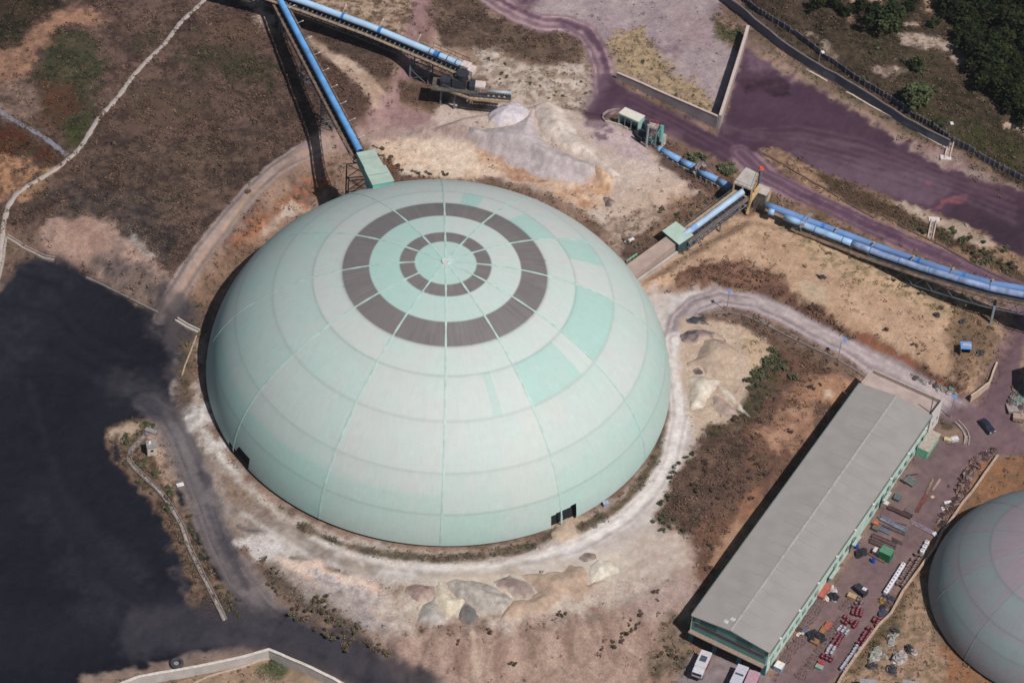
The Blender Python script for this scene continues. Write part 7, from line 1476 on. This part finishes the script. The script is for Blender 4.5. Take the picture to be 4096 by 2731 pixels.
na = scrub('dry_scrub', 'dry brown scrub covering the hillsides', VB, [(104, 82, 74), (86, 68, 61), (120, 97, 84), (96, 82, 68), (134, 108, 90)], 1.25, 9, .50, .34, 101)
nb = scrub('green_scrub', 'low green scrub and weeds', VG, [(74, 80, 50), (58, 64, 42), (92, 92, 60), (70, 72, 54)], 1.2, 9, .48, .34, 202)
nc = scrub('red_scrub', 'low rust red scrub', VR, [(112, 62, 42), (92, 54, 40), (130, 80, 52)], .9, 9, .45, .3, 303)
nd = scrub('grass', 'thin tufts of dry grass over the bare ground', np.clip(VB + VG + .04, 0, 1) * .8 * (1 - bare), [(140, 118, 98), (116, 96, 80), (98, 92, 70)], .9, 6, .3, .22, 404)
def plant(kind, cols, nleaf, rad, hgt, seed, trunk=None, lean=0, name_c='crown'):
    """crown: leaf clumps through a lumpy volume; trunk and limbs for trees"""
    r_ = np.random.default_rng(seed); nl = max(4, nleaf // 60); lob = r_.normal(0, .42, (nl, 3)); lob[:, 2] = np.abs(lob[:, 2]) * .9 + (.25 if trunk else .05); lr = r_.uniform(.28, .55, nl)
    k = r_.integers(0, nl, nleaf); d = r_.normal(0, 1, (nleaf, 3)); d /= np.linalg.norm(d, axis=1)[:, None]; rr = r_.random(nleaf) ** .45
    P = lob[k] + d * (rr * lr[k])[:, None]; P[:, 2] = np.clip(P[:, 2], .02, 1.3); P *= [rad, rad, hgt * .8]
    s_ = rad * r_.uniform(.035, .085, nleaf) + .05
    V, F = quads(P[:, 0], P[:, 1], P[:, 2], s_, s_ * 1.1, r_.uniform(0, 6.3, nleaf), r_.uniform(-.6, 1.1, nleaf))
    cc = np.array([alb(c) for c in cols]); lc = r_.integers(0, len(cols), nl); C = cc[lc[k]] * r_.uniform(.65, 1.35, nleaf)[:, None] * r_.uniform(.8, 1.2, nl)[k][:, None]
    return V, F, np.repeat(C, 4, 0), lob * [rad, rad, hgt * .8]
BARK = mat('bark', (88, 72, 60), vary=.2, scale=3)
def make_tree(name, label, cat, x, y, rad, hgt, cols, seed, nleaf, group=None):
    t = thing(name, label, cat, (x, y, gz(x, y)), group=group); V, F, C, lob = plant(name, cols, nleaf, rad, hgt, seed, True); V = V + [0, 0, hgt * .16]
    mesh_np('crown', V, F, LM, C, parent=t); mb = MB(); mb.tube([(0, 0, -.4), (.05 * rad, 0, hgt * .3), (0, .05 * rad, hgt * .7)], [.10 * rad + .08, .07 * rad + .05, .03], 8)
    for q in range(min(6, len(lob))): mb.tube([(.04 * rad, 0, hgt * .25), tuple(lob[q] * .5 + [0, 0, hgt * .25]), tuple(lob[q] + [0, 0, hgt * .16])], [.05 * rad + .03, .03 * rad + .02, .02], 6)
    mb.build('trunk', BARK, t, local=True); return t
GR1 = [(58, 68, 40), (44, 54, 32), (72, 80, 50), (50, 58, 38)]; GR2 = [(84, 92, 62), (66, 74, 48), (98, 104, 74)]; GRD = [(34, 42, 24), (44, 52, 28), (28, 34, 22), (52, 56, 30)]
def txy(u, v, h=2.0): g = g3([(u, v)])[0]; p = at(u, v, g[2] + h); return float(p[0]), float(p[1])
solo = [(2035, 48, 4.1, 6.5, GR1, 'large round tree above the pale sand patch, top right'), (2106, 146, 1.9, 3.0, GR1, 'small round olive tree between the two white sand patches'), (2103, 218, 3.5, 5.5, GR2, 'pale leafed tree growing close against the panelled fence'),
        (1976, 18, 2.4, 4.0, GRD, 'dark tree left of the large round tree at the top edge'), (1880, 12, 2.3, 3.8, GRD, 'leftmost dark tree on the top edge of the hillside'), (1915, 8, 2.2, 3.6, GRD, 'second dark tree from the left on the top edge'), (1945, 30, 1.7, 3.0, GRD, 'short dark tree beside the sandy track at the top edge'),
        (2012, 28, 2.0, 3.4, GRD, 'dark tree wedged against the large round tree'), (2170, 30, 2.1, 3.6, GRD, 'dark round tree right of the narrow sandy strip, top right'), (2092, 12, 2.4, 3.8, GRD, 'dark tree on the top edge left of the narrow sandy strip'), (2198, 42, 1.5, 2.6, GR1, 'small tree at the left margin of the dark wood'), (2145, 56, 1.4, 2.2, GR1, 'small bush-like tree below the dark round tree'), (2152, 282, 1.2, 1.6, GR1, 'dark bush beside the fence right of the pale leafed tree')]
for k_, (u, v, r_, h_, c, lab) in enumerate(solo): x, y = txy(u, v, h_ * .4); make_tree('tree', lab, 'tree', x, y, r_, h_, c, 500 + k_, 1500 if r_ > 3 else 700)
proto_t = []
wood = [(2225, 15), (2262, 8), (2300, 14), (2338, 8), (2216, 48), (2252, 44), (2290, 50), (2326, 44), (2362, 40), (2236, 80), (2272, 84), (2310, 88), (2348, 84), (2222, 112), (2256, 116), (2292, 124), (2330, 126), (2364, 120), (2236, 150), (2268, 160), (2302, 164), (2340, 168), (2262, 190), (2296, 196), (2346, 200), (2340, 232), (2310, 222), (2366, 246), (2208, 78), (2395, 80), (2395, 160), (2395, 220), (2400, 10), (2192, 12), (2350, 270)]
for k_ in range(4):
    t = make_tree('wood_tree', 'dark evergreen tree in the dense wood at the top right corner', 'tree', 0, 0, 2.9 + .4 * k_, 4.6 + .5 * k_, GRD, 900 + k_, 800, 'dark evergreens of the corner wood'); proto_t.append(t)
for k_, (u, v) in enumerate(wood):
    x, y = txy(u, v, 2.0); p = (x, y, gz(x, y))
    if k_ < 4: proto_t[k_].location = p
    else: dup(proto_t[k_ % 4], p, random.uniform(0, 6), scale=random.uniform(.75, 1.2))
# single shrubs
def shrub_proto(cols, seed, label, group, n=150):
    t = thing('shrub', label, 'shrub', group=group); V, F, C, lob = plant('s', cols, n, .95, 1.1, seed); mesh_np('foliage', V, F, LM, C, parent=t)
    mb = MB(); [mb.tube([(0, 0, -.1), tuple(l * .8)], [.05, .02], 5) for l in lob[:3]]; mb.build('stems', BARK, t, local=True); return t
def shrubs(label, group, pts, cols, seed, smin=.6, smax=1.4):
    ps = [shrub_proto(cols, seed + q, label, group) for q in range(2)]
    for k_, (u, v) in enumerate(pts):
        g = g3([(u, v)])[0]; s_ = random.uniform(smin, smax) * .8
        if k_ < 2: ps[k_].location = g; ps[k_].scale = (s_,) * 3
        else: dup(ps[k_ % 2], g, random.uniform(0, 6), scale=(s_ * random.uniform(.8, 1.2), s_ * random.uniform(.8, 1.2), s_))
def scat(poly, n, seed=0):
    P = pp(poly); rr = random.Random(seed); out = []
    lo, hi = P.min(0), P.max(0)
    while len(out) < n:
        q = np.array([rr.uniform(lo[0], hi[0]), rr.uniform(lo[1], hi[1])])
        if sdist(q[:1], q[1:], P)[0] < 0: out.append(tuple(q))
    return out
DRYC = [(108, 86, 76), (92, 74, 66), (126, 102, 86)]; OLV = [(100, 100, 72), (84, 84, 62), (120, 112, 84)]; DKG = [(88, 92, 68), (76, 78, 60), (102, 102, 76)]
shrubs('dry shrub in the dark slope between the ring road and warehouse', 'dry shrubs on the warehouse slope', scat("1540,1130 1620,1000 1700,960 1760,900 1900,880 1800,1050 1700,1200 1620,1330 1590,1240", 30, 1), DRYC, 31, .8, 1.6)
shrubs('dark green shrub lining the edge of the pale ring road', 'dark green shrubs by the ring road', list(T('t10', "1070,470 1090,500 1130,520 1160,480 1110,440 1080,350 1150,330 1200,100 1180,150 1160,200 1250,60 1290,20 1100,540 1230,560")), DKG, 37, .9, 1.6)
shrubs('dark green shrub in the thicket above the dark slope', 'dark green shrubs of the thicket', list(T('t7', "170,870 200,900 160,930 190,960 130,990 100,1010 60,1050 20,1080 80,1060 230,960 250,1000 30,1130 300,1050 180,1010")) + list(T('t6', "1880,960 1830,1000 1780,1040 1740,1080 1730,1150 1760,1190")), DKG, 41, 1.1, 2.0)
shrubs('small bush along the kerb of the loop road', 'small bushes along the loop road', list(T('t7', "130,690 250,760 340,800 440,850 540,950 600,970 350,920 300,860 400,960 170,740 60,650 430,910")) + list(T('t6', "1520,620 1600,615 1690,640 1780,670 1850,700")), DRYC, 43, .5, 1.0)
shrubs('olive weed bush on the island beside the coal yard', 'olive weed bushes on the island', list(T('d7', "350,470 400,520 320,540 450,450 480,800 520,830 550,760 560,330 600,300 640,330 850,1090 900,1180 920,1200 700,950 660,930 540,1100 640,1170 840,1350 860,1380 480,1020 300,800")) + list(T('t8', "1270,440 1280,530 1320,580 1350,640 1370,700 1170,480 1230,620 1300,770 1290,830 1460,930 1520,1000 1570,1080 1600,1110 1550,960 1400,860")), DKG, 47, .7, 1.5)
shrubs('scruffy bush on the grey gravel slope below the haul road', 'scruffy bushes on the gravel slope', list(T('t9', "90,740 160,830 140,900 180,940 460,1020 500,1010 480,1080 540,1090 560,1150 400,1080 330,1060 300,1100 350,1150 600,1180 650,1330 700,1220 690,1290 640,1260 800,1310 860,1340 900,1370 520,1230 440,1200 560,1270")), OLV + DRYC, 53, .9, 1.9)
shrubs('lone bush on the brown southern slope', 'bushes on the brown southern slope', list(T('t10', "870,1180 900,1210 850,1240 930,1170 1050,960 1060,1010 400,1110 430,1110 690,1340 760,1310 820,1290 90,1440 950,1110 880,1140 1080,1380 1130,1340 1170,1400 1200,1350")) + list(T('t9', "1620,1230 1770,1440 1400,1300")), DRYC + DKG, 59, .6, 1.5)
shrubs('bush on the rim behind the big dome', 'bushes on the rim behind the dome', list(T('t1', "900,1080 940,1100 980,1120 1010,1150 960,1170 1060,1180 1140,1190 1170,1200 1240,1220 1360,1215 1340,1220 1000,1090 910,1150 930,1050 870,1020")), DRYC + DKG, 61, .8, 1.5)
shrubs('small bush dotted over the pale rock north of the dome', 'small bushes on the pale rock', scat("1060,110 1200,150 1350,140 1350,230 1200,230 1100,200", 16, 5) + scat("1400,120 1500,110 1640,240 1620,270 1480,200", 10, 6), OLV, 67, .5, 1.0)
shrubs('dark bush between the pale sand and the pipe conveyor', 'dark bushes beside the short pipe conveyor', list(T('c7', "430,740 640,830 740,780 780,740 350,650 560,620 300,930 60,1120 50,1150 260,960 390,980 260,1120 540,900")) + list(T('c8', "1120,520 1160,560 880,400 840,420 700,730 230,900 300,960 380,940 450,1000 540,980 620,900 780,860")), DRYC + DKG, 71, .8, 1.6)
shrubs('large dark bush between the pipe conveyor and the purple road', 'large dark bushes by the purple road', list(T('c7', "250,150 330,170 430,130 820,330 870,370 940,330 1000,400 900,440 780,360 980,260 850,290")), DKG, 73, 1.4, 2.4)
shrubs('dark scrub bush on the strip between the two purple levels', 'dark bushes between the purple levels', list(T('d4', "850,240 900,280 960,250 840,320 920,370 1150,350 1230,600 1280,560 1340,620 1400,520 1500,500 1560,640 1450,600 560,230 480,170 600,260 1650,750 1750,700 1100,340 1350,380 1600,470")), DKG + DRYC, 79, 1.0, 1.9)
shrubs('bush on the sand bench below the pipe gallery', 'bushes on the sand bench', list(T('t7', "950,730 1150,840 1180,900 1000,390 1100,430 1200,480 1330,580 1420,610 1600,700 1680,720 1600,760 700,230 860,240 550,200")) + list(T('c8', "1440,860 1500,990 1400,960 1520,900 1130,1100 1200,1130")), OLV + DRYC, 83, .6, 1.4)
shrubs('dark shrub on the north-west hillside', 'dark shrubs on the hillside', scat("300,60 560,20 680,200 740,330 560,450 400,600 250,480 220,300", 22, 9), DRYC + DKG, 89, .7, 1.5)
shrubs('dark shrub on the grassy hillside behind the fence', 'dark shrubs behind the fence', scat("1800,40 1900,30 2050,110 2180,90 2300,260 2340,370 2150,270 1950,180", 18, 10), DKG + DRYC, 97, .8, 1.7)
# ---------------------------------------------------------------- the air
hz_ = bpy.data.materials.new('haze_air'); hz_.use_nodes = True; n = hz_.node_tree.nodes; l = hz_.node_tree.links; n.clear()
ov = n.new('ShaderNodeOutputMaterial'); pv = n.new('ShaderNodeVolumePrincipled'); pv.inputs['Color'].default_value = (.78, .86, 1.0, 1); pv.inputs['Density'].default_value = .00004; pv.inputs['Anisotropy'].default_value = .3
l.new(pv.outputs[0], ov.inputs['Volume'])
mb = MB(); mb.box((0, 0, 262), (6400, 6400, 560)); o = mb.build('haze', hz_); tag(o, kind='stuff')
